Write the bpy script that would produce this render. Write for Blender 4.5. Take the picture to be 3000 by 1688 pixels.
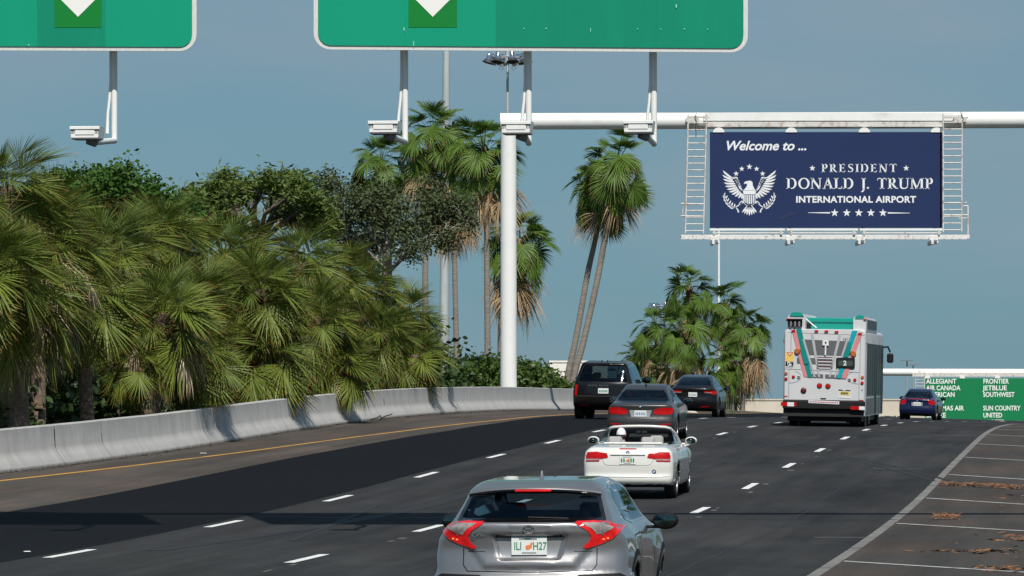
import bpy, bmesh, math, random
import numpy as np
from mathutils import Vector, Matrix, Euler
from mathutils.bvhtree import BVHTree
from mathutils.geometry import delaunay_2d_cdt
random.seed(7)
RS = np.random.RandomState(11)
for _o in list(bpy.data.objects):
    bpy.data.objects.remove(_o)
SC = bpy.context.scene
COL = SC.collection
R = math.radians

# ------------------------------------------------------------------ camera, sky, sun, exposure
FPX = 14622.6                      # focal length in pixels of the 3000 px wide photograph
CAMZ = 2.5                         # eye height over the datum
HOR = 1205.0                       # row of the true horizon
cam = bpy.data.cameras.new('camera')
cam.sensor_width = 36
cam.lens = FPX / 3000 * 36
cam.shift_y = (HOR - 844) / 3000
cam.clip_start = 1
cam.clip_end = 9000
camo = bpy.data.objects.new('camera', cam)
COL.objects.link(camo)
camo.location = (0, 0, CAMZ)
camo.rotation_euler = (R(90), 0, 0)
SC.camera = camo

TRAVEL = Vector((-.125, .80, -1)).normalized()       # the way the sunlight goes
SUNEL = math.asin(-TRAVEL.z)
SUNAZ = math.atan2(-TRAVEL.x, -TRAVEL.y)
world = bpy.data.worlds.new('World')
SC.world = world
world.use_nodes = True
nt = world.node_tree
nt.nodes.clear()
def wn(t, **k):
    n = nt.nodes.new(t)
    for a, b in k.items():
        setattr(n, a, b)
    return n
sky = wn('ShaderNodeTexSky', sky_type='NISHITA', sun_disc=False, sun_elevation=SUNEL, sun_rotation=SUNAZ,
         altitude=0, air_density=1.0, dust_density=0.6, ozone_density=2.5)
bg = wn('ShaderNodeBackground')
bg.inputs['Strength'].default_value = 0.085
out = wn('ShaderNodeOutputWorld')
tc = wn('ShaderNodeTexCoord')
mp = wn('ShaderNodeMapping')
mp.inputs['Scale'].default_value = (6, 6, 26)
mp.inputs['Location'].default_value = (.35, 0, .25)
nz = wn('ShaderNodeTexNoise')
nz.inputs['Scale'].default_value = 1.0
nz.inputs['Detail'].default_value = 5
nz.inputs['Roughness'].default_value = .5
rp = wn('ShaderNodeValToRGB')
rp.color_ramp.elements[0].position = .43
rp.color_ramp.elements[1].position = .78
rp.color_ramp.elements[1].color = (.75, .75, .75, 1)
mx = wn('ShaderNodeMix', data_type='RGBA')
mx.inputs['B'].default_value = (3.7, 4.15, 4.9, 1)
tint = wn('ShaderNodeMix', data_type='RGBA', blend_type='MULTIPLY')
tint.inputs['Factor'].default_value = 1
tint.inputs['B'].default_value = (.40, .56, .68, 1)
L = nt.links.new
L(tc.outputs['Generated'], mp.inputs['Vector'])
L(mp.outputs[0], nz.inputs['Vector'])
L(nz.outputs['Fac'], rp.inputs['Fac'])
L(sky.outputs[0], tint.inputs['A'])
pale = wn('ShaderNodeMix', data_type='RGBA')
sxyz = wn('ShaderNodeSeparateXYZ')
mrz = wn('ShaderNodeMapRange')
mrz.inputs['From Min'].default_value = .12
mrz.inputs['From Max'].default_value = .75
mrz.inputs['To Min'].default_value = .72
mrz.inputs['To Max'].default_value = .2
L(tc.outputs['Generated'], sxyz.inputs[0])
L(sxyz.outputs[2], mrz.inputs[0])
L(mrz.outputs[0], pale.inputs['Factor'])
pale.inputs['B'].default_value = (2.02, 3.78, 4.85, 1)
L(tint.outputs['Result'], pale.inputs['A'])
L(pale.outputs['Result'], mx.inputs['A'])
L(rp.outputs['Color'], mx.inputs['Factor'])
L(mx.outputs['Result'], bg.inputs['Color'])
L(bg.outputs[0], out.inputs['Surface'])

sl = bpy.data.lights.new('sun', 'SUN')
sl.energy = 4.9
sl.angle = R(.53)
sl.color = (1, .955, .88)
so = bpy.data.objects.new('sun', sl)
COL.objects.link(so)
so.rotation_euler = TRAVEL.to_track_quat('-Z', 'Y').to_euler()
SC.view_settings.view_transform = 'Standard'
SC.view_settings.look = 'None'
SC.view_settings.gamma = 1
SC.view_settings.exposure = 0.0
SC.render.engine = 'CYCLES'
SC.cycles.max_bounces = 6
SC.cycles.transparent_max_bounces = 12

# ------------------------------------------------------------------ materials
def srgb(r, g, b):
    f = lambda c: (c / 255 / 12.92) if c / 255 <= .04045 else ((c / 255 + .055) / 1.055) ** 2.4
    return (f(r), f(g), f(b))

def M(name, col, rough=.6, metal=0, var=0, scale=3, bump=0, bscale=40, coat=0, emit=None, spec=.5, stretch=(1, 1, 1),
      uv=False, dirt=None, dscale=1.5, dlo=.5, dhi=.75, sub=0):
    m = bpy.data.materials.new(name)
    m.use_nodes = True
    t = m.node_tree
    b = t.nodes['Principled BSDF']
    b.inputs['Base Color'].default_value = (*col, 1)
    b.inputs['Roughness'].default_value = rough
    b.inputs['Metallic'].default_value = metal
    b.inputs['Specular IOR Level'].default_value = spec
    b.inputs['Coat Weight'].default_value = coat
    b.inputs['Coat Roughness'].default_value = .03
    if emit:
        b.inputs['Emission Color'].default_value = (*emit[0], 1)
        b.inputs['Emission Strength'].default_value = emit[1]
    if var or bump or dirt:
        c = t.nodes.new('ShaderNodeTexCoord')
        mpn = t.nodes.new('ShaderNodeMapping')
        mpn.inputs['Scale'].default_value = stretch
        t.links.new(c.outputs['UV' if uv else 'Object'], mpn.inputs['Vector'])
    cur = None
    if var:
        n = t.nodes.new('ShaderNodeTexNoise')
        n.inputs['Scale'].default_value = scale
        n.inputs['Detail'].default_value = 8
        n.inputs['Roughness'].default_value = .62
        r = t.nodes.new('ShaderNodeValToRGB')
        r.color_ramp.elements[0].position = .3
        r.color_ramp.elements[1].position = .7
        r.color_ramp.elements[0].color = (*[x * (1 - var) for x in col], 1)
        r.color_ramp.elements[1].color = (*[min(1, x * (1 + var)) for x in col], 1)
        t.links.new(mpn.outputs[0], n.inputs['Vector'])
        t.links.new(n.outputs['Fac'], r.inputs['Fac'])
        cur = r.outputs['Color']
    if dirt:
        n = t.nodes.new('ShaderNodeTexNoise')
        n.inputs['Scale'].default_value = dscale
        n.inputs['Detail'].default_value = 6
        r = t.nodes.new('ShaderNodeMapRange')
        r.inputs['From Min'].default_value = dlo
        r.inputs['From Max'].default_value = dhi
        x = t.nodes.new('ShaderNodeMix')
        x.data_type = 'RGBA'
        x.inputs['A'].default_value = (*col, 1)
        x.inputs['B'].default_value = (*dirt, 1)
        t.links.new(mpn.outputs[0], n.inputs['Vector'])
        t.links.new(n.outputs['Fac'], r.inputs['Value'])
        t.links.new(r.outputs[0], x.inputs['Factor'])
        if cur:
            t.links.new(cur, x.inputs['A'])
        cur = x.outputs['Result']
    if cur:
        t.links.new(cur, b.inputs['Base Color'])
    if bump:
        n = t.nodes.new('ShaderNodeTexNoise')
        n.inputs['Scale'].default_value = bscale
        n.inputs['Detail'].default_value = 6
        bm_ = t.nodes.new('ShaderNodeBump')
        bm_.inputs['Strength'].default_value = bump
        bm_.inputs['Distance'].default_value = .02
        t.links.new(mpn.outputs[0], n.inputs['Vector'])
        t.links.new(n.outputs['Fac'], bm_.inputs['Height'])
        t.links.new(bm_.outputs[0], b.inputs['Normal'])
    return m

def leafmat(name, c1, c2, tipc=(.22, .13, .05), tip=.9, trans=.25, rough=.5):
    """green leaf whose tone differs from object to object and whose tips are dry"""
    m = bpy.data.materials.new(name)
    m.use_nodes = True
    t = m.node_tree
    b = t.nodes['Principled BSDF']
    b.inputs['Roughness'].default_value = rough
    b.inputs['Specular IOR Level'].default_value = .35
    oi = t.nodes.new('ShaderNodeObjectInfo')
    x = t.nodes.new('ShaderNodeMix'); x.data_type = 'RGBA'
    x.inputs['A'].default_value = (*c1, 1)
    x.inputs['B'].default_value = (*c2, 1)
    at = t.nodes.new('ShaderNodeAttribute'); at.attribute_name = 'tone'
    ad = t.nodes.new('ShaderNodeMath'); ad.operation = 'MULTIPLY_ADD'
    ad.inputs[1].default_value = .35
    sc_ = t.nodes.new('ShaderNodeSeparateColor'); t.links.new(oi.outputs['Color'], sc_.inputs[0])
    ag = t.nodes.new('ShaderNodeMath'); ag.operation = 'MULTIPLY_ADD'; ag.inputs[1].default_value = 1.25
    t.links.new(sc_.outputs[0], ag.inputs[0]); t.links.new(oi.outputs['Random'], ag.inputs[2])
    ag2 = t.nodes.new('ShaderNodeMath'); ag2.operation = 'SUBTRACT'; ag2.inputs[1].default_value = 0.0
    t.links.new(ag.outputs[0], ag2.inputs[0])
    t.links.new(ag2.outputs[0], ad.inputs[0])
    mu = t.nodes.new('ShaderNodeMath'); mu.operation = 'MULTIPLY'; mu.inputs[1].default_value = .5
    t.links.new(at.outputs['Fac'], mu.inputs[0])
    t.links.new(mu.outputs[0], ad.inputs[2])
    t.links.new(ad.outputs[0], x.inputs['Factor'])
    tp = t.nodes.new('ShaderNodeAttribute'); tp.attribute_name = 'tip'
    mr = t.nodes.new('ShaderNodeMapRange')
    mr.inputs['From Min'].default_value = tip - .12
    mr.inputs['From Max'].default_value = tip + .08
    y = t.nodes.new('ShaderNodeMix'); y.data_type = 'RGBA'
    y.inputs['B'].default_value = (*tipc, 1)
    t.links.new(tp.outputs['Fac'], mr.inputs['Value'])
    t.links.new(mr.outputs[0], y.inputs['Factor'])
    t.links.new(x.outputs['Result'], y.inputs['A'])
    t.links.new(y.outputs['Result'], b.inputs['Base Color'])
    tr = t.nodes.new('ShaderNodeBsdfTranslucent')
    t.links.new(y.outputs['Result'], tr.inputs['Color'])
    ms = t.nodes.new('ShaderNodeMixShader')
    ms.inputs[0].default_value = trans
    o = t.nodes['Material Output']
    t.links.new(b.outputs[0], ms.inputs[1])
    t.links.new(tr.outputs[0], ms.inputs[2])
    t.links.new(ms.outputs[0], o.inputs['Surface'])
    return m

def glassmat(name, tintc, gl=(.9, .95, 1), rough=.02, base=.06):
    m = bpy.data.materials.new(name)
    m.use_nodes = True
    t = m.node_tree
    t.nodes.remove(t.nodes['Principled BSDF'])
    a = t.nodes.new('ShaderNodeBsdfTransparent'); a.inputs[0].default_value = (*tintc, 1)
    g = t.nodes.new('ShaderNodeBsdfGlossy'); g.inputs['Color'].default_value = (*gl, 1); g.inputs['Roughness'].default_value = rough
    f = t.nodes.new('ShaderNodeFresnel'); f.inputs[0].default_value = 1.5
    ad = t.nodes.new('ShaderNodeMath'); ad.operation = 'ADD'; ad.inputs[1].default_value = base; ad.use_clamp = True
    ms = t.nodes.new('ShaderNodeMixShader')
    t.links.new(f.outputs[0], ad.inputs[0]); t.links.new(ad.outputs[0], ms.inputs[0])
    t.links.new(a.outputs[0], ms.inputs[1]); t.links.new(g.outputs[0], ms.inputs[2])
    t.links.new(ms.outputs[0], t.nodes['Material Output'].inputs['Surface'])
    return m

m_white = M('white_paint', (.78, .78, .76), .35, var=.03, scale=2, dirt=(.50, .47, .42), dscale=1.2, dlo=.62, dhi=.9)
m_white_rusty = M('white_paint_rusty', (.72, .70, .68), .5, dirt=(.35, .2, .14), dscale=6, dlo=.6, dhi=.72, var=.05)
m_galv = M('galvanised_steel', (.36, .38, .39), .5, metal=.2, var=.1, scale=4)
m_darkmetal = M('dark_metal', (.04, .04, .045), .5)
m_greymetal = M('grey_metal', (.2, .2, .2), .5)
m_chrome = M('chrome', (.75, .75, .76), .12, metal=1)
m_black = M('black_plastic', (.010, .010, .011), .6, spec=.25)
m_rubber = M('rubber', (.018, .018, .018), .85)
m_rim = M('alloy_rim', (.45, .45, .46), .3, metal=.9)
m_darkrim = M('dark_rim', (.05, .05, .055), .35, metal=.6)
m_red = M('red_lens', (.42, .003, .005), .3, coat=.25, spec=.3, var=.25, scale=9)
m_redlit = M('lit_red_lens', (.6, .01, .012), .15, coat=1, emit=((1, .01, .005), .14), var=.35, scale=14)
m_amber = M('amber_lens', (.42, .12, .02), .25, coat=.5)
m_clear = M('clear_lens', (.42, .38, .36), .12, metal=.3, coat=1, var=.35, scale=22)
m_glass_dark = glassmat('tinted_glass', (.03, .045, .055), gl=(.7, .8, .9), base=.02)
m_glass_mid = glassmat('light_tinted_glass', (.13, .18, .21), gl=(.75, .85, .95), base=.02)
m_glass_clear = glassmat('clear_glass', (.72, .8, .8))
m_interior = M('interior_trim', (.018, .018, .02), .8)
m_seatgrey = M('grey_leather', (.33, .33, .32), .6, var=.06, scale=8)
m_lane = M('lane_paint', (.72, .72, .70), .6, var=.08, scale=2.2, uv=True, dirt=(.25, .25, .25), dscale=2.5, dlo=.62, dhi=.8)
m_lane_old = M('worn_lane_paint', (.13, .13, .128), .7, var=.25, scale=5, uv=True, dirt=(.07, .07, .07), dscale=5, dlo=.4, dhi=.7)
m_hatch = M('hatch_paint', (.40, .40, .39), .7, var=.2, scale=3, uv=True, dirt=(.2, .2, .19), dscale=4, dlo=.5, dhi=.75)
m_yellow = M('yellow_line_paint', (.50, .27, .045), .6, uv=True, var=.12, scale=.8, dirt=(.12, .09, .06), dscale=.35, dlo=.55, dhi=.78)

def link_mat_attr(m):
    return m

# ------------------------------------------------------------------ mesh helpers
class MB:
    def __init__(s):
        s.v = []; s.f = []; s.m = []
    def add(s, vs, fs, mi=0):
        o = len(s.v)
        s.v += [tuple(v) for v in vs]
        s.f += [tuple(o + i for i in f) for f in fs]
        s.m += [mi] * len(fs)
        return s
    def box(s, c, d, rot=None, mi=0, bev=0):
        x, y, z = [k / 2 for k in d]
        if bev > 0:
            b = min(bev, x * .9, y * .9, z * .9)
            vs = []
            for sz, in ((-1,), (1,)):
                pass
            # chamfered along all edges: 24 verts
            pts = []
            for a in (-1, 1):
                for bb in (-1, 1):
                    for cc in (-1, 1):
                        pts += [(a * x, bb * (y - b), cc * (z - b)), (a * (x - b), bb * y, cc * (z - b)), (a * (x - b), bb * (y - b), cc * z)]
            bm = bmesh.new()
            for p in pts:
                bm.verts.new(p)
            bmesh.ops.convex_hull(bm, input=bm.verts)
            bm.verts.index_update()
            vs = [v.co.copy() for v in bm.verts]
            fs = [[v.index for v in f.verts] for f in bm.faces]
            bm.free()
        else:
            vs = [Vector((i, j, k)) for i in (-x, x) for j in (-y, y) for k in (-z, z)]
            fs = [(0, 1, 3, 2), (4, 6, 7, 5), (0, 4, 5, 1), (2, 3, 7, 6), (0, 2, 6, 4), (1, 5, 7, 3)]
        if rot is not None:
            vs = [rot @ Vector(v) for v in vs]
        c = Vector(c)
        return s.add([Vector(v) + c for v in vs], fs, mi)
    def tube(s, pts, rad, n=12, cap=True, mi=0):
        pts = [Vector(p) for p in pts]
        if not hasattr(rad, '__len__'):
            rad = [rad] * len(pts)
        vs = []; fs = []
        up = None
        for i, p in enumerate(pts):
            d = (pts[min(i + 1, len(pts) - 1)] - pts[max(i - 1, 0)]).normalized()
            if up is None:
                a = Vector((1, 0, 0)) if abs(d.x) < .9 else Vector((0, 1, 0))
            else:
                a = up
            u = (a - d * a.dot(d)).normalized(); up = u
            w = d.cross(u)
            for k in range(n):
                t = 2 * math.pi * k / n
                vs.append(p + (u * math.cos(t) + w * math.sin(t)) * rad[i])
        for i in range(len(pts) - 1):
            for k in range(n):
                a = i * n + k; b = i * n + (k + 1) % n
                fs.append((a, b, b + n, a + n))
        if cap:
            fs.append(tuple(range(n - 1, -1, -1)))
            fs.append(tuple((len(pts) - 1) * n + k for k in range(n)))
        return s.add(vs, fs, mi)
    def prism(s, poly, y0, y1, mi=0, basis=None):
        """poly in (x,z), extruded along y"""
        n = len(poly)
        vs = [(p[0], y0, p[1]) for p in poly] + [(p[0], y1, p[1]) for p in poly]
        if basis:
            vs = [basis(v) for v in vs]
        fs = [tuple(range(n)), tuple(range(2 * n - 1, n - 1, -1))] + [(i, i + n, (i + 1) % n + n, (i + 1) % n) for i in range(n)]
        return s.add(vs, fs, mi)
    def ell(s, c, r, nu=14, nv=9, rot=None, mi=0):
        vs = []; fs = []
        for j in range(nv + 1):
            ph = math.pi * j / nv
            for i in range(nu):
                th = 2 * math.pi * i / nu
                v = Vector((r[0] * math.sin(ph) * math.cos(th), r[1] * math.sin(ph) * math.sin(th), r[2] * math.cos(ph)))
                if rot is not None: v = rot @ v
                vs.append(v + Vector(c))
        for j in range(nv):
            for i in range(nu):
                a = j * nu + i; b = j * nu + (i + 1) % nu
                fs.append((a, a + nu, b + nu, b))
        return s.add(vs, fs, mi)
    def build(s, name, mat=None, parent=None, smooth=False, mats=None, angle=None):
        me = bpy.data.meshes.new(name)
        me.from_pydata(s.v, [], s.f)
        for m in (mats or [mat]):
            me.materials.append(m)
        if mats:
            me.polygons.foreach_set('material_index', s.m)
        if smooth or angle:
            me.polygons.foreach_set('use_smooth', [True] * len(me.polygons))
        me.update()
        if angle or smooth:
            me.set_sharp_from_angle(angle=R(angle or 55))
        return link(name, me, parent)

def link(name, me, parent=None):
    o = bpy.data.objects.new(name, me)
    o.color = (.35, 0, 0, 1)
    COL.objects.link(o)
    if parent is not None:
        o.parent = parent
    return o

def npmesh(name, V, F, mats, parent=None, smooth=True, mi=None, attrs=None, uv=None):
    """V (n,3), F (m,4) or (m,3) arrays"""
    me = bpy.data.meshes.new(name)
    k = F.shape[1]
    me.vertices.add(len(V)); me.vertices.foreach_set('co', np.asarray(V, np.float32).ravel())
    me.loops.add(F.size); me.loops.foreach_set('vertex_index', F.astype(np.int32).ravel())
    me.polygons.add(len(F))
    me.polygons.foreach_set('loop_start', np.arange(0, F.size, k, dtype=np.int32))
    me.polygons.foreach_set('loop_total', np.full(len(F), k, np.int32))
    for m in mats:
        me.materials.append(m)
    if mi is not None:
        me.polygons.foreach_set('material_index', np.asarray(mi, np.int32))
    me.polygons.foreach_set('use_smooth', np.full(len(F), smooth))
    if attrs:
        for an, av in attrs.items():
            a = me.attributes.new(an, 'FLOAT', 'POINT')
            a.data.foreach_set('value', np.asarray(av, np.float32))
    if uv is not None:
        l = me.uv_layers.new(name='UVMap')
        l.data.foreach_set('uv', np.asarray(uv, np.float32)[F.ravel()].ravel())
    me.update(calc_edges=True)
    me.validate()
    return me if parent == 'mesh' else link(name, me, parent)

def tag(o, label=None, cat=None, group=None, kind=None):
    if label: o['label'] = label
    if cat: o['category'] = cat
    if group: o['group'] = group
    if kind: o['kind'] = kind
    return o

def thing(name, label, cat, loc=(0, 0, 0), group=None, mat=None):
    o = bpy.data.objects.new(name, None)
    COL.objects.link(o)
    o.empty_display_size = .3
    if mat is not None: o.matrix_world = mat
    else: o.location = loc
    return tag(o, label, cat, group)

def W(px, py, Y):
    """point at depth Y seen at photo pixel"""
    return Vector(((px - 1500) / FPX * Y, Y, CAMZ + (HOR - py) / FPX * Y))

# ------------------------------------------------------------------ the road's geometry
PH = dict(x0=-7.5668, th=.12024, k0=1.648e-4, k1=-1.0015e-5, k2=1.954e-7)
_S = np.arange(-80, 520, .5)
_Sc = np.clip(_S, -20, 175)
_H = PH['th'] + PH['k0'] * _Sc + PH['k1'] * _Sc**2 / 2 + PH['k2'] * _Sc**3 / 6
_i0 = int(np.argmin(abs(_S)))
_X = np.concatenate([[0], np.cumsum((np.sin(_H[1:]) + np.sin(_H[:-1])) / 2 * .5)]); _X += PH['x0'] - _X[_i0]
_Y = np.concatenate([[0], np.cumsum((np.cos(_H[1:]) + np.cos(_H[:-1])) / 2 * .5)]); _Y += 60 - _Y[_i0]
KN = np.arange(-90, 541, 30.)
ZO = np.array([0, 0, -2.3651, -2.5382, -2.4047, -1.9199, -1.5493, -1.5453, -1.7528, -1.9960, -2.2656])
TILT = 105 / FPX
ZK = np.zeros(len(KN))
for _j, _k in enumerate(KN):
    y_ = np.interp(_k, _S, _Y)
    if _k <= 210 and _k >= -30: ZK[_j] = ZO[_j] + TILT * y_
ZK[0] = ZK[2] + .5; ZK[1] = ZK[2] + .12
_n0 = list(KN).index(210.)
for _j, _v in enumerate([-1.05, -2.2, -3.6, -5.2, -6.5, -7.5, -8.0, -8.2, -8.2, -8.2, -8.2]):
    ZK[_n0 + 1 + _j] = _v
_mm = np.gradient(ZK, 30.)

def zroad0(s):
    s = np.asarray(s, float)
    i = np.clip(((s - KN[0]) // 30).astype(int), 0, len(KN) - 2)
    u = (s - KN[i]) / 30
    return ((2*u**3-3*u**2+1)*ZK[i]+(u**3-2*u**2+u)*30*_mm[i]+(-2*u**3+3*u**2)*ZK[i+1]+(u**3-u**2)*30*_mm[i+1])

def road_np(s, t):
    s = np.asarray(s, float); t = np.asarray(t, float)
    h = np.interp(s, _S, _H)
    X = np.interp(s, _S, _X) + t * np.cos(h)
    Y = np.interp(s, _S, _Y) - t * np.sin(h)
    c = -.0031 + .01846 * np.clip(s, -30, 180) / 100
    z = zroad0(s) - c * t + CAMZ
    lift = np.interp(s, [30, 50, 60, 90, 110, 130, 160, 400], [.2, .06, .01, .02, .07, .1, .1, .1])
    z = z + np.clip((-t - 4.3) / 3.7, 0, 1) * lift
    z = z - np.clip((t - 30) * .05, 0, 6)
    return X, Y, z

def road(s, t, dz=0):
    x, y, z = road_np(s, t)
    return Vector((float(x), float(y), float(z) + dz))

def road_frame(s, t, L_=4, yaw=0):
    a = road(s, t); b = road(s + L_, t); r = road(s, t + 1.5) - road(s, t - 1.5)
    f = (b - a).normalized(); r = (r - f * r.dot(f)).normalized(); u = r.cross(f)
    m = Matrix((r, f, u)).transposed().to_4x4()
    m.translation = a
    return m @ Matrix.Rotation(R(yaw), 4, 'Z')

def strip(name, srange, tl, tr, dz, mats, parent=None, mfun=None, nt_=2, step=1.0, jit=0):
    """a ribbon laid on the road; tl/tr numbers or functions of s"""
    ss = np.arange(srange[0], srange[1] + 1e-6, step)
    if ss[-1] < srange[1] - 1e-3: ss = np.append(ss, srange[1])
    a = np.array([tl(s) if callable(tl) else tl for s in ss]); b = np.array([tr(s) if callable(tr) else tr for s in ss])
    if jit: a = a + RS.normal(0, jit, len(a)); b = b + RS.normal(0, jit, len(b))
    us = np.linspace(0, 1, nt_)
    T = a[:, None] * (1 - us) + b[:, None] * us
    S2 = np.repeat(ss[:, None], nt_, 1)
    x, y, z = road_np(S2.ravel(), T.ravel())
    V = np.c_[x, y, z + dz]
    n = len(ss)
    idx = np.arange(n * nt_).reshape(n, nt_)
    F = np.stack([idx[:-1, :-1], idx[:-1, 1:], idx[1:, 1:], idx[1:, :-1]], -1).reshape(-1, 4)
    uv = np.c_[T.ravel(), S2.ravel()]
    return npmesh(name, V, F, mats, parent, False, uv=uv)

# asphalt: fine aggregate, long wheel streaks, patches
def asphalt(name, col, brown=None, streak=.25, var=.25):
    m = bpy.data.materials.new(name); m.use_nodes = True
    t = m.node_tree; b = t.nodes['Principled BSDF']
    b.inputs['Roughness'].default_value = .82
    b.inputs['Specular IOR Level'].default_value = .10
    tcn = t.nodes.new('ShaderNodeTexCoord')
    def noise(sc, st, det=6, rough=.6):
        mpn = t.nodes.new('ShaderNodeMapping'); mpn.inputs['Scale'].default_value = (st[0], st[1], 1)
        n = t.nodes.new('ShaderNodeTexNoise'); n.inputs['Scale'].default_value = sc; n.inputs['Detail'].default_value = det
        n.inputs['Roughness'].default_value = rough
        t.links.new(tcn.outputs['UV'], mpn.inputs[0]); t.links.new(mpn.outputs[0], n.inputs['Vector'])
        return n.outputs['Fac']
    def ramp(fac, a, bb, lo, hi):
        r = t.nodes.new('ShaderNodeMapRange'); r.inputs['From Min'].default_value = a; r.inputs['From Max'].default_value = bb
        r.inputs['To Min'].default_value = lo; r.inputs['To Max'].default_value = hi
        t.links.new(fac, r.inputs[0]); return r.outputs[0]
    def mul(a, bb):
        n = t.nodes.new('ShaderNodeMath'); n.operation = 'MULTIPLY'
        t.links.new(a, n.inputs[0]); t.links.new(bb, n.inputs[1]); return n.outputs[0]
    k = mul(ramp(noise(1.6, (1, .045)), .3, .7, 1 - streak, 1 + streak), ramp(noise(.25, (1, .35)), .3, .7, 1 - var, 1 + var))
    k = mul(k, ramp(noise(22, (1, 1), 3, .7), .3, .7, .7, 1.3))
    base = t.nodes.new('ShaderNodeMix'); base.data_type = 'RGBA'
    base.inputs['A'].default_value = (*col, 1); base.inputs['B'].default_value = (*(brown or col), 1)
    t.links.new(ramp(noise(.6, (1, .3)), .42, .62, 0, 1), base.inputs['Factor'])
    fin = t.nodes.new('ShaderNodeVectorMath'); fin.operation = 'SCALE'
    t.links.new(base.outputs['Result'], fin.inputs[0]); t.links.new(k, fin.inputs['Scale'])
    t.links.new(fin.outputs[0], b.inputs['Base Color'])
    bn = t.nodes.new('ShaderNodeBump'); bn.inputs['Strength'].default_value = .5; bn.inputs['Distance'].default_value = .01
    t.links.new(noise(60, (1, 1), 2), bn.inputs['Height']); t.links.new(bn.outputs[0], b.inputs['Normal'])
    return m
m_asph = asphalt('asphalt', (.036, .0355, .035), (.029, .0295, .032), .30, .30)
m_asph_new = asphalt('fresh_asphalt', (.0065, .007, .0085), (.0058, .0064, .008), .12, .1)
m_asph_old = asphalt('old_shoulder_asphalt', (.068, .061, .055), (.085, .066, .056), .25, .2)
m_kerb = M('concrete_gutter', (.17, .165, .155), .85, uv=True, var=.3, scale=2.5, dirt=(.06, .055, .05), dscale=1.2, dlo=.52, dhi=.7)
m_conc = None

yel = lambda s: np.interp(s, [30, 41, 56, 68, 81, 90, 100, 112, 130], [-8.1, -7.55, -6.55, -5.9, -5.2, -4.95, -4.85, -5.1, -5.2])
bar_t = lambda s: np.interp(s, [20, 40, 46, 53, 65, 82, 110, 200], [-9.6, -8.75, -8.45, -8.2, -8.05, -8.05, -8.1, -8.2])
asl = lambda s: np.interp(s, [28, 46, 59, 75, 82, 94, 112, 125], [-4.7, -4.6, -4.5, -4.3, -4.1, -4.2, -4.8, -5.0])
asr = lambda s: -.28 + .035 * math.sin(s * .12) + .012 * math.sin(s * .5)

road_o = strip('road', (-60, 440), asr, 10.885, 0, [m_asph], nt_=8)
tag(road_o, 'dark grey asphalt carriageway of four lanes climbing to a crest', kind='structure')
lane_o = strip('left_lane', (-60, 440), asl, asr, 0, [m_asph_new], nt_=4)
tag(lane_o, 'strip of fresh black asphalt along the left lane', kind='structure')
sh_o = strip('left_shoulder', (-60, 440), lambda s: bar_t(s) - .3, asl, 0, [m_asph_old], nt_=4)
tag(sh_o, 'brownish worn shoulder below the concrete barrier', kind='structure')
kerb_o = strip('gutter_strip', (-60, 200), 10.885, 11.045, 0, [m_kerb], nt_=3)
tag(kerb_o, 'pale concrete gutter strip right of the lanes', kind='structure')
rs_o = strip('right_shoulder', (-60, 300), 11.045, 30, 0, [asphalt('gore_asphalt', (.052, .049, .046), (.066, .052, .045), .2, .25)], nt_=8)
tag(rs_o, 'striped asphalt margin strewn with dry leaves', kind='structure')

def dash(s0, tc_, parent, n=3.05, w=.15, mat=None):
    strip('lane_dash', (s0, s0 + n), tc_ - w / 2, tc_ + w / 2, .005, [mat or m_lane], parent, step=1.0, nt_=3, jit=.0)
for i in range(-2, 16):
    dash(9.3 + 12.19 * i, 0, lane_o)
for i in range(-1, 16):
    dash(7.7 + 12.19 * i, 3.66, road_o)
for i in range(-3, 15):
    dash(28.8 + 12.19 * i, 7.31, road_o)
strip('edge_line', (20, 200), lambda s: yel(s) - .07, lambda s: yel(s) + .07, .005, [m_yellow], sh_o)
# worn traces of old lines beside the dashes
for tt in (3.78, 7.48):
    for i in range(-1, 9):
        for k in range(8):
            if RS.rand() < .22:
                s0 = 11.3 + 12.19 * i + k * 1.1
                strip('old_line_trace', (s0, s0 + .35 + .4 * RS.rand()), tt + .04 * RS.rand(), tt + .08 + .06 * RS.rand(), .004, [m_lane_old], road_o)
# cross hatching lines on the right margin
for s0 in (8.5, 24.3, 36.8, 49.6, 61.8, 74.2, 85.5, 96.5, 108, 120):
    a = road(s0, 11.45, .006); w = .14
    n = 14
    vs = []; fs = []; uv = []
    for i in range(n + 1):
        tt = 11.08 + i * .85
        ss = s0 - 3.9 * (i * .85) / 2.2 * .85
        for q in (0, 1):
            p = road(ss + q * w * 1.9, tt, .006); vs.append(p); uv.append((tt, ss + q * .2))
    F = np.array([(2*i, 2*i+2, 2*i+3, 2*i+1) for i in range(n)])
    npmesh('hatch_line', np.array([tuple(v) for v in vs]), F, [m_hatch], rs_o, False, uv=np.array(uv))

# skid marks: thin dark rubber traces
m_skid = M('tyre_mark', (.013, .013, .014), .8, uv=True, var=.2, scale=3)
def trace(name, pts, w, mat, parent):
    n = len(pts) - 1; vs = []; uv = []
    for s_, t_ in pts:
        vs += [tuple(road(s_, t_ - w / 2, .004)), tuple(road(s_, t_ + w / 2, .004))]; uv += [(t_, s_), (t_ + w, s_)]
    F = np.array([(2*i, 2*i+1, 2*i+3, 2*i+2) for i in range(n)])
    npmesh(name, np.array(vs), F, [mat], parent, False, uv=np.array(uv))
for q in (0, .35):
    trace('tyre_mark', [(46 + i * 3.2, 10.9 - i * .55 + q - .012 * i * i) for i in range(11)], .13, m_skid, road_o)
trace('tyre_mark', [(12 + i * 2, 1.0 + 1.2 * math.sin(i * .14)) for i in range(14)], .3, m_skid, road_o)
trace('tyre_mark', [(16 + i * 1.5, 2.3 - .1 * i) for i in range(12)], .12, m_skid, road_o)

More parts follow.
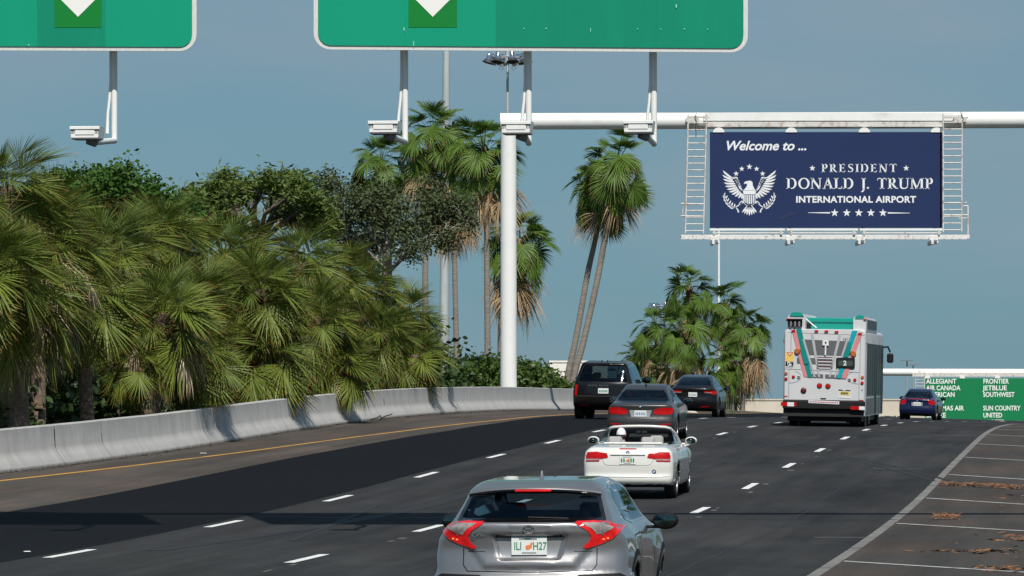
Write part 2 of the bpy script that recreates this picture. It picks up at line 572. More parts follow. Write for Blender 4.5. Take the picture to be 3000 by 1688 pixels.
m_scuff = M('pale_scuff', (.10, .10, .10), .85, uv=True, var=.3, scale=6)
m_seal = M('crack_sealant', (.016, .016, .017), .6, uv=True, var=.3, scale=3)
for s0, t0, w_, l_ in ((53, 9.3, 1.1, .1), (70, 8.4, .7, .1), (37, 5.2, .6, .08), (29, 9.8, .9, .1), (84, 9.6, 1.2, .1), (18, 10.1, .8, .1)):
    strip('pale_scuff', (s0, s0 + l_ * 2), t0, t0 + w_, .003, [m_scuff], road_o, nt_=2)
for tt, a_, b_, ph in ((1.85, -20, 150, 0), (5.6, 5, 120, 1.7), (9.2, -10, 160, 3.1)):
    strip('sealed_crack', (a_, b_), lambda s_, tt=tt, ph=ph: tt + .06 * math.sin(s_ * .21 + ph) + .025 * math.sin(s_ * 1.3), lambda s_, tt=tt, ph=ph: tt + .035 + .06 * math.sin(s_ * .21 + ph) + .025 * math.sin(s_ * 1.3 + .5), .0025, [m_seal], road_o)
for s0 in (26, 71, 118):
    V = []; n = 24; uv = []
    for i in range(n + 1):
        t_ = 11 * i / n
        for q in (0, 1): V.append(tuple(road(s0 + .25 * math.sin(i * 1.1) + .12 * q, t_, .0025))); uv.append((t_, s0 + q))
    npmesh('sealed_crack', np.array(V), np.array([(2*i, 2*i+2, 2*i+3, 2*i+1) for i in range(n)]), [m_seal], road_o, False, uv=np.array(uv))

# ------------------------------------------------------------------ ground
m_soil = M('dark_soil', (.05, .048, .03), .95, var=.4, scale=.5, bump=.4, bscale=6)
m_grass = M('grass', (.055, .085, .025), .95, var=.35, scale=.6, bump=.5, bscale=12)
g = MB(); g.add([(-4000, -1500, CAMZ - 8.6), (4000, -1500, CAMZ - 8.6), (4000, 8000, CAMZ - 8.6), (-4000, 8000, CAMZ - 8.6)], [(0, 1, 2, 3)])
tag(g.build('ground', m_grass), 'flat green land far below the road', kind='structure')
ss = np.arange(-60, 441, 5.); ts = np.array([0, 1, 4, 10, 20, 40, 80])
V = []
for s_ in ss:
    for t_ in ts:
        p = road(s_, float(bar_t(s_)) - .35 - t_)
        p.z -= .12 + max(0, t_ - 12) * .07 + .15 * math.sin(s_ * .3 + t_)
        if t_ >= 80: p.z = CAMZ - 9
        V.append(tuple(p))
idx = np.arange(len(ss) * len(ts)).reshape(len(ss), len(ts))
F = np.stack([idx[:-1, :-1], idx[1:, :-1], idx[1:, 1:], idx[:-1, 1:]], -1).reshape(-1, 4)
tag(npmesh('embankment', np.array(V), F, [m_soil], None, True), 'dark planted bank behind the barrier', kind='structure')
V = []
for s_ in ss:
    for t_ in (30, 36, 60):
        p = road(s_, 30); q = road(s_, t_)
        q.z = p.z - .02 if t_ == 30 else (p.z - .5 if t_ == 36 else CAMZ - 9)
        V.append(tuple(q))
idx = np.arange(len(ss) * 3).reshape(len(ss), 3)
F = np.stack([idx[:-1, :-1], idx[:-1, 1:], idx[1:, 1:], idx[1:, :-1]], -1).reshape(-1, 4)
tag(npmesh('verge', np.array(V), F, [m_grass], None, True), 'grass slope right of the striped margin', kind='structure')

# ------------------------------------------------------------------ concrete barrier
def concmat():
    m = M('barrier_concrete', (.44, .432, .415), .85, var=.10, scale=1.6, bump=.3, bscale=25, uv=True, stretch=(1, 1, 1))
    t = m.node_tree; b = t.nodes['Principled BSDF']
    src = b.inputs['Base Color'].links[0].from_socket
    tcn = t.nodes.new('ShaderNodeTexCoord'); mpn = t.nodes.new('ShaderNodeMapping'); mpn.inputs['Scale'].default_value = (.5, 3.2, 1)
    n = t.nodes.new('ShaderNodeTexNoise'); n.inputs['Scale'].default_value = 1; n.inputs['Detail'].default_value = 5
    t.links.new(tcn.outputs['UV'], mpn.inputs[0]); t.links.new(mpn.outputs[0], n.inputs['Vector'])
    r = t.nodes.new('ShaderNodeMapRange'); r.inputs['From Min'].default_value = .35; r.inputs['From Max'].default_value = .7
    r.inputs['To Min'].default_value = 1.04; r.inputs['To Max'].default_value = .88
    t.links.new(n.outputs['Fac'], r.inputs[0])
    v = t.nodes.new('ShaderNodeVectorMath'); v.operation = 'SCALE'
    t.links.new(src, v.inputs[0]); t.links.new(r.outputs[0], v.inputs['Scale']); 
    # grime at the foot (splash zone), u = height
    sx = t.nodes.new('ShaderNodeSeparateXYZ'); t.links.new(tcn.outputs['UV'], sx.inputs[0])
    ad = t.nodes.new('ShaderNodeMath'); ad.operation = 'MULTIPLY_ADD'; ad.inputs[1].default_value = .16; 
    t.links.new(n.outputs['Fac'], ad.inputs[0]); 
    ng = t.nodes.new('ShaderNodeMath'); ng.operation = 'MULTIPLY'; ng.inputs[1].default_value = 1
    t.links.new(sx.outputs[0], ng.inputs[0]); 
    sb = t.nodes.new('ShaderNodeMath'); sb.operation = 'SUBTRACT'; sb.inputs[1].default_value = .08
    t.links.new(ng.outputs[0], sb.inputs[0]); t.links.new(sb.outputs[0], ad.inputs[2])
    g2 = t.nodes.new('ShaderNodeMapRange'); g2.inputs['From Min'].default_value = .04; g2.inputs['From Max'].default_value = .14
    t.links.new(ad.outputs[0], g2.inputs[0])
    mx2 = t.nodes.new('ShaderNodeMix'); mx2.data_type = 'RGBA'; mx2.inputs['A'].default_value = (.13, .11, .09, 1)
    t.links.new(g2.outputs[0], mx2.inputs['Factor']); t.links.new(v.outputs[0], mx2.inputs['B'])
    t.links.new(mx2.outputs['Result'], b.inputs['Base Color'])
    return m
m_conc = concmat()
BH = .90
prof = [(.34, -.05), (.34, .04), (.33, .08), (.20, .26), (.15, .34), (.12, .42), (.09, BH - .02), (.07, BH), (-.13, BH), (-.15, BH - .02), (-.16, -.3)]
plen = np.concatenate([[0], np.cumsum([math.dist(prof[i], prof[i + 1]) for i in range(len(prof) - 1)])])
barrier = thing('concrete_barrier', 'long pale grey concrete safety barrier curving along the left shoulder', 'barrier', road(60, -8.2))
inv = barrier.location.copy()
def seg(s0, s1, cut=False):
    ns = max(2, int((s1 - s0) / .75) + 1)
    sv = np.linspace(s0, s1, ns); V = []; UV = []
    for s_ in sv:
        bt = float(bar_t(s_))
        for (dx, z), pl in zip(prof, plen):
            p = road(s_, bt - .34 + dx, z); base = road(s_, bt)
            p.z = base.z + z
            V.append(tuple(p - inv)); UV.append((pl, s_))
    k = len(prof); idx = np.arange(ns * k).reshape(ns, k)
    F = np.stack([idx[:-1, :-1], idx[:-1, 1:], idx[1:, 1:], idx[1:, :-1]], -1).reshape(-1, 4)[:, ::-1]
    o = npmesh('barrier_segment', np.array(V), F, [m_conc], barrier, True, uv=np.array(UV))
    o.data.set_sharp_from_angle(angle=R(40))
    return o
seg(-58, 37.97)
s_ = 38.0
edges = [38.0, 49.4, 53.9, 66, 78, 90, 102, 114, 126, 138, 150, 168]
for a, b in zip(edges[:-1], edges[1:]):
    seg(a + .012, b - .012)
# backing behind the joints, dark openings
m_joint = M('joint_filler', (.27, .27, .26), .9)
for e in edges[1:-1]:
    q = MB(); bt = float(bar_t(e)); base = road(e, bt)
    f = (road(e + 1, bt) - road(e, bt)).normalized(); r = Vector((f.y, -f.x, 0))
    pts = [base + r * (dx - .34 - (.006 if i not in (0, len(prof) - 1) else 0)) + Vector((0, 0, z - .006)) for i, (dx, z) in enumerate(prof)]
    vs = [p - f * .02 - inv for p in pts] + [p + f * .02 - inv for p in pts]
    n = len(pts)
    q.add(vs, [(i, i + 1, i + 1 + n, i + n) for i in range(n - 1)])
    q.build('joint_filler', m_joint, barrier)
for e, z0, z1 in ((49.4, .38, .82), (53.9, .30, .60)):
    bt = float(bar_t(e)); base = road(e, bt)
    f = (road(e + 1, bt) - road(e, bt)).normalized(); r = Vector((f.y, -f.x, 0))
    q = MB(); c0 = base - r * .235
    q.add([c0 - f * .04 + Vector((0, 0, z1)) - inv + r * .004, c0 + f * .035 + Vector((0, 0, z1)) - inv + r * .004, c0 + f * .02 + r * .03 + Vector((0, 0, z0)) - inv, c0 - f * .0 + r * .03 + Vector((0, 0, z0)) - inv], [(0, 1, 2, 3)])
    q.build('open_joint', m_black, barrier)

# sand and dead leaves gathered at the barrier's foot
m_litter = M('dry_leaf_litter', (.20, .10, .045), .9, var=.5, scale=20)
m_dark_litter = M('dark_leaf_litter', (.045, .035, .028), .95, var=.5, scale=10)
def litter(name, pts_fn, n, size, mat, label, cat=None):
    V = []; F = []
    for i in range(n):
        s_, t_ = pts_fn()
        p = road(s_, t_, .01 + .05 * RS.rand() * size)
        a = RS.rand() * 6.28; l = size * (.5 + RS.rand()); w = l * .22
        d = Vector((math.cos(a), math.sin(a), .35 * (RS.rand() - .3))); e = Vector((-math.sin(a), math.cos(a), .5 * RS.rand()))
        o = len(V)
        V += [tuple(p - d * l / 2), tuple(p + e * w / 2), tuple(p + d * l / 2), tuple(p - e * w / 2)]
        F.append((o, o + 1, o + 2, o + 3))
    o = npmesh(name, np.array(V), np.array(F), [mat], None, False)
    return tag(o, label, cat, kind='stuff')
def _bf():
    s_ = 40 + 150 * RS.rand(); return s_, float(bar_t(s_)) + .02 + abs(RS.normal(0, .13)) * (1 + .8 * math.sin(s_ * .7))
litter('leaf_litter', _bf, 2600, .10, m_dark_litter, 'dark leaf debris gathered along the foot of the barrier')
def _rf():
    s_ = -5 + 110 * RS.rand(); return s_, 12.2 + 5 * RS.rand() ** .7
litter('dry_leaves', _rf, 500, .14, m_litter, 'scattered brown leaf scraps on the striped margin')
def _rg():
    k = RS.randint(6); c = [(10, 14.3), (14, 15.1), (17, 13.6), (24, 15), (6, 13.4), (12.5, 12.9)][k]
    return c[0] + RS.normal(0, .5), c[1] + RS.normal(0, .35)
litter('dry_leaf_heap', _rg, 420, .16, m_litter, 'rust coloured heaps of dry palm leaf scraps near the lower right corner')

def scatter_heap(name, label, s0, t0, s1, t1, n, size, wid, cat):
    V = []; F = []
    for i in range(n):
        u = RS.rand(); s_ = s0 + (s1 - s0) * u + RS.normal(0, wid); t_ = t0 + (t1 - t0) * u + RS.normal(0, wid * .4)
        p = road(s_, t_, .02 + .07 * RS.rand()); a = RS.normal(0, .5) + math.atan2(s1 - s0, t1 - t0)
        l = size * (.4 + RS.rand()); w = l * .09; d = Vector((math.cos(a), math.sin(a), .25 * RS.normal())); e = Vector((-math.sin(a), math.cos(a), .6)).normalized()
        o = len(V); V += [tuple(p - d * l / 2), tuple(p + e * w), tuple(p + d * l / 2), tuple(p - e * w)]; F.append((o, o + 1, o + 2, o + 3))
    return tag(npmesh(name, np.array(V), np.array(F), [M('dry_frond_' + cat, (.17, .075, .032), .8, var=.5, scale=9)], None, False), label, 'fallen frond')
scatter_heap('fallen_frond', 'long orange brown dry palm frond lying across the striped margin', 43.6, 11.1, 41.2, 13.2, 170, .20, .05, 'a')
scatter_heap('fallen_frond', 'small orange dry palm frond lying alone beyond the pale margin line', 26.6, 11.6, 26.4, 12.0, 36, .20, .12, 'b')
scatter_heap('fallen_frond', 'orange dry frond piece on the margin at the right edge below the gantry shadow', 17.2, 13.0, 16.6, 14.4, 40, .20, .12, 'c')
q = MB(); pts = [road(93 + i * .9, float(bar_t(93)) + .10 + .08 * math.sin(i * 1.3), .04 + .05 * (i % 3)) for i in range(6)]
q.tube(pts, .018, 6); tag(q.build('rubber_strip', m_rubber, smooth=True), 'dark torn rubber strip lying at the foot of the barrier', 'debris')
for k, (s_, t_, w_) in enumerate(((58.5, -6.9, .16), (10.8, -.62, .10), (60.4, 13.7, .12))):
    q = MB(); p = road(s_, t_, .03); q.box(tuple(p), (w_, .05, .015), rot=Matrix.Rotation(.4 * k, 3, 'Z'), bev=.01)
    tag(q.build('litter_scrap', m_white), ['white scrap of litter on the left shoulder below the barrier', 'small white scrap beside the nearest lane dash on the fresh asphalt', 'tiny white scrap on the striped margin'][k], 'litter')

# ------------------------------------------------------------------ palms
m_sabal = leafmat('sabal_frond', (.026, .076, .020), (.180, .225, .032), (.36, .19, .06), .91, .25)
m_wash = leafmat('fan_palm_frond', (.022, .078, .014), (.12, .20, .026), (.36, .24, .09), .95, .3)
m_dead = leafmat('dead_frond', (.15, .085, .04), (.46, .33, .19), (.30, .2, .1), 2, .15, .8)
m_straw = leafmat('straw_frond', (.34, .26, .15), (.62, .52, .38), (.5, .4, .3), 2, .15, .8)
m_trunk_s = M('sabal_trunk', (.17, .12, .085), .95, var=.5, scale=7, bump=1.0, bscale=9, stretch=(1, 1, 2.2))
m_trunk_w = M('fan_palm_trunk', (.22, .195, .165), .95, var=.35, scale=3, bump=.9, bscale=5, stretch=(1, 1, 6))
m_boot = M('palm_leaf_bases', (.15, .08, .042), .95, var=.5, scale=8, bump=1, bscale=12)

def frond_mesh(name, elev, rs, kind, mat):
    """a fan leaf: stalk, then leaflets; grows along +X from the origin, elev = launch angle"""
    e = R(elev)
    sab = kind == 'sabal'; dead = kind == 'dead'
    V = []; F = []; tip = []; tone = []
    pl = {'sabal': .56, 'wash': .95, 'dead': .75}[kind] * (.85 + .3 * rs.rand())
    # stalk curve
    pts = []; p = np.zeros(3); a = e
    n = 6
    bend = {'sabal': .055, 'wash': .05, 'dead': .12}[kind]
    side = rs.normal(0, .02)
    for i in range(n + 1):
        pts.append(p.copy()); d = np.array([math.cos(a), side, math.sin(a)]); p = p + d * pl / n; a -= bend * (1 if a > -1.3 else 0)
    w = .022
    for i, q in enumerate(pts):
        ww = w * (1 - .45 * i / n)
        V += [q + [0, ww, 0], q + [0, -ww, 0], q + [0, 0, -ww * .9]]; tip += [0, 0, 0]; tone += [1.3] * 3
    for i in range(n):
        for k in range(3):
            F.append((3*i + k, 3*i + (k+1) % 3, 3*i + 3 + (k+1) % 3, 3*i + 3 + k))
    hub = pts[-1]
    hb = {'sabal': .16, 'wash': .62, 'dead': .2}[kind] * (.1 if elev > 60 else (.5 if elev > 40 else 1)) * (.7 + .6 * rs.rand())
    if a - hb > -1.55: a -= hb
    # costa inside the blade
    N = {'sabal': 40, 'wash': 42, 'dead': 24}[kind]
    spread = {'sabal': {85: 52, 68: 62, 50: 78, 32: 92}.get(elev, 106), 'wash': {85: 80, 68: 95}.get(elev, 122), 'dead': 62}[kind]
    Lm = {'sabal': .90, 'wash': .86, 'dead': .95}[kind] * (.85 + .3 * rs.rand())
    cl = {'sabal': .30, 'wash': .14, 'dead': .1}[kind]
    cost = [hub.copy()]; aa = [a]; q = hub.copy(); ca = a
    for i in range(8):
        d = np.array([math.cos(ca), side, math.sin(ca)]); q = q + d * cl / 8; ca -= (.085 if sab else .05) * (1 if ca > -1.4 else 0)
        cost.append(q.copy()); aa.append(ca)
    droop = {'sabal': .07, 'wash': .30, 'dead': .9}[kind] * (.8 + .5 * rs.rand())
    web = {'sabal': .36, 'wash': .58, 'dead': .5}[kind]
    hang = max(0, math.cos(a))
    for i in range(N):
        u = -1 + 2 * (i + .5) / N + rs.normal(0, .006)
        ang = R(spread) * u
        k = (1 - abs(u)) ** 1.0 * 8
        k0 = min(int(k), 7); fr = k - k0
        base = cost[k0] * (1 - fr) + cost[k0 + 1] * fr
        fa = aa[k0] * (1 - fr) + aa[k0 + 1] * fr
        fwd = np.array([math.cos(fa), side, math.sin(fa)]); sd = np.array([0, 1, 0.])
        nor = np.array([-math.sin(fa), 0, math.cos(fa)])
        vfold = .30 if sab else .12
        d = fwd * math.cos(ang) + sd * math.sin(ang) + nor * (vfold * abs(math.sin(ang)) if elev > 10 else -vfold * .4 * abs(math.sin(ang)))
        d /= np.linalg.norm(d)
        ll = Lm * (1 - .28 * abs(u) ** 2) * (.9 + .16 * rs.rand())
        d = d + rs.normal(0, .025 if not dead else .10, 3)
        m = 5
        wb = 2 * R(spread) / N * web * ll * .5
        ws = np.array([.14, .85, 1.15, .95, .55, .05]) * wb * (1.05 if not dead else .7)
        tw = rs.normal(0, .35) if not dead else rs.normal(0, 1)
        perp = np.cross(nor, d); perp /= np.linalg.norm(perp); perp = perp * math.cos(tw) + nor * math.sin(tw)
        o = len(V)
        dr = droop * (.7 + .6 * rs.rand())
        for j in range(m + 1):
            r_ = j / m
            c = base + d * ll * r_
            g_ = max(0, r_ - (.25 if sab else .45)) ** 2
            c = c + np.array([0, 0, -1]) * dr * ll * g_ * 1.6 - d * ll * g_ * dr * .45
            V += [c - perp * ws[j], c + perp * ws[j]]; tip += [r_, r_]
            tn = .5 + .35 * rs.rand() if j < 1 else tone[-1]
            tone += [tn, tn]
        for j in range(m):
            F.append((o + 2*j, o + 2*j + 1, o + 2*j + 3, o + 2*j + 2))
    return npmesh(name, np.array(V), np.array(F), [mat], 'mesh', True, attrs={'tip': np.array(tip) + rs.normal(0, .02, len(tip)), 'tone': tone})

ELEV = [85, 68, 50, 32, 14, -6, -28, -52, -72]
FR = {}
for kind, mt in (('sabal', m_sabal), ('wash', m_wash), ('dead', m_dead), ('straw', m_straw)):
    for e in ELEV:
        FR[kind, e] = [frond_mesh('frond', e, np.random.RandomState(e * 7 + 500 + k + ord(kind[0])), 'dead' if kind == 'straw' else kind, mt) for k in range(3)]

def trunk_mesh(path, r0, r1, n=14, rough=.02, seed=0):
    rs = np.random.RandomState(seed)
    q = MB(); P = [Vector(p) for p in path]
    pts = []; rad = []
    K = 8
    for i in range(len(P) - 1):
        a = P[max(i - 1, 0)]; b = P[i]; c = P[i + 1]; d = P[min(i + 2, len(P) - 1)]
        for k in range(K):
            u = k / K
            pts.append(.5 * ((2 * b) + (c - a) * u + (2 * a - 5 * b + 4 * c - d) * u * u + (3 * b - a - 3 * c + d) * u ** 3))
    pts.append(P[-1])
    for i in range(len(pts)):
        u = i / (len(pts) - 1)
        rad.append((r0 + (r1 - r0) * u) * (1 + rough * rs.normal() + (.25 * max(0, 1 - u * 14))))
    q.tube(pts, rad, n)
    return q

CROWN_COUNT = 0
def palm(name, label, group, path, kind, nf, scale, r0, r1, ndead=0, seed=0, topspread=.5, elo=-52, boots=True, dscale=1.0):
    """path: list of world points from foot to the bud"""
    rs = np.random.RandomState(seed + 100)
    foot = Vector(path[0]); top = Vector(path[-1])
    t = thing(name, label, 'palm tree', foot, group)
    loc = [Vector(p) - foot for p in path]
    trunk_mesh(loc, r0, r1, seed=seed).build('trunk', m_trunk_s if kind == 'sabal' else m_trunk_w, t, smooth=True)
    up = (loc[-1] - loc[-2]).normalized()
    if boots:
        q = MB()
        bl = .8 * scale if kind == 'sabal' else .5 * scale
        q.tube([loc[-1] - up * bl * 1.4, loc[-1] - up * bl * .6, loc[-1] - up * .1], [r1 * 1.2, r1 * 1.5, r1 * .6], 12)
        for k in range(26):
            a = k * 2.4; z = .3 + 1.1 * rs.rand()
            d = Vector((math.cos(a), math.sin(a), 0))
            c = loc[-1] - up * bl * z + d * r1 * 1.35
            q.tube([c - Vector((0, 0, .06)), c + d * .09 * scale + Vector((0, 0, .16 * scale))], [.035 * scale, .018 * scale], 4)
        q.build('leaf_bases', m_boot, t)
    tot = nf + ndead
    for k in range(tot):
        dead = k >= nf
        if not dead:
            u = (k + .5) / nf
            ev = 88 - (88 - elo) * u ** (1.05 if kind == 'wash' else 1.25) + rs.normal(0, 8)
        else:
            ev = rs.choice([-52, -72, -72, -28] if kind == 'wash' else [-28, -6, -52, 14]); u = 1.1 if kind == 'wash' else .3
        e = min(ELEV, key=lambda q_: abs(q_ - ev))
        me = FR[('dead' if kind == 'wash' else 'straw') if dead else kind, e][rs.randint(3)]
        o = bpy.data.objects.new('dead_frond' if dead else 'frond', me)
        COL.objects.link(o); o.parent = t
        az = k * 2.39996 + rs.normal(0, .25)
        if dead: az = rs.rand() * 6.283
        d = Vector((math.cos(az), math.sin(az), 0))
        o.location = loc[-1] - up * (topspread * scale * (u if not dead else 1.0 + .7 * rs.rand())) + d * r1 * .6
        o.rotation_euler = Euler((rs.normal(0, .32), R(e - ev) * .8 if not dead else rs.normal(0, .12), az), 'XYZ')
        s_ = scale * (.78 + .4 * rs.rand()) * (.8 if ev > 75 and not dead and kind == 'wash' else 1) * (dscale if dead else 1)
        o.scale = (s_, s_, s_)
        o.color = (min(1, max(0, u + rs.normal(0, .12))), 0, 0, 1)
    return t

# cabbage palms crowded behind the barrier: (crown px, crown py, depth, foot px, scale, words)
SAB = [
    (40, 860, 108, 70, 1.12, 'thick cabbage palm with a trunk at the far left end of the barrier'),
    (115, 700, 112, 112, 1.15, 'tall cabbage palm with straw coloured dead leaves near its top at the left edge'),
    (-50, 780, 107, -50, 1.15, 'cabbage palm cut by the left edge of the picture'),
    (20, 560, 104, 20, 1.0, 'tallest cabbage palm crown at the left edge with dry straw coloured fans'),
    (225, 860, 112, 262, 1.15, 'cabbage palm with a leaning trunk, second clump from the left'),
    (330, 740, 122, 332, 1.1, 'bluish green cabbage palm rising behind the second clump from the left'),
    (470, 700, 118, 500, .95, 'bluish cabbage palm crown behind the palm with white dead leaves'),
    (480, 930, 113, 440, 1.05, 'cabbage palm with white dead leaves and a trunk leaning left behind the barrier'),
    (400, 1060, 109, 445, .62, 'single low yellow green fan palm sprout beside a leaning trunk'),
    (560, 890, 117, 552, 1.0, 'cabbage palm with hanging white dead leaves at the middle of the row'),
    (660, 760, 130, 640, 1.1, 'tall cabbage palm with upright green fans at the middle of the row'),
    (590, 1040, 119, 560, .92, 'low cabbage palm spilling brown tipped fans onto the barrier'),
    (760, 860, 128, 740, 1.1, 'broad cabbage palm at the middle of the row, bare of dead leaves'),
    (775, 1045, 126, 800, 1.05, 'low cabbage palm with orange tipped fans casting a shadow on the barrier'),
    (880, 780, 142, 870, 1.1, 'dense upright cabbage palm right of the middle of the row'),
    (930, 940, 134, 905, 1.05, 'dark green cabbage palm with long pointed fans right of the middle'),
    (1010, 1060, 139, 950, .88, 'low cabbage palm whose fan hangs over the barrier top'),
    (1050, 860, 150, 1040, 1.1, 'cabbage palm next to last at the right of the row'),
    (1120, 985, 147, 1100, 1.0, 'round cabbage palm with dry brown leaf tips near the light pole'),
    (1190, 935, 160, 1180, 1.0, 'cabbage palm in front of the thick light pole'),
    (1215, 1040, 162, 1200, .85, 'last low cabbage palm at the right end of the row'),
    (985, 800, 116, 980, .9, 'cabbage palm crown right of the middle, highest of the back row'),
]
def foot_at(px, Y, back=0):
    """ground point behind the barrier at a photo column and depth"""
    x = (px - 1500) / FPX * Y
    s_ = float(np.interp(Y, _Y, _S)); h = float(np.interp(s_, _S, _H))
    for _ in range(6):
        X0 = np.interp(s_, _S, _X); t_ = (x - X0) / math.cos(h); s_ = float(np.interp(Y + t_ * math.sin(h), _Y, _S))
    return road(s_, t_, -.15), t_
for i, (px, py, Y, fx, sc, lab) in enumerate(SAB):
    back = {1: 3, 2: 2, 3: 4, 5: 6, 6: 5, 8: .3, 10: 6, 12: 1.5, 14: 6, 17: 6, 18: 2.5, 19: 6, 21: 6, 4: 2, 9: 0, 11: -.7, 13: -.7, 16: -.7}.get(i, .8)
    Y = float(np.interp(fx, [-49, 249, 496, 705, 884, 1040, 1176, 1298], [100.7, 110.6, 120.5, 130.4, 140.4, 150.3, 160.2, 170])) + 6 + back * 1.6
    top = W(px, py - (12 if sc > .9 else 0), Y); sc = sc * Y / (Y - 6) * .97
    ft, t_ = foot_at(fx, Y)
    ft.z = min(ft.z, top.z - 1.0)
    mid = (ft + top) / 2 + Vector((ft.x - top.x, 0, 0)) * .12
    palm('cabbage_palm', lab, 'cabbage palms crowded behind the barrier', [ft, mid, top], 'sabal', 58, sc * .98, .185, .15,
         ndead={1: 14, 0: 6, 5: 2, 7: 9, 9: 8, 3: 2, 13: 4, 18: 4, 6: 3, 8: 3}.get(i, 2), seed=i * 3, elo=-50 if sc > .9 else -55, dscale=.8)

# tall fan palms: foot px, depth, list of trunk px points, scale
YB = 290
WSH = [
    ([(1128, 900), (1126, 640), (1118, 470)], 285, 1.10, 'leftmost tall fan palm with an orange trunk top behind the grey green tree', 6),
    ([(1246, 900), (1247, 760), (1262, 420), (1268, 385)], 280, 1.22, 'tallest fan palm beside the thick light pole, its crown just under the green sign', 8),
    ([(1429, 1150), (1427, 820), (1424, 560), (1418, 430)], 275, 1.15, 'slender fan palm standing close left of the white gantry post', 12),
    ([(1340, 1150), (1332, 760), (1335, 545)], 295, 1.1, 'fan palm half hidden by the grey green tree, with a long hanging brown skirt', 16),
    ([(1466, 1150), (1470, 900), (1500, 760), (1526, 700)], 285, 1.15, 'low fan palm behind the white gantry post with drooping crown and tan skirt', 14),
    ([(1655, 1160), (1688, 990), (1722, 800), (1748, 680), (1764, 540)], 270, .98, 'leaning fan palm, the left and paler trunk of the leaning pair', 1),
    ([(1672, 1160), (1712, 990), (1752, 810), (1778, 660), (1792, 570), (1806, 470)], 268, 1.1, 'leaning fan palm, the right and darker trunk of the leaning pair', 3),
    ([(2020, 1235), (2022, 1000), (2020, 836)], 300, 1.05, 'topmost fan palm of the far clump between the black car and the bus', 9),
    ([(2125, 1235), (2124, 1000), (2125, 885)], 306, .98, 'fan palm of the far clump under the thin white light pole', 8),
    ([(1935, 1235), (1930, 1080), (1920, 955)], 298, 1.0, 'fan palm at the left of the far clump beside the distant floodlights', 6),
    ([(2020, 1240), (2016, 1100), (2008, 960)], 292, 1.1, 'fan palm at the centre of the far clump with a brown skirt', 10),
    ([(2174, 1250), (2178, 1100), (2186, 955)], 296, 1.1, 'fan palm at the right of the far clump with a long tan skirt', 20),
    ([(2144, 1250), (2140, 1150), (2116, 1055)], 290, .85, 'low bright fan palm in front of the far clump above the beige wall', 3),
    ([(1880, 1240), (1876, 1130), (1868, 1045)], 300, .8, 'low fan palm just behind the black sport utility vehicle', 4),
    ([(1955, 1240), (1955, 1180), (1950, 1090)], 294, .85, 'low fan palm seen between the two black vehicles', 4),
    ([(2155, 1240), (2152, 1180), (2160, 1110)], 300, .7, 'small fan palm low beside the right trunk of the far clump', 2),
]
for i, (pp, Y, sc, lab, nd) in enumerate(WSH):
    path = [W(a, b, Y) for a, b in pp]
    f0 = path[0].copy(); f0.z = CAMZ - 5; f0.x += (path[0].x - path[1].x) * .5
    if i in (0, 1): pass
    palm('fan_palm', lab, 'tall fan palms beyond the barrier', [f0] + path, 'wash', 42 if Y < 290 else 32, sc * (1.13 if Y < 290 else 1.0), .19, .13, ndead=int(nd * 1.9) + 2, seed=i * 5 + 200,
         topspread=.9, elo=-52 if nd < 9 else -38, dscale=1.35 if nd > 9 else 1.05)
# palm outside the right edge whose fans shade the margin
ft = road(34, 15.5)
palm('cabbage_palm', 'cabbage palm outside the right edge, its shadow falls on the striped margin', 'cabbage palms crowded behind the barrier',
     [ft, ft + Vector((0, 0, 2)), ft + Vector((-.05, 0, 4.3))], 'sabal', 46, 1.1, .18, .15, seed=777, elo=-50)

for i in range(11):
    s_p = -28 + i * 17.0
    ft = road(s_p, 19.5 + 1.5 * math.sin(i * 2.1))
    palm('cabbage_palm', 'cabbage palm of the row outside the right edge of the picture, beyond the striped margin', 'cabbage palms outside the right edge',
         [ft, ft + Vector((.2, .1, 2.2)), ft + Vector((.1, .2, 4.2 + .8 * math.sin(i * 1.3)))], 'sabal', 34, 1.25, .19, .15, seed=900 + i, elo=-60)

# ------------------------------------------------------------------ leafy trees
def leaf_cloud(blobs, n_sub, n_leaf, size, rs, sub_r=.32, needle=False, flat=1.0):
    """leaf-sized rhombs gathered in small clumps on and inside the given blobs (x,y,z,r)"""
    C = []
    tot = sum(b[3] ** 2 for b in blobs)
    for bx, by, bz, br in blobs:
        k = max(6, int(n_sub * br ** 2 / tot))
        d = rs.normal(size=(k, 3)); d /= np.linalg.norm(d, axis=1)[:, None]
        rr = br * (.55 + .5 * rs.rand(k)) ** 1
        rr *= 1 + .18 * np.sin(d[:, 0] * 5 + bx) * np.sin(d[:, 2] * 6 + bz)
        C.append(np.c_[bx + d[:, 0] * rr, by + d[:, 1] * rr, bz + d[:, 2] * rr * flat])
    C = np.concatenate(C)
    n = len(C) * n_leaf
    P = np.repeat(C, n_leaf, 0) + rs.normal(0, sub_r, (n, 3)) * [1, 1, .75]
    a = rs.normal(size=(n, 3)); a[:, 2] *= .6
    a /= np.linalg.norm(a, axis=1)[:, None]
    b = rs.normal(size=(n, 3)); b -= a * (a * b).sum(1)[:, None]; b /= np.linalg.norm(b, axis=1)[:, None]
    L_ = size * (.6 + .8 * rs.rand(n))[:, None]
    wd = .12 if needle else .33
    V = np.stack([P - a * L_ / 2, P + b * L_ * wd, P + a * L_ / 2, P - b * L_ * wd], 1).reshape(-1, 3)
    F = np.arange(4 * n).reshape(n, 4)
    tone = np.repeat(rs.rand(len(C)) * 1.0, n_leaf * 4) * .7 + np.repeat(rs.rand(n), 4) * .5
    return V, F, tone, C

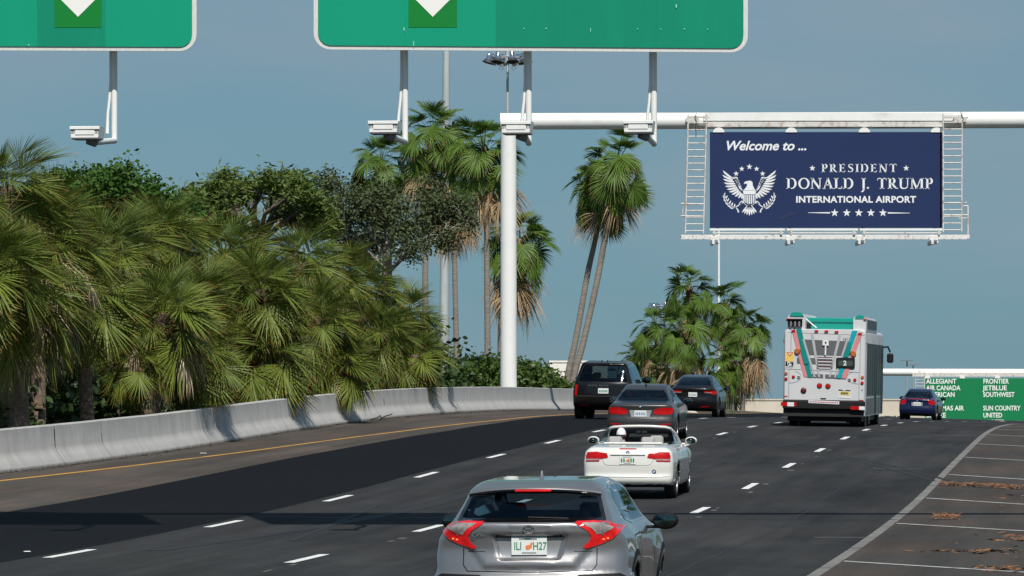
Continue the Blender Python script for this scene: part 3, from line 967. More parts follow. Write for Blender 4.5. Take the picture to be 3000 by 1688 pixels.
def leafy_tree(name, label, cat, foot, blobs, mats, n_sub, n_leaf, size, seed, trunk_r=.18, needle=False, sub_r=.32, branches=10, group=None, flat=1.0, brmat=None, brr=.05):
    rs = np.random.RandomState(seed)
    t = thing(name, label, cat, foot, group)
    fx = np.array(foot)
    V, F, tone, C = leaf_cloud(blobs, n_sub, n_leaf, size, rs, sub_r, needle, flat)
    V = V - fx; C = C - fx
    o = npmesh('crown', V, F, [mats[0]], t, False, attrs={'tone': tone, 'tip': np.zeros(len(V))}); o['kind'] = 'stuff'
    bl = np.array([b[:3] for b in blobs]) - fx
    c = bl.mean(0)
    fork = Vector((c[0] * .6, c[1] * .6, max(.5, bl[:, 2].min() - .6)))
    q = MB(); q.tube([(0, 0, -.4), tuple(fork * .5 + Vector((.1, 0, 0))), tuple(fork)], [trunk_r * 1.25, trunk_r, trunk_r * .85], 10)
    q.build('trunk', mats[1], t, smooth=True)
    for b in bl:
        q = MB(); e = Vector(b); m_ = (fork + e) / 2 + Vector((rs.normal(0, .3), rs.normal(0, .3), rs.normal(0, .2)))
        q.tube([fork, m_, e], [trunk_r * .6, trunk_r * .4, .04], 7)
        for k in range(branches):
            tt = rs.rand(); st = m_.lerp(e, tt)
            near = C[np.argsort(((C - np.array(e)) ** 2).sum(1))[:60]]
            en = Vector(near[rs.randint(len(near))])
            mm_ = st.lerp(en, .5) + Vector(rs.normal(0, .12, 3))
            q.tube([st, mm_, en], [brr, brr * .6, .012], 5, cap=False)
        q.build('limb', brmat or mats[1], t, smooth=True)
    return t
def blobs(Y, lst, jy=1.5, rs=np.random.RandomState(3)):
    r = []
    for px, py, rp in lst:
        p = W(px, py, Y); r.append((p.x, Y + rs.normal(0, jy), p.z, rp * Y / FPX))
    return r
m_bark = M('bark', (.13, .105, .085), .95, var=.4, scale=5, bump=.6)
m_bark_pale = M('pale_bark', (.30, .29, .26), .9, var=.3, scale=5)
m_leaf_dark = leafmat('dark_leaves', (.020, .062, .008), (.055, .125, .014), tip=5, trans=.2, rough=.7)
m_leaf_grey = leafmat('grey_green_leaves', (.034, .060, .018), (.105, .125, .055), tip=5, trans=.2, rough=.75)
m_leaf_pine = leafmat('olive_needles', (.060, .105, .018), (.15, .20, .042), tip=5, trans=.2, rough=.6)
m_leaf_hedge = leafmat('hedge_leaves', (.030, .070, .010), (.075, .120, .020), tip=5, trans=.2, rough=.5)
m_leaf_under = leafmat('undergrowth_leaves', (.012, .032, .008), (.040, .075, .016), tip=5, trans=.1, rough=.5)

leafy_tree('broadleaf_tree', 'dark green broadleaf tree rising behind the cabbage palms on the left', 'tree', foot_at(280, 158)[0],
           blobs(156, [(150, 560, 62), (235, 555, 50), (300, 575, 60), (360, 560, 55), (430, 600, 55), (340, 640, 80), (220, 640, 80), (520, 640, 55), (460, 660, 60), (120, 620, 60)]),
           (m_leaf_dark, m_bark), 900, 34, .15, 1, branches=4, sub_r=.26)
leafy_tree('needle_tree', 'olive green feathery tree with bare forked limbs against the sky behind the cabbage palms', 'tree', foot_at(770, 168)[0],
           blobs(166, [(575, 600, 36), (615, 560, 34), (655, 532, 30), (705, 530, 26), (755, 548, 22), (795, 533, 28), (845, 545, 32), (890, 560, 34), (640, 610, 44), (565, 660, 44), (610, 660, 40), (700, 570, 26), (835, 600, 40), (880, 630, 40), (925, 600, 30), (945, 650, 36)]),
           (m_leaf_pine, m_bark), 330, 48, .26, 2, needle=True, branches=6, sub_r=.20, brr=.03)
leafy_tree('small_leaf_tree', 'grey green small leaved tree with pale twigs in front of the thick light pole', 'tree', foot_at(1120, 172)[0],
           blobs(171, [(960, 560, 60), (930, 650, 60), (1030, 610, 58), (1120, 600, 62), (1010, 700, 55), (1110, 690, 60), (1200, 650, 60), (1290, 620, 48), (1350, 605, 38), (1210, 735, 40), (1300, 700, 36), (1375, 650, 26), (1060, 745, 40), (1250, 560, 34)], 1.2),
           (m_leaf_grey, m_bark_pale), 760, 26, .115, 3, branches=8, sub_r=.19, brmat=m_bark_pale, brr=.028, trunk_r=.10)
leafy_tree('hedge_tree', 'low rounded green tree left of the white gantry post, beyond the barrier', 'tree', W(1410, 1260, 250),
           blobs(250, [(1345, 1115, 36), (1400, 1095, 40), (1450, 1092, 36), (1370, 1140, 40), (1450, 1135, 45), (1500, 1110, 30), (1320, 1140, 30)]), (m_leaf_hedge, m_bark), 420, 26, .22, 4, branches=3)
leafy_tree('hedge_tree', 'low green tree right of the white gantry post, sloping down to the white building', 'tree', W(1560, 1260, 252),
           blobs(252, [(1530, 1100, 30), (1555, 1118, 34), (1600, 1135, 30), (1640, 1148, 26), (1575, 1095, 16), (1610, 1118, 18), (1520, 1140, 40)]), (m_leaf_hedge, m_bark), 360, 26, .22, 5, branches=3)
# undergrowth in the shade of the palms
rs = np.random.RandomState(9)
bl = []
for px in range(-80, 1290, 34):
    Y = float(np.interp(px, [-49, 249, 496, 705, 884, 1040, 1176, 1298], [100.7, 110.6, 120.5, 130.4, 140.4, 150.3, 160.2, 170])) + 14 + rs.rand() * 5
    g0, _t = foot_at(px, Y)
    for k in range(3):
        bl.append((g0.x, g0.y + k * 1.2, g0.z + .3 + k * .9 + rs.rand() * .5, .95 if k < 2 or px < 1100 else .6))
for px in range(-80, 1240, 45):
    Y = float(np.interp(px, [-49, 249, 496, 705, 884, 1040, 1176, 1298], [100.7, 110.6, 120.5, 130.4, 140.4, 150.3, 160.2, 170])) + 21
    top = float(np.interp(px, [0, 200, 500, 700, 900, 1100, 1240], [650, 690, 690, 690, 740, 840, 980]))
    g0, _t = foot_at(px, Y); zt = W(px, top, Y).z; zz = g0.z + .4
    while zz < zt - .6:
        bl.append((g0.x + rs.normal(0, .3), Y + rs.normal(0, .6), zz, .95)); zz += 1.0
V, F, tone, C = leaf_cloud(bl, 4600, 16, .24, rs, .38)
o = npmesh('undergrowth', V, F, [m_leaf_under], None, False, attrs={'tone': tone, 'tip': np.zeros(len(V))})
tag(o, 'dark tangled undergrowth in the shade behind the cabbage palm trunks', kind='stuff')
for i, (px, py) in enumerate([(190, 1190), (175, 1150), (310, 1165)]):
    pass

# ------------------------------------------------------------------ buildings and walls far off
m_beige = M('beige_stucco', (.62, .55, .45), .9, var=.05, scale=.5, dirt=(.45, .40, .34), dscale=.4, dlo=.5, dhi=.9)
m_whitewall = M('white_stucco', (.78, .74, .68), .9, var=.04, scale=.6)
b = thing('white_building', 'plain white flat roofed building beyond the leaning palm trunks', 'building', (8, 480, CAMZ - 8.5))
def wallbox(parent, x0, x1, y0, y1, z0, z1, name, mat):
    q = MB(); q.box(((x0 + x1) / 2 - parent.location.x, (y0 + y1) / 2 - parent.location.y, (z0 + z1) / 2 - parent.location.z), (x1 - x0, y1 - y0, z1 - z0))
    return q.build(name, mat, parent)
c0 = W(1611, 1062, 480); c1 = W(1780, 1062, 480)
wallbox(b, c0.x, c1.x, 480, 492, CAMZ - 8.5, c0.z, 'wall', m_whitewall)
wallbox(b, c0.x - .08, c1.x + .08, 479.92, 492.08, c0.z, c0.z + .18, 'parapet', m_whitewall)
b = thing('boundary_wall', 'long low beige wall under the sky between the far palms and the green airline sign', 'wall', (20, 430, CAMZ - 8.5))
c0 = W(1740, 1173, 430); c1 = W(3150, 1173, 430)
wallbox(b, c0.x, c1.x, 430, 430.4, CAMZ - 8.5, c0.z, 'wall', m_beige)
wallbox(b, c0.x, c1.x, 429.93, 430.47, c0.z, c0.z + .12, 'coping', m_beige)
# low concrete kerb piece and grass at the crest beyond the black sedan
q = MB()
p0 = W(1970, 1213, 232); p1 = W(2062, 1218, 232)
q.add([p0 + Vector((0, 0, .35)), p0 + Vector((.6, 0, .35)), p1 + Vector((0, 0, 0)), p1 + Vector((0, 0, -.8)), p0 + Vector((0, 0, -.8)),
       p0 + Vector((0, 2.5, .35)), p0 + Vector((.6, 2.5, .35)), p1 + Vector((0, 2.5, 0)), p1 + Vector((0, 2.5, -.8)), p0 + Vector((0, 2.5, -.8))],
      [(0, 4, 3, 2, 1), (5, 6, 7, 8, 9), (0, 1, 6, 5), (1, 2, 7, 6), (2, 3, 8, 7), (4, 0, 5, 9)])
tag(q.build('traffic_island', m_whitewall), 'sunlit white concrete nose of a traffic island under the black sedan', kind='structure')
def tuft(px, py, Y, n, h, label):
    V = []; F = []
    for i in range(n):
        p = W(px + rs.normal(0, 14), py, Y) + Vector((0, rs.normal(0, .4), -.35)); d = Vector((rs.normal(0, .35), rs.normal(0, .3), 1)) * h * (.5 + rs.rand())
        o = len(V); V += [tuple(p - Vector((.03, 0, 0))), tuple(p + Vector((.03, 0, 0))), tuple(p + d)]; F.append((o, o + 1, o + 2))
    o = npmesh('weeds', np.array(V), np.array(F), [m_leaf_hedge], None, False, attrs={'tone': rs.rand(len(V)), 'tip': np.zeros(len(V))})
    return tag(o, label, kind='stuff')
tuft(2075, 1217, 240, 240, .45, 'bright grass seen under the black sedan at the crest')
tuft(2140, 1217, 240, 90, .5, 'weeds at the foot of the far palm trunks')
tuft(2230, 1220, 250, 16, .4, 'two small weeds before the beige wall')
tuft(2246, 1221, 250, 12, .35, 'small weed before the beige wall')
# pipes and clutter at the foot of the beige wall
q = MB()
for a, w_, h_ in ((2598, 16, 5), (2612, 12, 3), (2622, 4, 6), (2634, 10, 4), (2584, 8, 3), (2570, 8, 2)):
    p = W(a, 1222, 320); q.box((p.x, 320, p.z - .1), (w_ * .022, .4, h_ * .022 + .25), bev=.03)
    
tag(q.build('kerbside_debris', m_darkmetal), 'dark scraps lying at the foot of the beige wall left of the blue sedan', 'debris')

# ------------------------------------------------------------------ light masts
def pole_obj(name, label, cat, px, ytop, ybot, Y, r0, r1, mat, group=None, lean=0):
    a = W(px, ybot, Y); b_ = W(px + lean, ytop, Y)
    foot = Vector((a.x, Y, CAMZ - 5 if Y > 200 else a.z - 1.2))
    t = thing(name, label, cat, foot, group)
    q = MB(); q.tube([(0, 0, 0), tuple(a - foot), tuple(b_ - foot)], [r0, r0, r1], 16); q.build('pole', mat, t, smooth=True)
    for z in (.35, .62, .85):
        c = (a - foot).lerp(b_ - foot, z)
        rr = r0 + (r1 - r0) * z
        q = MB(); q.tube([c, c + Vector((0, 0, .05))], [rr + .006, rr + .006], 16); q.build('seam', mat, t)
    return t, foot
m_mast = M('weathered_mast', (.42, .46, .47), .6, var=.15, scale=1.5, stretch=(1, 1, .3), metal=.15)
pole_obj('light_mast', 'thick pale galvanised mast rising from behind the barrier to above the large green sign', 'light pole', 1300, 0, 1140, 312, .325, .20, m_mast, lean=9)
def floodhead(t, c, s=1.0, n=8, name='floodlight', rr=1.0):
    """ring of shielded floodlights round a mast top"""
    q = MB()
    for k in range(16):
        a = 2 * math.pi * k / 16; b_ = 2 * math.pi * (k + 1) / 16
        q.tube([c + Vector((math.cos(a), math.sin(a), 0)) * rr * .75 * s, c + Vector((math.cos(b_), math.sin(b_), 0)) * rr * .75 * s], .035 * s, 6)
    for k in range(4):
        a = math.pi / 2 * k + .3
        q.tube([c, c + Vector((math.cos(a), math.sin(a), 0)) * rr * .75 * s], .035 * s, 6)
    q.tube([c - Vector((0, 0, .3 * s)), c + Vector((0, 0, .35 * s))], [.16 * s, .12 * s], 10)
    q.build('light_ring', m_galv, t, smooth=True)
    for k in range(n):
        a = 2 * math.pi * k / n + .25
        d = Vector((math.cos(a), math.sin(a), 0)); e = c + d * rr * s + Vector((0, 0, .02))
        h = MB()
        h.tube([e - d * .3 * s + Vector((0, 0, .05 * s)), e + Vector((0, 0, .1 * s)), e + Vector((0, 0, -.05 * s)), e + Vector((0, 0, -.2 * s))], [.05 * s, .13 * s, .17 * s, .19 * s], 12)
        h.build(name, m_chrome, t, smooth=True)
        h = MB(); tilt = e + Vector((0, 0, -.22 * s))
        h.tube([tilt + Vector((0, 0, .05 * s)), tilt + d * .05 * s - Vector((0, 0, .12 * s))], [.21 * s, .33 * s], 14, cap=False)
        h.tube([tilt + Vector((0, 0, .02 * s)), tilt + Vector((0, 0, -.03 * s))], [.2 * s, .2 * s], 14)
        h.build('lamp_shield', m_darkmetal, t, smooth=True)
t, ft = pole_obj('floodlight_mast', 'slim floodlight mast with a ring of lamps close under the large green sign', 'light pole', 1487, 180, 1140, 240, .085, .06, m_mast)
floodhead(t, W(1487, 168, 240) - ft, .92, 8)
for k in (-1, 1):
    q = MB(); c = W(1487 + 18 * k, 200, 240) - ft
    pts = [c + Vector((math.cos(a) * .09, 0, math.sin(a) * .09)) for a in np.linspace(0, 6.28, 12)]
    q.tube(pts, .012, 5); q.build('cable_loop', m_darkmetal, t)
t, ft = pole_obj('light_mast', 'thin white mast between the blue welcome sign and the far palm clump', 'light pole', 2106, 600, 1240, 335, .095, .072, m_white)
t, ft = pole_obj('floodlight_mast', 'distant floodlight mast half hidden by the left side of the far palm clump', 'light pole', 1947, 890, 1240, 330, .09, .07, m_mast)
floodhead(t, W(1947, 897, 330) - ft, .95, 7)
for (px, py, Y, lab) in ((2657, 1058, 470, 'distant floodlight mast above the far white gantry, the taller of two'), (2675, 1071, 500, 'distant floodlight mast above the far white gantry, the shorter of two')):
    t, ft = pole_obj('floodlight_mast', lab, 'light pole', px, py, 1240, Y, .075, .06, m_galv, 'distant floodlight masts')
    q = MB(); c = W(px, py - 2, Y) - ft
    q.box(tuple(c), (1.0, 1.0, .07)); q.build('light_ring', m_greymetal, t)
    for k in range(6):
        q = MB(); q.box(tuple(c + Vector(((k - 2.5) * .19, -.1 * (k % 2), .02))), (.13, .22, .13), bev=.02); q.build('floodlight', m_greymetal, t)

# ------------------------------------------------------------------ lettering
def text_mesh(txt, size, bold=0.0, shear=0.0, xs=1.0, spacing=1.0, align='LEFT'):
    cu = bpy.data.curves.new('t', 'FONT'); cu.body = txt; cu.size = size; cu.offset = bold; cu.shear = shear
    cu.space_character = spacing; cu.align_x = align; cu.fill_mode = 'BOTH'; cu.resolution_u = 4
    o = bpy.data.objects.new('t', cu); COL.objects.link(o)
    dg = bpy.context.evaluated_depsgraph_get(); dg.update()
    me = bpy.data.meshes.new_from_object(o.evaluated_get(dg))
    vs = [(v.co.x * xs, v.co.y) for v in me.vertices]; fs = [tuple(p.vertices) for p in me.polygons]
    bpy.data.objects.remove(o); bpy.data.curves.remove(cu); 
    return vs, fs

def put_text(name, txt, mat, parent, fn, size, **k):
    """fn maps sign-plane (u right, v up) to local coordinates"""
    vs, fs = text_mesh(txt, size, **k)
    if not vs: return
    q = MB(); q.add([fn(*v) for v in vs], fs)
    return q.build(name, mat, parent)

# serif capitals built from thick and thin strokes, cap height 1
def ribbon(pts, ws):
    pts = [Vector((p[0], p[1])) for p in pts]; n = len(pts); a = []; b = []
    for i, p in enumerate(pts):
        d = (pts[min(i + 1, n - 1)] - pts[max(i - 1, 0)]).normalized(); nn = Vector((-d.y, d.x))
        w = ws[i] if hasattr(ws, '__len__') else ws
        a.append(p + nn * w / 2); b.append(p - nn * w / 2)
    return [[tuple(a[i]), tuple(a[i + 1]), tuple(b[i + 1]), tuple(b[i])] for i in range(n - 1)]
TK, TN, SR = .172, .075, .065
def bar(x0, y0, x1, y1): return [[(x0, y0), (x1, y0), (x1, y1), (x0, y1)]]
def stem(x, w=TK, y0=0, y1=1, s=.09, bot=True, topb=True):
    r = bar(x, y0, x + w, y1)
    if bot: r += bar(x - s, y0, x + w + s, y0 + SR)
    if topb: r += bar(x - s, y1 - SR, x + w + s, y1)
    return r
def arc(cx, cy, rx, ry, a0, a1, wf, n=14):
    p = []; w = []
    for i in range(n + 1):
        a = R(a0 + (a1 - a0) * i / n); p.append((cx + rx * math.cos(a), cy + ry * math.sin(a))); w.append(TN + (TK - TN) * abs(math.cos(a)) ** 1.4 * wf)
    return ribbon(p, w)
GL = {
 'I': (stem(.1), .36), 
 'P': (stem(.1) + bar(.2, 1 - TN, .38, 1) + bar(.2, .44, .38, .44 + TN) + arc(.38, .72, .17, .245, 90, -90, 1), .68),
 'R': (stem(.1) + bar(.2, 1 - TN, .38, 1) + bar(.2, .47, .38, .47 + TN) + arc(.38, .735, .165, .23, 90, -90, 1) + ribbon([(.36, .5), (.55, .2), (.72, .03)], [.15, .16, .12]) + bar(.64, 0, .84, SR), .84),
 'E': (stem(.1) + bar(.2, 1 - TN, .62, 1) + bar(.2, .48, .52, .48 + TN) + bar(.2, 0, .66, TN) + bar(.58, .8, .63, 1) + bar(.61, 0, .67, .22) + bar(.48, .4, .53, .62), .74),
 'D': (stem(.1) + bar(.2, 1 - TN, .42, 1) + bar(.2, 0, .42, TN) + arc(.42, .5, .33, .465, 90, -90, 1), .90),
 'O': (arc(.48, .5, .37, .475, 0, 360, 1, 32), .96),
 'N': (stem(.1, TN) + stem(.72, TN, bot=False) + ribbon([(.1, .99), (.75, .0)], .17), .92),
 'T': (stem(.33, topb=False) + bar(.03, 1 - TN, .79, 1) + bar(.03, .78, .08, 1) + bar(.74, .78, .79, 1), .82),
 'A': (ribbon([(.12, .02), (.43, 1.0)], TN) + ribbon([(.40, 1.0), (.72, .02)], .17) + bar(.2, .33, .62, .33 + TN * .9) + bar(.0, 0, .24, SR) + bar(.56, 0, .86, SR), .86),
 'L': (stem(.1) + bar(.2, 0, .64, TN) + bar(.6, 0, .66, .24), .68),
 'J': (stem(.16, y0=-.05, bot=False) + ribbon([(.245, .0), (.235, -.12), (.17, -.24), (.05, -.29)], [.165, .15, .10, .07]), .44),
 'U': (stem(.08, y0=.3, bot=False) + stem(.68, TN, y0=.3, bot=False) + ribbon([(.165, .32), (.19, .14), (.29, .045), (.43, .03), (.58, .06), (.69, .17), (.715, .32)], [TK, .16, .11, .09, .085, .08, .07]), .90),
 'M': (stem(.08, TN, topb=False) + ribbon([(.13, 1.0), (.50, .0)], .16) + ribbon([(.48, .0), (.84, 1.0)], TN) + stem(.82, TK, topb=False) + bar(.0, 1 - SR, .2, 1) + bar(.8, 1 - SR, 1.07, 1), 1.12),
 'S': (ribbon([(.56, .80), (.50, .92), (.36, .965), (.22, .93), (.13, .82), (.15, .68), (.28, .58), (.43, .49), (.54, .38), (.55, .22), (.46, .09), (.31, .035), (.17, .07), (.09, .20)], [.05, .06, .07, .08, .11, .14, .17, .18, .16, .12, .09, .07, .06, .05]) + bar(.54, .78, .58, 1) + bar(.07, 0, .11, .24), .68),
 '.': ([[(.1 + .09 * math.cos(a), .09 + .09 * math.sin(a)) for a in np.linspace(0, 6.28, 9)[:-1]]], .3),
 ' ': ([], .42),
}
def serif(txt, h, track=.06):
    x = 0; polys = []
    for ch in txt:
        g_, w_ = GL[ch]
        polys += [[((p[0] + x) * h, p[1] * h) for p in pl] for pl in g_]
        x += w_ + track
    return polys, (x - track) * h
def put_polys(name, polys, mat, parent, fn):
    q = MB()
    for pl in polys:
        q.add([fn(*p) for p in pl], [tuple(range(len(pl)))])
    return q.build(name, mat, parent)
def star(cx, cy, r, rot=0):
    return [[(cx + (r if k % 2 == 0 else r * .4) * math.sin(R(36 * k + rot)), cy + (r if k % 2 == 0 else r * .4) * math.cos(R(36 * k + rot))) for k in range(10)]]
def fan(polys):
    """star polygons are concave: cut into triangles round the centre"""
    o = []
    for pl in polys:
        c = (sum(p[0] for p in pl) / len(pl), sum(p[1] for p in pl) / len(pl))
        for i in range(len(pl)):
            o.append([c, pl[i], pl[(i + 1) % len(pl)]])
    return o

# ------------------------------------------------------------------ the welcome gantry
m_navy = M('navy_vinyl', (.010, .024, .088), .55, spec=.3, var=.06, scale=.8)
m_print = M('white_print', (.74, .76, .78), .5)
m_ladder = M('weathered_white_steel', (.60, .58, .55), .6, dirt=(.33, .22, .17), dscale=5, dlo=.5, dhi=.75)
GY = 195.5
def gpx(px, py, Y=GY): return W(px, py, Y)
foot, _ = foot_at(1490, GY); pc = gpx(1490, 357)
g0 = Vector((pc.x, GY, foot.z))
G = thing('overhead_gantry', 'white tubular gantry carrying the large navy blue welcome sign above the road', 'gantry', g0)
Lg = lambda v: tuple(Vector(v) - g0)
BR = .324
q = MB(); q.tube([(0, 0, -.5), (0, 0, .04), (0, 0, pc.z - g0.z - .02)], [.325, .325, .305], 40); q.build('post', m_white, G, angle=40)
beamz = gpx(0, 356).z; xr = gpx(3000, 0).x + 3.2
q = MB(); q.tube([(-.31, 0, beamz - g0.z), (xr - g0.x + .3, 0, beamz - g0.z + .07)], [BR, BR], 40); q.build('beam', m_white, G, angle=40)
q = MB(); q.tube([(-.325, 0, beamz - g0.z), (-.31, 0, beamz - g0.z)], [BR + .012, BR + .012], 40); q.build('end_plate', m_white, G, angle=40)
q = MB(); q.tube([(xr - g0.x, 0, -6), (xr - g0.x, 0, beamz - g0.z)], [.32, .31], 40); q.build('post', m_white, G, angle=40)
ZP = lambda zx, zy, Y=GY: gpx(1950 + zx / 2.7116, 310 + zy / 2.7116, Y)       # enlargement coordinates of the sign
SY = GY - .55
# sign panel
a = ZP(352, 970, SY); b = ZP(2200, 208, SY)
q = MB(); q.box(Lg(((a.x + b.x) / 2, SY + .03, (a.z + b.z) / 2)), (b.x - a.x, .06, b.z - a.z), bev=.01); panel = q.build('sign_panel', m_navy, G)
EM = lambda x, y: Lg(ZP(x, y, SY - .008))
up_ = lambda zx0, zy0, sc: (lambda u, v: EM(zx0 + u * sc, zy0 - v * sc))
put_text('lettering', 'Welcome to ...', m_print, panel, up_(468, 352, 1), 104, bold=2.4, shear=.28, xs=1.03)
pl, w_ = serif('PRESIDENT', 66, .17); pl = [[(p[0] * 600 / w_, p[1]) for p in q_] for q_ in pl]
put_polys('lettering', pl, m_print, panel, up_(1238, 528, 1))
pl, w_ = serif('DONALD J. TRUMP', 86, .05); pl = [[(p[0] * 1170 / w_, p[1]) for p in q_] for q_ in pl]
put_polys('lettering', pl, m_print, panel, up_(958, 660, 1))
put_text('lettering', 'INTERNATIONAL AIRPORT', m_print, panel, up_(1034, 768, 1), 71, bold=2.2, xs=1.055, spacing=1.06)
for cx in (1166, 1911): put_polys('printed_star', fan(star(cx, -496, 25)), m_print, panel, lambda u, v: EM(u, -v))
for cx in (1343, 1439, 1535, 1631, 1727): put_polys('printed_star', fan(star(cx, -851, 33)), m_print, panel, lambda u, v: EM(u, -v))
put_polys('printed_rule', [[(1132, -848), (1306, -845), (1306, -856), (1132, -851)]], m_print, panel, lambda u, v: EM(u, -v))
put_polys('printed_rule', [[(1942, -851), (1766, -846), (1766, -857), (1942, -854)]], m_print, panel, lambda u, v: EM(u, -v))
# eagle emblem, coordinates of the 3.68x enlargement turned to the 2.71x one
def E8(x, y): return (2080 + x / 3.68 - 1950) * 2.7116, -((450 + y / 3.68 - 310) * 2.7116)
em = []
def feather(r0, tp, w, bend=0):
    a_ = Vector(r0); b_ = Vector(tp); d = b_ - a_; nn = Vector((-d.y, d.x)).normalized()
    pts = [a_, a_.lerp(b_, .35) + nn * bend * .8, a_.lerp(b_, .75) + nn * bend, b_]
    return [ [tuple(p) for p in pl_] for pl_ in ribbon([tuple(p) for p in pts], [w * .75, w, w * .9, w * .15]) ]
tips = [(140, 183), (135, 232), (143, 275), (152, 316), (165, 352), (183, 386), (206, 415), (234, 441), (268, 463), (305, 480), (340, 488)]
roots = [(232, 262), (245, 285), (258, 305), (270, 325), (281, 345), (292, 364), (303, 381), (314, 397), (325, 411), (336, 424), (346, 434)]
E_ = []
for s_ in (1, -1):
    mir = lambda p: (425 + s_ * (p[0] - 425), p[1])
    for r0, tp in zip(roots, tips):
        E_ += feather(mir(r0), mir(tp), 21, -5 * s_)
    for i in range(9):
        u = i / 8
        r0 = (262 + 88 * u, 262 + 150 * u); tp = (240 + 70 * u, 262 + 112 * u)
        E_ += feather(mir((258 + 92 * u ** 1.2, 258 + 140 * u)), mir((300 + 50 * u, 262 + 128 * u)), 15, 0)
    E_ += ribbon([mir(p) for p in [(235, 258), (268, 268), (295, 292), (308, 330), (322, 370), (350, 400)]], [10, 16, 18, 16, 16, 12])
    # branch with leaves
    st = [(155, 425), (168, 480), (200, 540), (255, 590), (330, 520)]
    st2 = [(158, 430), (172, 490), (205, 545), (250, 580), (290, 590)]
    E_ += ribbon([mir(p) for p in st2], 5)
    for (cx, cy, ang) in [(158, 440, 80), (150, 470, 120), (180, 470, 60), (160, 505, 130), (195, 500, 60), (180, 540, 140), (218, 525, 65), (205, 568, 150), (240, 545, 70), (232, 588, 160), (265, 560, 75)]:
        d = Vector((math.cos(R(ang)), -math.sin(R(ang)))) * 19
        E_ += feather(mir((cx - d.x * .9, cy - d.y * .9)), mir((cx + d.x, cy + d.y)), 14)
    # claw and stem ends
    E_ += ribbon([mir(p) for p in [(262, 585), (300, 565), (345, 525)]], [9, 10, 12])
    E_ += ribbon([mir(p) for p in [(270, 575), (300, 605), (308, 635)]], [12, 12, 16])
    E_ += ribbon([mir(p) for p in [(318, 545), (345, 520), (362, 535)]], [22, 26, 12])
    # tail
for k in range(-3, 4):
    a_ = R(k * 13)
    E_ += feather((425 + 14 * math.sin(a_) * 2, 565), (425 + 125 * math.sin(a_), 565 + (105 - abs(k) * 5) * math.cos(a_)), 19)
# head, neck
E_ += [[(366, 318), (380, 300), (410, 292), (440, 294), (458, 312), (462, 345), (470, 375), (490, 395), (362, 395), (380, 372), (395, 350), (400, 334), (382, 326), (370, 332)][i:i + 0] for i in ()]
E_ += [[(400, 296), (440, 293), (458, 308), (462, 345), (400, 345)], [(366, 322), (378, 302), (402, 296), (402, 332), (380, 322), (368, 332)], [(400, 345), (462, 345), (478, 380), (492, 397), (358, 397), (384, 372)]]
# shield
E_ += [[(355, 400), (497, 400), (490, 440), (362, 440)]]
for k in range(7):
    x = 362 + k * 20
    bt_ = 545 - abs(k - 3) ** 1.5 * 6
    E_ += [[(x - 1 if k == 0 else x, 446), (x + 12, 446), (x + 12, bt_ + 8 * (1 if k < 3 else -.4)), (x, bt_ + 8 * (-.4 if k < 4 else 1) + 4)]]
E_ += ribbon([(358, 440), (358, 520), (385, 552), (425, 572), (465, 552), (492, 520), (492, 440)], 5)
put_polys('eagle_emblem', [[E8(*p) for p in pl_] for pl_ in E_ if len(pl_) > 2], m_print, panel, lambda u, v: EM(u, -v))
for (x, y, r_) in ((282, 217, 30), (343, 165, 30), (425, 143, 34), (503, 165, 30), (567, 217, 30)):
    u0, v0 = E8(x, y)
    put_polys('printed_star', fan(star(u0, v0, r_ * .737)), m_print, panel, lambda u, v: EM(u, -v))
m_navy2 = M('scuffed_vinyl', (.011, .022, .075), .5)
put_polys('vinyl_crease', [[(885, -905), (930, -905), (985, -880), (1045, -862), (1075, -868), (1040, -850), (985, -846), (940, -870)][::-1]], m_navy2, panel, lambda u, v: EM(u, -v))
# channel under the beam and round hanger ends
a = ZP(330, 150); b = ZP(2200, 180)
q = MB(); q.box(Lg(((a.x + b.x) / 2, GY - .30, (a.z + b.z) / 2 + .12)), (b.x - a.x, .12, .30)); q.build('hanger_channel', m_ladder, G)
q = MB(); q.box(Lg(((a.x + b.x) / 2 + .3, GY - .34, ZP(0, 92).z)), (b.x - a.x + .9, .10, .31)); q.build('hanger_channel', m_white, G)
for zx in (422, 998, 1578, 2152):
    c = ZP(zx, 208, SY)
    q = MB(); pts = []
    prof_ = [(math.cos(a_) * .225, math.sin(a_) * .19) for a_ in np.linspace(0, math.pi, 13)]
    q.prism([(c.x - g0.x + p[0], c.z - g0.z + p[1] - .015) for p in prof_], SY - g0.y - .04, SY - g0.y + .5); q.build('hanger_cap', m_white, G)
    q = MB(); q.box((c.x - g0.x, .18, c.z - g0.z - 1.8), (.12, .2, 4.0)); q.build('hanger_bar', m_white, G)
# ladders
def ladder(G, Lf, p00, p01, p10, p11, Y, step, r=.033, name='ladder', mat=m_ladder):
    """p00,p01: bottom left/right, p10,p11: top left/right (world points)"""
    q = MB()
    q.tube([Lf(p00), Lf(p10)], r, 8); q.tube([Lf(p01), Lf(p11)], r, 8)
    o = q.build(name, mat, G, smooth=True)
    n = int((Vector(p10) - Vector(p00)).length / step)
    for i in range(n + 1):
        u = (i + .35) / (n + .6)
        a_ = Vector(p00).lerp(Vector(p10), u); b_ = Vector(p01).lerp(Vector(p11), u)
        k = MB(); k.tube([Lf(a_), Lf(b_)], r * .8, 6); k.build('rung', mat, o, smooth=True)
    return o
LY = GY - .95
ladder(G, Lg, ZP(157, 1012, LY), ZP(300, 1012, LY), ZP(180, 70, LY), ZP(326, 70, LY), LY, .258)
ladder(G, Lg, ZP(2205, 1005, LY), ZP(2352, 1005, LY), ZP(2205, 66, LY), ZP(2356, 66, LY), LY, .256)
def brace(pts, r=.03, name='rail', mat=m_ladder, par=None, Y=LY):
    q = MB(); q.tube([Lg(ZP(x, y, Y)) for x, y in pts], r, 8); return q.build(name, mat, par or G, smooth=True)
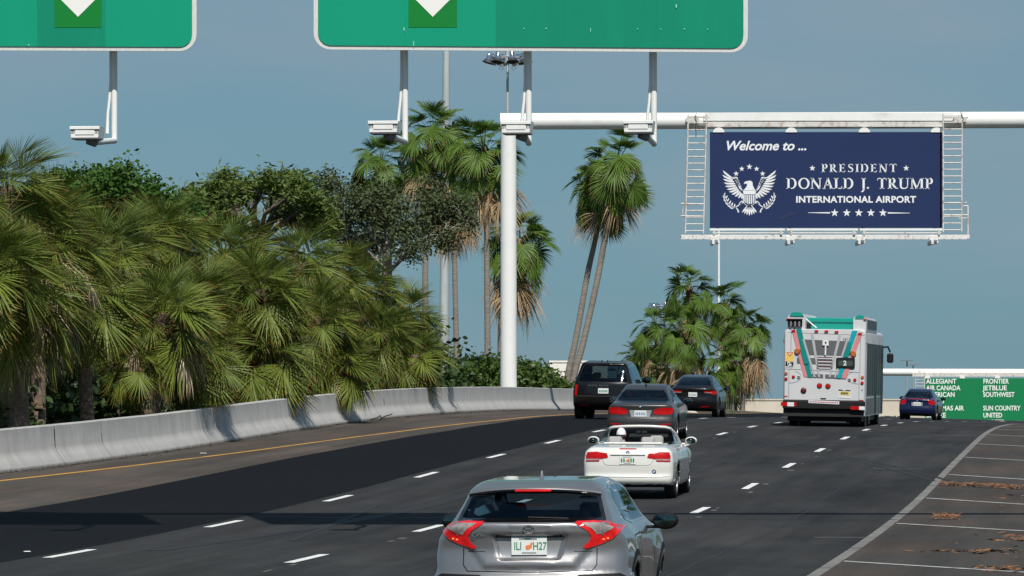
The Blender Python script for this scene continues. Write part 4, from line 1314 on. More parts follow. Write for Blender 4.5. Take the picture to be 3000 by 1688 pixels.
# ladder hooks over the beam
for (x0, x1, y) in ((165, 345, 92), (2200, 2405, 92)):
    q = MB(); a = ZP(x0, y, LY); b = ZP(x1, y, LY); q.tube([Lg(a), Lg(b)], .03, 8); q.build('ladder_hook', m_ladder, G)
    q = MB(); q.box(Lg(((a.x + b.x) / 2 + .2 * (1 if x0 > 1000 else -1), GY - .62, a.z - .1)), (.5, .7, .16)); q.build('ladder_bracket', m_ladder, G)
m_cable = M('black_cable', (.02, .02, .02), .6)
brace([(245, 58), (232, 95), (245, 125), (236, 165), (242, 200), (240, 250)], .012, 'cable', m_cable, Y=LY - .05)
brace([(2344, 45), (2352, 80), (2366, 100), (2358, 125)], .012, 'cable', m_cable, Y=LY - .05)
# rails and walkway
brace([(122, 778), (300, 782)], .03); brace([(120, 876), (300, 878)], .03); brace([(152, 780), (135, 830), (138, 878)], .022)
brace([(2205, 772), (2392, 770)], .028); brace([(2205, 868), (2398, 868)], .03); brace([(2402, 795), (2402, 1055)], .04); brace([(2330, 895), (2402, 893)], .025); brace([(2362, 798), (2402, 796)], .03)
FY = GY - 1.75
walk = MB()
a = ZP(125, 1040, FY); b = ZP(2415, 1040, FY)
walk.box(Lg(((a.x + b.x) / 2, FY + .03, a.z)), (b.x - a.x, .05, .15)); walk.box(Lg(((a.x + b.x) / 2, GY - .95, a.z)), (b.x - a.x, .05, .15))
wk = walk.build('walkway', m_white_rusty, G)
k = int((b.x - a.x) / .3)
for i in range(k + 1):
    q = MB(); q.box(Lg((a.x + (b.x - a.x) * i / k, (FY + GY - .95) / 2, a.z + .03)), (.035, .82, .04)); q.build('grating_bar', m_white_rusty, wk)
for (x0, x1) in ((350, 948), (962, 1528), (1542, 2200)):
    q = MB(); c = ZP(x0, 985, FY + .1); d = ZP(x1, 985, FY + .1)
    q.box(Lg(((c.x + d.x) / 2, FY + .1, c.z)), (d.x - c.x, .06, .085), bev=.01); q.build('folded_rail', m_white, G)
    q = MB(); c = ZP(x0 + 10, 1010, FY + .14); q.box(Lg(((c.x + d.x) / 2, FY + .14, c.z)), (d.x - c.x - .1, .04, .05), bev=.008); q.build('folded_rail', m_white_rusty, G)
    for xx in (x0 + 35, x1 - 30):
        q = MB(); c2 = ZP(xx, 1005, FY - .02); q.box(Lg(c2), (.09, .1, .2), bev=.01); q.build('rail_hinge', m_ladder, G)
for x in (400, 998, 1560, 2140):
    q = MB(); c = ZP(x - 10, 1050, FY - .03); q.box(Lg(c), (.34, .05, .17), bev=.01)
    q.box(Lg((c.x - .06, FY + .7, c.z - .17)), (.10, 1.75, .16), bev=.01); q.box(Lg((c.x + .14, FY + .7, c.z - .15)), (.06, 1.75, .10))
    q.build('walkway_bracket', m_white_rusty, G)

# ------------------------------------------------------------------ the far gantry with the airline board
FYG = 402.
m_signgreen = M('sign_green', (.003, .185, .062), .4, var=.05, scale=.7)
ZF = lambda x, y, Y=FYG: W(2550 + x / 4.831, 1000 + y / 4.831, Y)
g1 = Vector((ZF(-500, 440).x, FYG, CAMZ - 8.2))
G2 = thing('overhead_gantry', 'distant white gantry with the green board of airline names, partly below the crest', 'gantry', g1)
Lf = lambda v: tuple(Vector(v) - g1)
bz = ZF(0, 437).z
q = MB(); q.tube([Lf((g1.x, FYG, bz)), Lf((W(3000, 0, FYG).x + 9, FYG, bz - .05))], .29, 28); q.build('beam', m_white, G2, angle=40)
q = MB(); q.tube([(0, 0, -.4), Lf((g1.x, FYG, bz))], .32, 28); q.build('post', m_white, G2, angle=40)
q = MB(); x_ = W(3000, 0, FYG).x + 8.7 - g1.x; q.tube([(x_, 0, -.4), (x_, 0, bz - g1.z)], .32, 28); q.build('post', m_white, G2, angle=40)
a = ZF(777, 1420, FYG - .55); b = ZF(777, 523, FYG - .55); xe = W(3000, 0, FYG).x + 2.2
q = MB(); q.box(Lf(((a.x + xe) / 2, FYG - .52, (a.z + b.z) / 2)), (xe - a.x, .06, b.z - a.z), bev=.01); p2 = q.build('sign_panel', m_signgreen, G2)
names1 = ['ALLEGIANT', 'AIR CANADA', 'AMERICAN', 'AVELO', 'BAHAMAS AIR', 'BREEZE', 'DELTA']
names2 = ['FRONTIER', 'JETBLUE', 'SOUTHWEST', '', 'SUN COUNTRY', 'UNITED', 'PORTER']
ys = [598, 692, 786, 882, 978, 1078, 1176]
m_signwhite = M('sign_white', (.80, .82, .80), .4)
for col_, x0, wid in ((names1, 790, {'ALLEGIANT': 425, 'AIR CANADA': 485, 'AMERICAN': 402, 'AVELO': 252, 'BAHAMAS AIR': 535, 'BREEZE': 278, 'DELTA': 225}),
                      (names2, 1595, {'FRONTIER': 365, 'JETBLUE': 335, 'SOUTHWEST': 445, 'SUN COUNTRY': 530, 'UNITED': 270, 'PORTER': 310})):
    for nm, y in zip(col_, ys):
        if not nm: continue
        vs, fs = text_mesh(nm, 94, bold=1.9)
        mxv = max(v[0] for v in vs)
        q = MB(); q.add([Lf(ZF(x0 + v[0] * wid[nm] / mxv, y - v[1], FYG - .56)) for v in vs], fs); q.build('lettering', m_signwhite, p2)
for x in (808, 1300, 1798, 2290):
    c = ZF(x, 523, FYG - .5)
    q = MB(); prof_ = [(math.cos(a_) * .22, math.sin(a_) * .21) for a_ in np.linspace(0, math.pi, 11)]
    q.prism([(c.x - g1.x + p[0], c.z - g1.z + p[1] - .02) for p in prof_], -.6, .1); q.build('hanger_cap', m_white, G2)
q = MB(); a = ZF(590, 470); q.box(Lf(((a.x + xe) / 2, FYG - .33, a.z - .03)), (xe - a.x, .12, .30)); q.build('hanger_channel', m_ladder, G2)
ladder(G2, Lf, ZF(636, 1150, FYG - .9), ZF(766, 1150, FYG - .9), ZF(636, 440, FYG - .9), ZF(766, 440, FYG - .9), 0, .265)
q = MB(); c = ZF(690, 420, FYG - .9); q.tube([Lf(ZF(610, 415, FYG - .9)), Lf(ZF(770, 430, FYG - .9))], .03, 6); q.tube([Lf(ZF(680, 390, FYG - .9)), Lf(ZF(690, 450, FYG - .9))], .02, 6); q.build('ladder_hook', m_ladder, G2)

# ------------------------------------------------------------------ the near gantry with the large green signs
NY = 76.6
m_g1 = M('retroreflective_green', (.001, .285, .165), .6, spec=.2, var=.05, scale=.5, stretch=(1, 1, .35))
m_g2 = M('retroreflective_green_worn', (.001, .225, .130), .6, spec=.2, var=.09, scale=.7, stretch=(1.6, 1, .3))
m_g3 = M('green_patch', (.003, .19, .030), .6, spec=.2, var=.04, scale=1)
m_border = M('sign_border_white', (.62, .62, .59), .5, var=.12, scale=9, stretch=(6, 1, 1), dirt=(.36, .36, .36), dscale=10, dlo=.62, dhi=.8)
PXm = lambda px, py, Y=NY: W(px, py, Y)
def near_root():
    x0 = PXm(-700, 0).x; gx = Vector((x0, NY + .65, float(road(19, -10.5).z)))
    return gx
n0 = near_root()
G3 = thing('overhead_gantry', 'nearest gantry with two large green lane signs cut by the top edge', 'gantry', n0)
Ln = lambda v: tuple(Vector(v) - n0)
zb = PXm(0, 152).z; H3 = 6.2; bzc = zb + H3 * .90; xR = float(road(19, 19).x)
q = MB(); q.tube([Ln((n0.x, n0.y, bzc)), Ln((xR + .3, n0.y, bzc))], .30, 28); q.build('beam', m_white, G3, angle=40)
q = MB(); q.tube([(0, 0, -1.0), (0, 0, bzc - n0.z)], .33, 28); q.build('post', m_white, G3, angle=40)
q = MB(); q.tube([Ln((xR, n0.y, n0.z - 1.0)), Ln((xR, n0.y, bzc))], .33, 28); q.build('post', m_white, G3, angle=40)
def rrect(x0, x1, z0, z1, r, n=7):
    p = []
    for cx, cz, a0 in ((x1 - r, z0 + r, -90), (x1 - r, z1 - r, 0), (x0 + r, z1 - r, 90), (x0 + r, z0 + r, 180)):
        for i in range(n + 1):
            a_ = R(a0 + 90 * i / n); p.append((cx + r * math.cos(a_), cz + r * math.sin(a_)))
    return p
def bigsign(xl, xr_, splits, arrow, ybl, ybr, label=None):
    """xl/xr in photo px; splits = [(px, material)...]"""
    x0 = PXm(xl, 0).x; x1 = PXm(xr_, 0).x
    z0 = PXm(0, ybl).z; zr = PXm(0, ybr).z
    sk = lambda x, z: z + (zr - z0) * (x - x0) / (x1 - x0)
    q = MB(); pr = rrect(x0, x1, z0, z0 + H3, .26)
    q.prism([(p[0] - n0.x, sk(*p) - n0.z) for p in pr], -.65, -.60)
    par = q.build('sign_panel', m_border, G3)
    # green faces: panels butted side by side inside the border
    inner = rrect(x0 + .068, x1 - .068, z0 + .062, z0 + H3 - .062, .20)
    xs_ = [PXm(s[0], 0).x for s in splits] + [x1 - .068]
    xs_[0] = x0 + .068
    for k, s in enumerate(splits):
        a_, b_ = xs_[k], xs_[k + 1]
        def clip(poly, xx, keep_gt):
            o = []
            for i in range(len(poly)):
                p, n_ = poly[i], poly[(i + 1) % len(poly)]
                ip = (p[0] >= xx) == keep_gt or abs(p[0] - xx) < 1e-9; inn = (n_[0] >= xx) == keep_gt or abs(n_[0] - xx) < 1e-9
                if ip: o.append(p)
                if ip != inn:
                    t_ = (xx - p[0]) / (n_[0] - p[0]); o.append((xx, p[1] + t_ * (n_[1] - p[1])))
            return o
        pl_ = clip(clip(inner, a_ + .0006, True), b_ - .0006, False)
        q = MB(); q.prism([(p[0] - n0.x, sk(*p) - n0.z) for p in pl_], -.668, -.651); q.build('green_sheet', s[1], par)
    # patch and arrow
    c = PXm(arrow, 0).x; hw = PXm(1500 + 71, 0).x; 
    if arrow < 400: hw = PXm(1500 + 69, 0).x
    zt = PXm(0, 81).z
    q = MB(); q.prism([(c - hw - n0.x, zt - n0.z), (c + hw - n0.x, zt - n0.z), (c + hw - n0.x, z0 + H3 - .3 - n0.z), (c - hw - n0.x, z0 + H3 - .3 - n0.z)], -.674, -.669); q.build('patch_sheet', m_g3, par)
    tipz = PXm(0, 50).z
    q = MB(); aw = .72
    q.prism([(c - n0.x, tipz - n0.z), (c + aw - n0.x, tipz + aw * 1.0 - n0.z), (c + aw * .36 - n0.x, tipz + aw * 1.0 - n0.z), (c + aw * .36 - n0.x, tipz + 1.5 - n0.z), (c - aw * .36 - n0.x, tipz + 1.5 - n0.z), (c - aw * .36 - n0.x, tipz + aw * 1.0 - n0.z), (c - aw - n0.x, tipz + aw * 1.0 - n0.z)], -.680, -.675)
    q.build('down_arrow', M('arrow_white', (.80, .79, .76), .4), par)
    # backing rails
    for zz in (.5, 2.0, 3.4, 4.6):
        q = MB(); q.box(((x0 + x1) / 2 - n0.x, -.55, z0 + zz - n0.z), (x1 - x0 - .3, .08, .12)); q.build('backing_rail', m_galv, par)
    # rivets and scratches
    return par
sA = bigsign(-560, 576, [(-560, m_g2), (-200, m_g1), (110, m_g2), (308, m_g1)], 229, 146, 150)
sB = bigsign(919, 2191, [(919, m_g1), (1187, m_g1), (1453, m_g2), (1652, m_g2), (1922, m_g2)], 1268, 145, 154)
m_speck = M('speck', (.35, .75, .6), .4)
for px, py, w_, h_ in ((1535, 84, 2, 3), (1600, 84, 3, 3), (1868, 85, 2, 3), (1936, 86, 2, 3), (2005, 85, 3, 3), (2073, 86, 2, 3), (1730, 88, 1.5, 10), (1184, 86, 2, 10), (1212, 128, 1.6, 14), (1981, 18, 3, 9), (85, 132, 2, 4)):
    c = PXm(px, py); q = MB(); q.box((c.x - n0.x, -.6845, c.z - n0.z), (w_ * .0055, .003, h_ * .0055)); q.build('scuff', m_speck, sB if px > 700 else sA)
m_shadepole = m_white
def luminaire(px_post, ybot, box_px, box_py, label_, yj):
    """hanger post behind the panel, an arm and the sign light"""
    Yp = NY + .5
    t = G3
    a = W(px_post, 150, Yp); c = W(px_post, ybot - 5, Yp)
    q = MB(); q.tube([Ln((a.x, Yp, a.z + 3.2)), Ln((c.x, Yp, c.z))], .047, 12); q.build('hanger_tube', m_white, t, smooth=True)
    q = MB()
    j = W(px_post - 11, yj, Yp); j1 = W(px_post - 14, yj + 55, Yp); j2 = W(px_post - 19, yj + 100, Yp); j3 = W(px_post - 21, ybot - 25, Yp - .03)
    q.tube([Ln((j.x, Yp, j.z + 1.4)), Ln(j), Ln(j1), Ln(j2), Ln(j3)], [.020, .020, .024, .024, .03], 8); q.build('conduit', m_white, t, smooth=True)
    bx = W(box_px, box_py, NY - 1.35)
    e = Vector((bx.x + .12, bx.y + .1, bx.z - .14))
    q = MB(); q.tube([Ln(c), Ln(c.lerp(e, .5)), Ln(e)], .046, 12); q.ell(Ln(c), (.05, .05, .05), 10, 6); q.build('arm', m_white, t, smooth=True)
    th = thing('sign_light', label_, 'sign light', bx, 'sign lights under the large green signs')
    bm_ = MB(); w_, d_, h_ = .225, .20, .17
    yaw = Matrix.Rotation(R(-7), 3, 'Z')
    vs = []
    for z, k in ((-h_ / 2, .92), (h_ / 2, 1.0)):
        for sx, sy in ((-1, -1), (1, -1), (1, 1), (-1, 1)):
            vs.append(yaw @ Vector((sx * w_ * k, sy * d_ * (1 if sy < 0 else 1), z)))
    bm_.add(vs, [(3, 2, 1, 0), (4, 5, 6, 7), (0, 1, 5, 4), (1, 2, 6, 5), (2, 3, 7, 6), (3, 0, 4, 7)])
    bm_.build('housing', m_white, th)
    q = MB(); q.box(tuple(yaw @ Vector((0, -d_ - .008, h_ * .36))), (w_ * 2.04, .03, .05), rot=yaw, bev=.006); q.build('visor', m_white, th)
    q = MB(); q.box(tuple(yaw @ Vector((0, -d_ - .003, -.005))), (w_ * 1.3, .015, .075), rot=yaw, bev=.004); q.build('ribbed_lens', m_white, th)
    for k in (-1, 1):
        for i in range(3):
            q = MB(); q.box(tuple(yaw @ Vector((k * (w_ * .72 + i * .022), -d_ - .002, .005))), (.010, .006, .06), rot=yaw); q.build('vent_slot', m_darkmetal, th)
    q = MB(); q.box(tuple(yaw @ Vector((0, 0, -h_ / 2 - .012))), (w_ * 1.84, d_ * 1.9, .024), rot=yaw, bev=.005); q.build('base_plate', m_greymetal, th)
    q = MB(); q.tube([(.02, 0, -h_ / 2 - .03), (.12, .08, -.17)], [.07, .05], 10); q.build('knuckle', m_greymetal, th, smooth=True)
luminaire(335, 417, 256, 389, 'white sign light hanging below the left green sign', 232)
luminaire(1187, 420, 1128, 373, 'leftmost of three white lights below the right green sign, over palm crowns', 238)
luminaire(1549, 424, 1516, 374, 'middle of three white lights below the right green sign, before the gantry corner', 240)
luminaire(1916, 426, 1873, 372, 'rightmost of three white lights below the right green sign, before the white beam', 240)

# ------------------------------------------------------------------ vehicles: smooth shells from distance fields
def surface_nets(f, lo, hi, h, newton=4):
    n = [int(math.ceil((hi[i] - lo[i]) / h)) + 1 for i in range(3)]
    ax = [lo[i] + h * np.arange(n[i]) for i in range(3)]
    G_ = np.stack(np.meshgrid(*ax, indexing='ij'), -1)
    D = f(G_.reshape(-1, 3)).reshape(n)
    ins = D < 0
    c = np.zeros([k - 1 for k in n], np.int8)
    for i in (0, 1):
        for j in (0, 1):
            for k in (0, 1):
                c += ins[i:n[0]-1+i, j:n[1]-1+j, k:n[2]-1+k]
    act = (c > 0) & (c < 8)
    idm = -np.ones(act.shape, np.int64); idm[act] = np.arange(act.sum())
    cells = np.argwhere(act)
    P = np.zeros((len(cells), 3)); Wt = np.zeros(len(cells))
    off = [(0,0,0),(1,0,0),(0,1,0),(1,1,0),(0,0,1),(1,0,1),(0,1,1),(1,1,1)]
    for a in range(8):
        for b in range(a + 1, 8):
            d = [off[b][q] - off[a][q] for q in range(3)]
            if sum(map(abs, d)) != 1: continue
            A = cells + off[a]; B = cells + off[b]
            da = D[A[:,0], A[:,1], A[:,2]]; db = D[B[:,0], B[:,1], B[:,2]]
            m = (da < 0) != (db < 0)
            t = np.where(m, da / np.where(m, da - db, 1), 0)
            p = A + (B - A) * t[:, None]
            P += p * m[:, None]; Wt += m
    P = np.array(lo) + h * P / Wt[:, None]
    for _ in range(newton):
        e = h * .2
        g_ = np.stack([(f(P + np.eye(3)[i] * e) - f(P - np.eye(3)[i] * e)) / (2 * e) for i in range(3)], -1)
        d = f(P); st = g_ * (d / np.maximum((g_ ** 2).sum(1), .05))[:, None]
        ln = np.linalg.norm(st, axis=1, keepdims=True); st *= np.minimum(1, h * .6 / np.maximum(ln, 1e-9))
        P = P - st
    F = []
    for a in range(3):
        b, c_ = (a + 1) % 3, (a + 2) % 3
        sl = [slice(0, n[i]) for i in range(3)]; s1 = sl.copy(); s2 = sl.copy()
        s1[a] = slice(0, n[a] - 1); s2[a] = slice(1, n[a])
        ch = ins[tuple(s1)] != ins[tuple(s2)]
        E_ = np.argwhere(ch)
        ok = (E_[:, b] > 0) & (E_[:, c_] > 0) & (E_[:, b] < n[b] - 1) & (E_[:, c_] < n[c_] - 1)
        E_ = E_[ok]
        def cid(db, dc):
            q = E_.copy(); q[:, b] -= db; q[:, c_] -= dc
            return idm[q[:, 0], q[:, 1], q[:, 2]]
        quad = np.stack([cid(0, 0), cid(1, 0), cid(1, 1), cid(0, 1)], -1)
        flip = ins[E_[:, 0], E_[:, 1], E_[:, 2]]
        quad[~flip] = quad[~flip][:, ::-1]
        quad = quad[(quad >= 0).all(1)]
        F.append(quad)
    return P, np.concatenate(F)[:, ::-1] if False else np.concatenate(F)

def smax(a, b, k):
    h = np.maximum(k - np.abs(a - b), 0) / k
    return np.maximum(a, b) + h * h * k * .25
def smin(a, b, k): return -smax(-a, -b, k)

def chaikin(p, n=2, r=.22):
    p = [np.array(q, float) for q in p]
    for _ in range(n):
        o = []
        for i in range(len(p)):
            a, b = p[i], p[(i + 1) % len(p)]
            o += [a * (1 - r) + b * r, a * r + b * (1 - r)]
        p = o
    return np.array(p)

def poly_sdf_table(poly, res=.012, pad=.5):
    lo = poly.min(0) - pad; hi = poly.max(0) + pad
    nx, ny = [int((hi[i] - lo[i]) / res) + 1 for i in (0, 1)]
    X, Y = np.meshgrid(lo[0] + res * np.arange(nx), lo[1] + res * np.arange(ny), indexing='ij')
    d = np.full(X.shape, 1e9); s = np.ones(X.shape)
    for i in range(len(poly)):
        a = poly[i]; b = poly[(i + 1) % len(poly)]; e = b - a
        wx = X - a[0]; wy = Y - a[1]
        t = np.clip((wx * e[0] + wy * e[1]) / (e @ e + 1e-12), 0, 1)
        d = np.minimum(d, (wx - e[0] * t) ** 2 + (wy - e[1] * t) ** 2)
        c1 = Y >= a[1]; c2 = Y < b[1]; c3 = e[0] * wy > e[1] * wx
        fl = (c1 & c2 & c3) | (~c1 & ~c2 & ~c3)
        s = np.where(fl, -s, s)
    T = s * np.sqrt(d)
    def q(x, y):
        u = np.clip((x - lo[0]) / res, 0, nx - 1.001); v = np.clip((y - lo[1]) / res, 0, ny - 1.001)
        i = u.astype(int); j = v.astype(int); fu = u - i; fv = v - j
        return (T[i, j] * (1 - fu) * (1 - fv) + T[i + 1, j] * fu * (1 - fv) + T[i, j + 1] * (1 - fu) * fv + T[i + 1, j + 1] * fu * fv)
    return q

def inpoly(px, py, poly):
    poly = np.asarray(poly, float); ins = np.zeros(len(px), bool); n = len(poly)
    for i in range(n):
        a = poly[i]; b = poly[(i + 1) % n]
        c = ((a[1] > py) != (b[1] > py)) & (px < (b[0] - a[0]) * (py - a[1]) / (b[1] - a[1] + 1e-12) + a[0])
        ins ^= c
    return ins
def shrink(poly, d):
    P = np.asarray(poly, float); n = len(P)
    area = .5 * sum(P[i][0] * P[(i+1) % n][1] - P[(i+1) % n][0] * P[i][1] for i in range(n))
    sg = 1 if area > 0 else -1
    out_ = []
    for i in range(n):
        a, b, c = P[i - 1], P[i], P[(i + 1) % n]
        e1 = (b - a) / (np.linalg.norm(b - a) + 1e-9); e2 = (c - b) / (np.linalg.norm(c - b) + 1e-9)
        n1 = np.array([-e1[1], e1[0]]) * sg; n2 = np.array([-e2[1], e2[0]]) * sg
        m = n1 + n2; m /= max(.35, (m @ m) / 2) * 1.0 if (m @ m) > 0 else 1
        out_.append(b + m * d)
    return np.array(out_)
mirror = lambda poly: [(-x, z) for x, z in poly][::-1]

class Car:
    def __init__(s, name, label, M0, spec, paint, h=.035):
        s.sp = spec; s.t = thing(name, label, 'car' if name != 'bus' else 'bus', mat=M0)
        s.L = spec['L']
        side = poly_sdf_table(chaikin(spec['side'], 2, spec.get('rnd', .18)))
        Wz = np.array(spec['wz'], float); Wy = np.array(spec['wy'], float)
        gt = spec.get('gt', [(0, 0), (9, 0)]); gt = np.array(gt, float); belt = spec['belt']
        rb = spec.get('rb', (.12, .25)); fb = spec.get('fb', (.15, .2)); k = spec.get('k', .09)
        wheels = spec['wheels']; wr = spec['wr']
        extra = spec.get('extra')
        zm = np.array(spec.get('zmap', [(-1, -1), (3, 3)]), float)
        s.zm = lambda z: float(np.interp(z, zm[:, 0], zm[:, 1]))
        s.zi = lambda z: np.interp(z, zm[:, 1], zm[:, 0])
        def f(P):
            x, y, zt = np.abs(P[:, 0]), P[:, 1], P[:, 2]
            z = s.zi(zt)
            u = np.clip(y / s.L, 0, 1)
            ys = y - (rb[0] * x**2 + rb[1] * x**4) * (1 - u) ** 3 + (fb[0] * x**2 + fb[1] * x**4) * u ** 3
            ds = side(ys, z)
            w = np.interp(z, Wz[:, 0], Wz[:, 1]) * np.interp(y, Wy[:, 0], Wy[:, 1])
            w = w - np.interp(y, gt[:, 0], gt[:, 1]) * np.clip((z - belt) / .4, 0, 1.3)
            for yw in wheels:
                w = w + spec.get('flare', .02) * np.exp(-((y - yw) / .42) ** 2) * np.clip(1 - abs(z - .62) / .4, 0, 1)
            fx = x - w
            d = smax(ds, fx, k)
            if extra is not None: d = extra(d, np.stack([P[:, 0], y, z], -1))
            for yw in wheels:
                rr = np.sqrt((y - yw) ** 2 + (zt - wr) ** 2) - (wr + .055)
                inner = (spec['hw'] - .30) - x
                d = np.maximum(d, -np.maximum(rr, inner))
            return d
        s.f = f
        hw = spec['hw'] + .06
        P, F = surface_nets(f, (-hw, -.15, .05), (hw, s.L + .15, spec['H'] + .12), h)
        s.P = P; s.F = F
        s.bvh = BVHTree.FromPolygons([tuple(p) for p in P], [tuple(q) for q in F])
        cen = P[F].mean(1)
        e1 = P[F[:, 2]] - P[F[:, 0]]; e2 = P[F[:, 3]] - P[F[:, 1]]
        N = np.cross(e1, e2); N /= np.linalg.norm(N, axis=1)[:, None] + 1e-9
        # make sure normals point outward
        if (N * (cen - np.array([0, s.L / 2, .6]))).sum(1).mean() < 0:
            F = F[:, ::-1]; N = -N; s.F = F
        keep = np.ones(len(F), bool)
        cen = np.stack([cen[:, 0], cen[:, 1], s.zi(cen[:, 2])], -1)
        for view, poly in spec['windows']:
            sp_ = shrink(poly, .022)
            if view == 'rear': m = inpoly(cen[:, 0], cen[:, 2], sp_) & (cen[:, 1] < s.L * .5) & (N[:, 1] < -.02)
            elif view == 'front': m = inpoly(cen[:, 0], cen[:, 2], sp_) & (cen[:, 1] > s.L * .45) & (N[:, 1] > .02)
            elif view == 'top': m = inpoly(cen[:, 0], cen[:, 1], poly) & (N[:, 2] > .3) & (cen[:, 2] > .6)
            else: m = inpoly(cen[:, 1], cen[:, 2], sp_) & (N[:, 0] * (1 if view == 'right' else -1) > .3)
            keep &= ~m
        mi = np.zeros(len(F), int)
        for yw in wheels:
            rr = np.sqrt((cen[:, 1] - yw) ** 2 + (cen[:, 2] - wr) ** 2)
            mi[(rr < wr + .075) & (np.abs(cen[:, 0]) < spec['hw'] - .015) & ((np.abs(N[:, 0]) < .7) | (np.abs(cen[:, 0]) < spec['hw'] - .2))] = 1
        mi[(cen[:, 2] < spec.get('sill', .2)) | ((N[:, 2] < -.75) & (cen[:, 2] < .5))] = 1
        if 'lower' in spec:
            mi[spec['lower'](cen, N)] = 1
        if 'roofblack' in spec: mi[spec['roofblack'](cen, N)] = 2
        s.body = npmesh('body', P, F[keep], [paint, m_black, m_gloss_black], s.t, True, mi=mi[keep])
        s.bevel = None
    def ray(s, view, a, b, off):
        if view != 'top': b = s.zm(b)
        if view == 'rear': o, d = Vector((a, -2, b)), Vector((0, 1, 0))
        elif view == 'front': o, d = Vector((a, s.L + 2, b)), Vector((0, -1, 0))
        elif view == 'right': o, d = Vector((3, a, b)), Vector((-1, 0, 0))
        elif view == 'left': o, d = Vector((-3, a, b)), Vector((1, 0, 0))
        else: o, d = Vector((a, b, 4)), Vector((0, 0, -1))
        hit = s.bvh.ray_cast(o, d)
        if hit[0] is None:
            tgt = o + d * (2 if view in ('rear', 'front') else 2.1)
            n_ = s.bvh.find_nearest(tgt)
            return n_[0] + n_[1] * off
        nn = hit[1]
        if nn.dot(d) > 0: nn = -nn
        # refine onto the true surface
        p = hit[0]
        return p + nn * off
    def panel(s, name, view, poly, mat, off=.004, res=.05, parent=None, hole=None, thick=0):
        poly = [tuple(p) for p in poly]
        vs = []; 
        def resample(pl):
            o = []
            for i in range(len(pl)):
                a = np.array(pl[i]); b = np.array(pl[(i + 1) % len(pl)]); k = max(1, int(np.linalg.norm(b - a) / res))
                for j in range(k): o.append(tuple(a + (b - a) * j / k))
            return o
        bd = resample(poly); vs += bd; ed = [(i, (i + 1) % len(bd)) for i in range(len(bd))]
        hb = None
        if hole is not None:
            hb = resample([tuple(p) for p in hole]); o = len(vs); vs += hb; ed += [(o + i, o + (i + 1) % len(hb)) for i in range(len(hb))]
        A = np.array(poly); x0, y0 = A.min(0); x1, y1 = A.max(0)
        gx, gy = np.meshgrid(np.arange(x0 + res * .5, x1, res), np.arange(y0 + res * .5, y1, res))
        gp = np.c_[gx.ravel(), gy.ravel()]
        inner = shrink(poly, res * .35)
        if len(gp):
            m = inpoly(gp[:, 0], gp[:, 1], inner)
            if hole is not None: m &= ~inpoly(gp[:, 0], gp[:, 1], shrink(hole, -res * .3))
            vs += [tuple(p) for p in gp[m]]
        r = delaunay_2d_cdt([Vector(v) for v in vs], ed, [], 2 if hole is not None else 1, 1e-5)
        V2, F2 = r[0], r[2]
        if hole is not None:
            cc = [sum((V2[i] for i in f), Vector((0, 0))) / len(f) for f in F2]
            ih = inpoly(np.array([c[0] for c in cc]), np.array([c[1] for c in cc]), hole)
            io = inpoly(np.array([c[0] for c in cc]), np.array([c[1] for c in cc]), poly)
            F2 = [f for f, a, b in zip(F2, ih, io) if not a and b]
        V3 = [s.ray(view, v[0], v[1], off) for v in V2]
        q = MB(); q.add(V3, F2)
        if thick:
            pass
        o = q.build(name, mat, parent or s.t, smooth=True)
        return o
    def line(s, name, view, pts, w, mat, off=.003, parent=None, closed=False):
        if closed: pts = list(pts) + [pts[0]]
        P = []
        for i in range(len(pts) - 1):
            a = np.array(pts[i], float); b = np.array(pts[i + 1], float); k = max(1, int(np.linalg.norm(b - a) / .04))
            for j in range(k): P.append(a + (b - a) * j / k)
        P.append(np.array(pts[-1], float))
        q = MB(); vs = []
        for i, p in enumerate(P):
            d = P[min(i + 1, len(P) - 1)] - P[max(i - 1, 0)]; d /= np.linalg.norm(d) + 1e-9; nn = np.array([-d[1], d[0]])
            for sg in (-1, 1): vs.append(s.ray(view, *(p + nn * sg * w / 2), off))
        q.add(vs, [(2*i, 2*i+1, 2*i+3, 2*i+2) for i in range(len(P) - 1)])
        return q.build(name, mat, parent or s.t, smooth=True)
    def window(s, name, view, poly, glass, frame=.025, fmat=None):
        inn = shrink(poly, frame)
        g_ = s.panel(name, view, inn, glass, .002, .07)
        s.panel('window_seal', view, poly, fmat or m_gloss_black, .003, .07, parent=g_, hole=inn)
        return g_
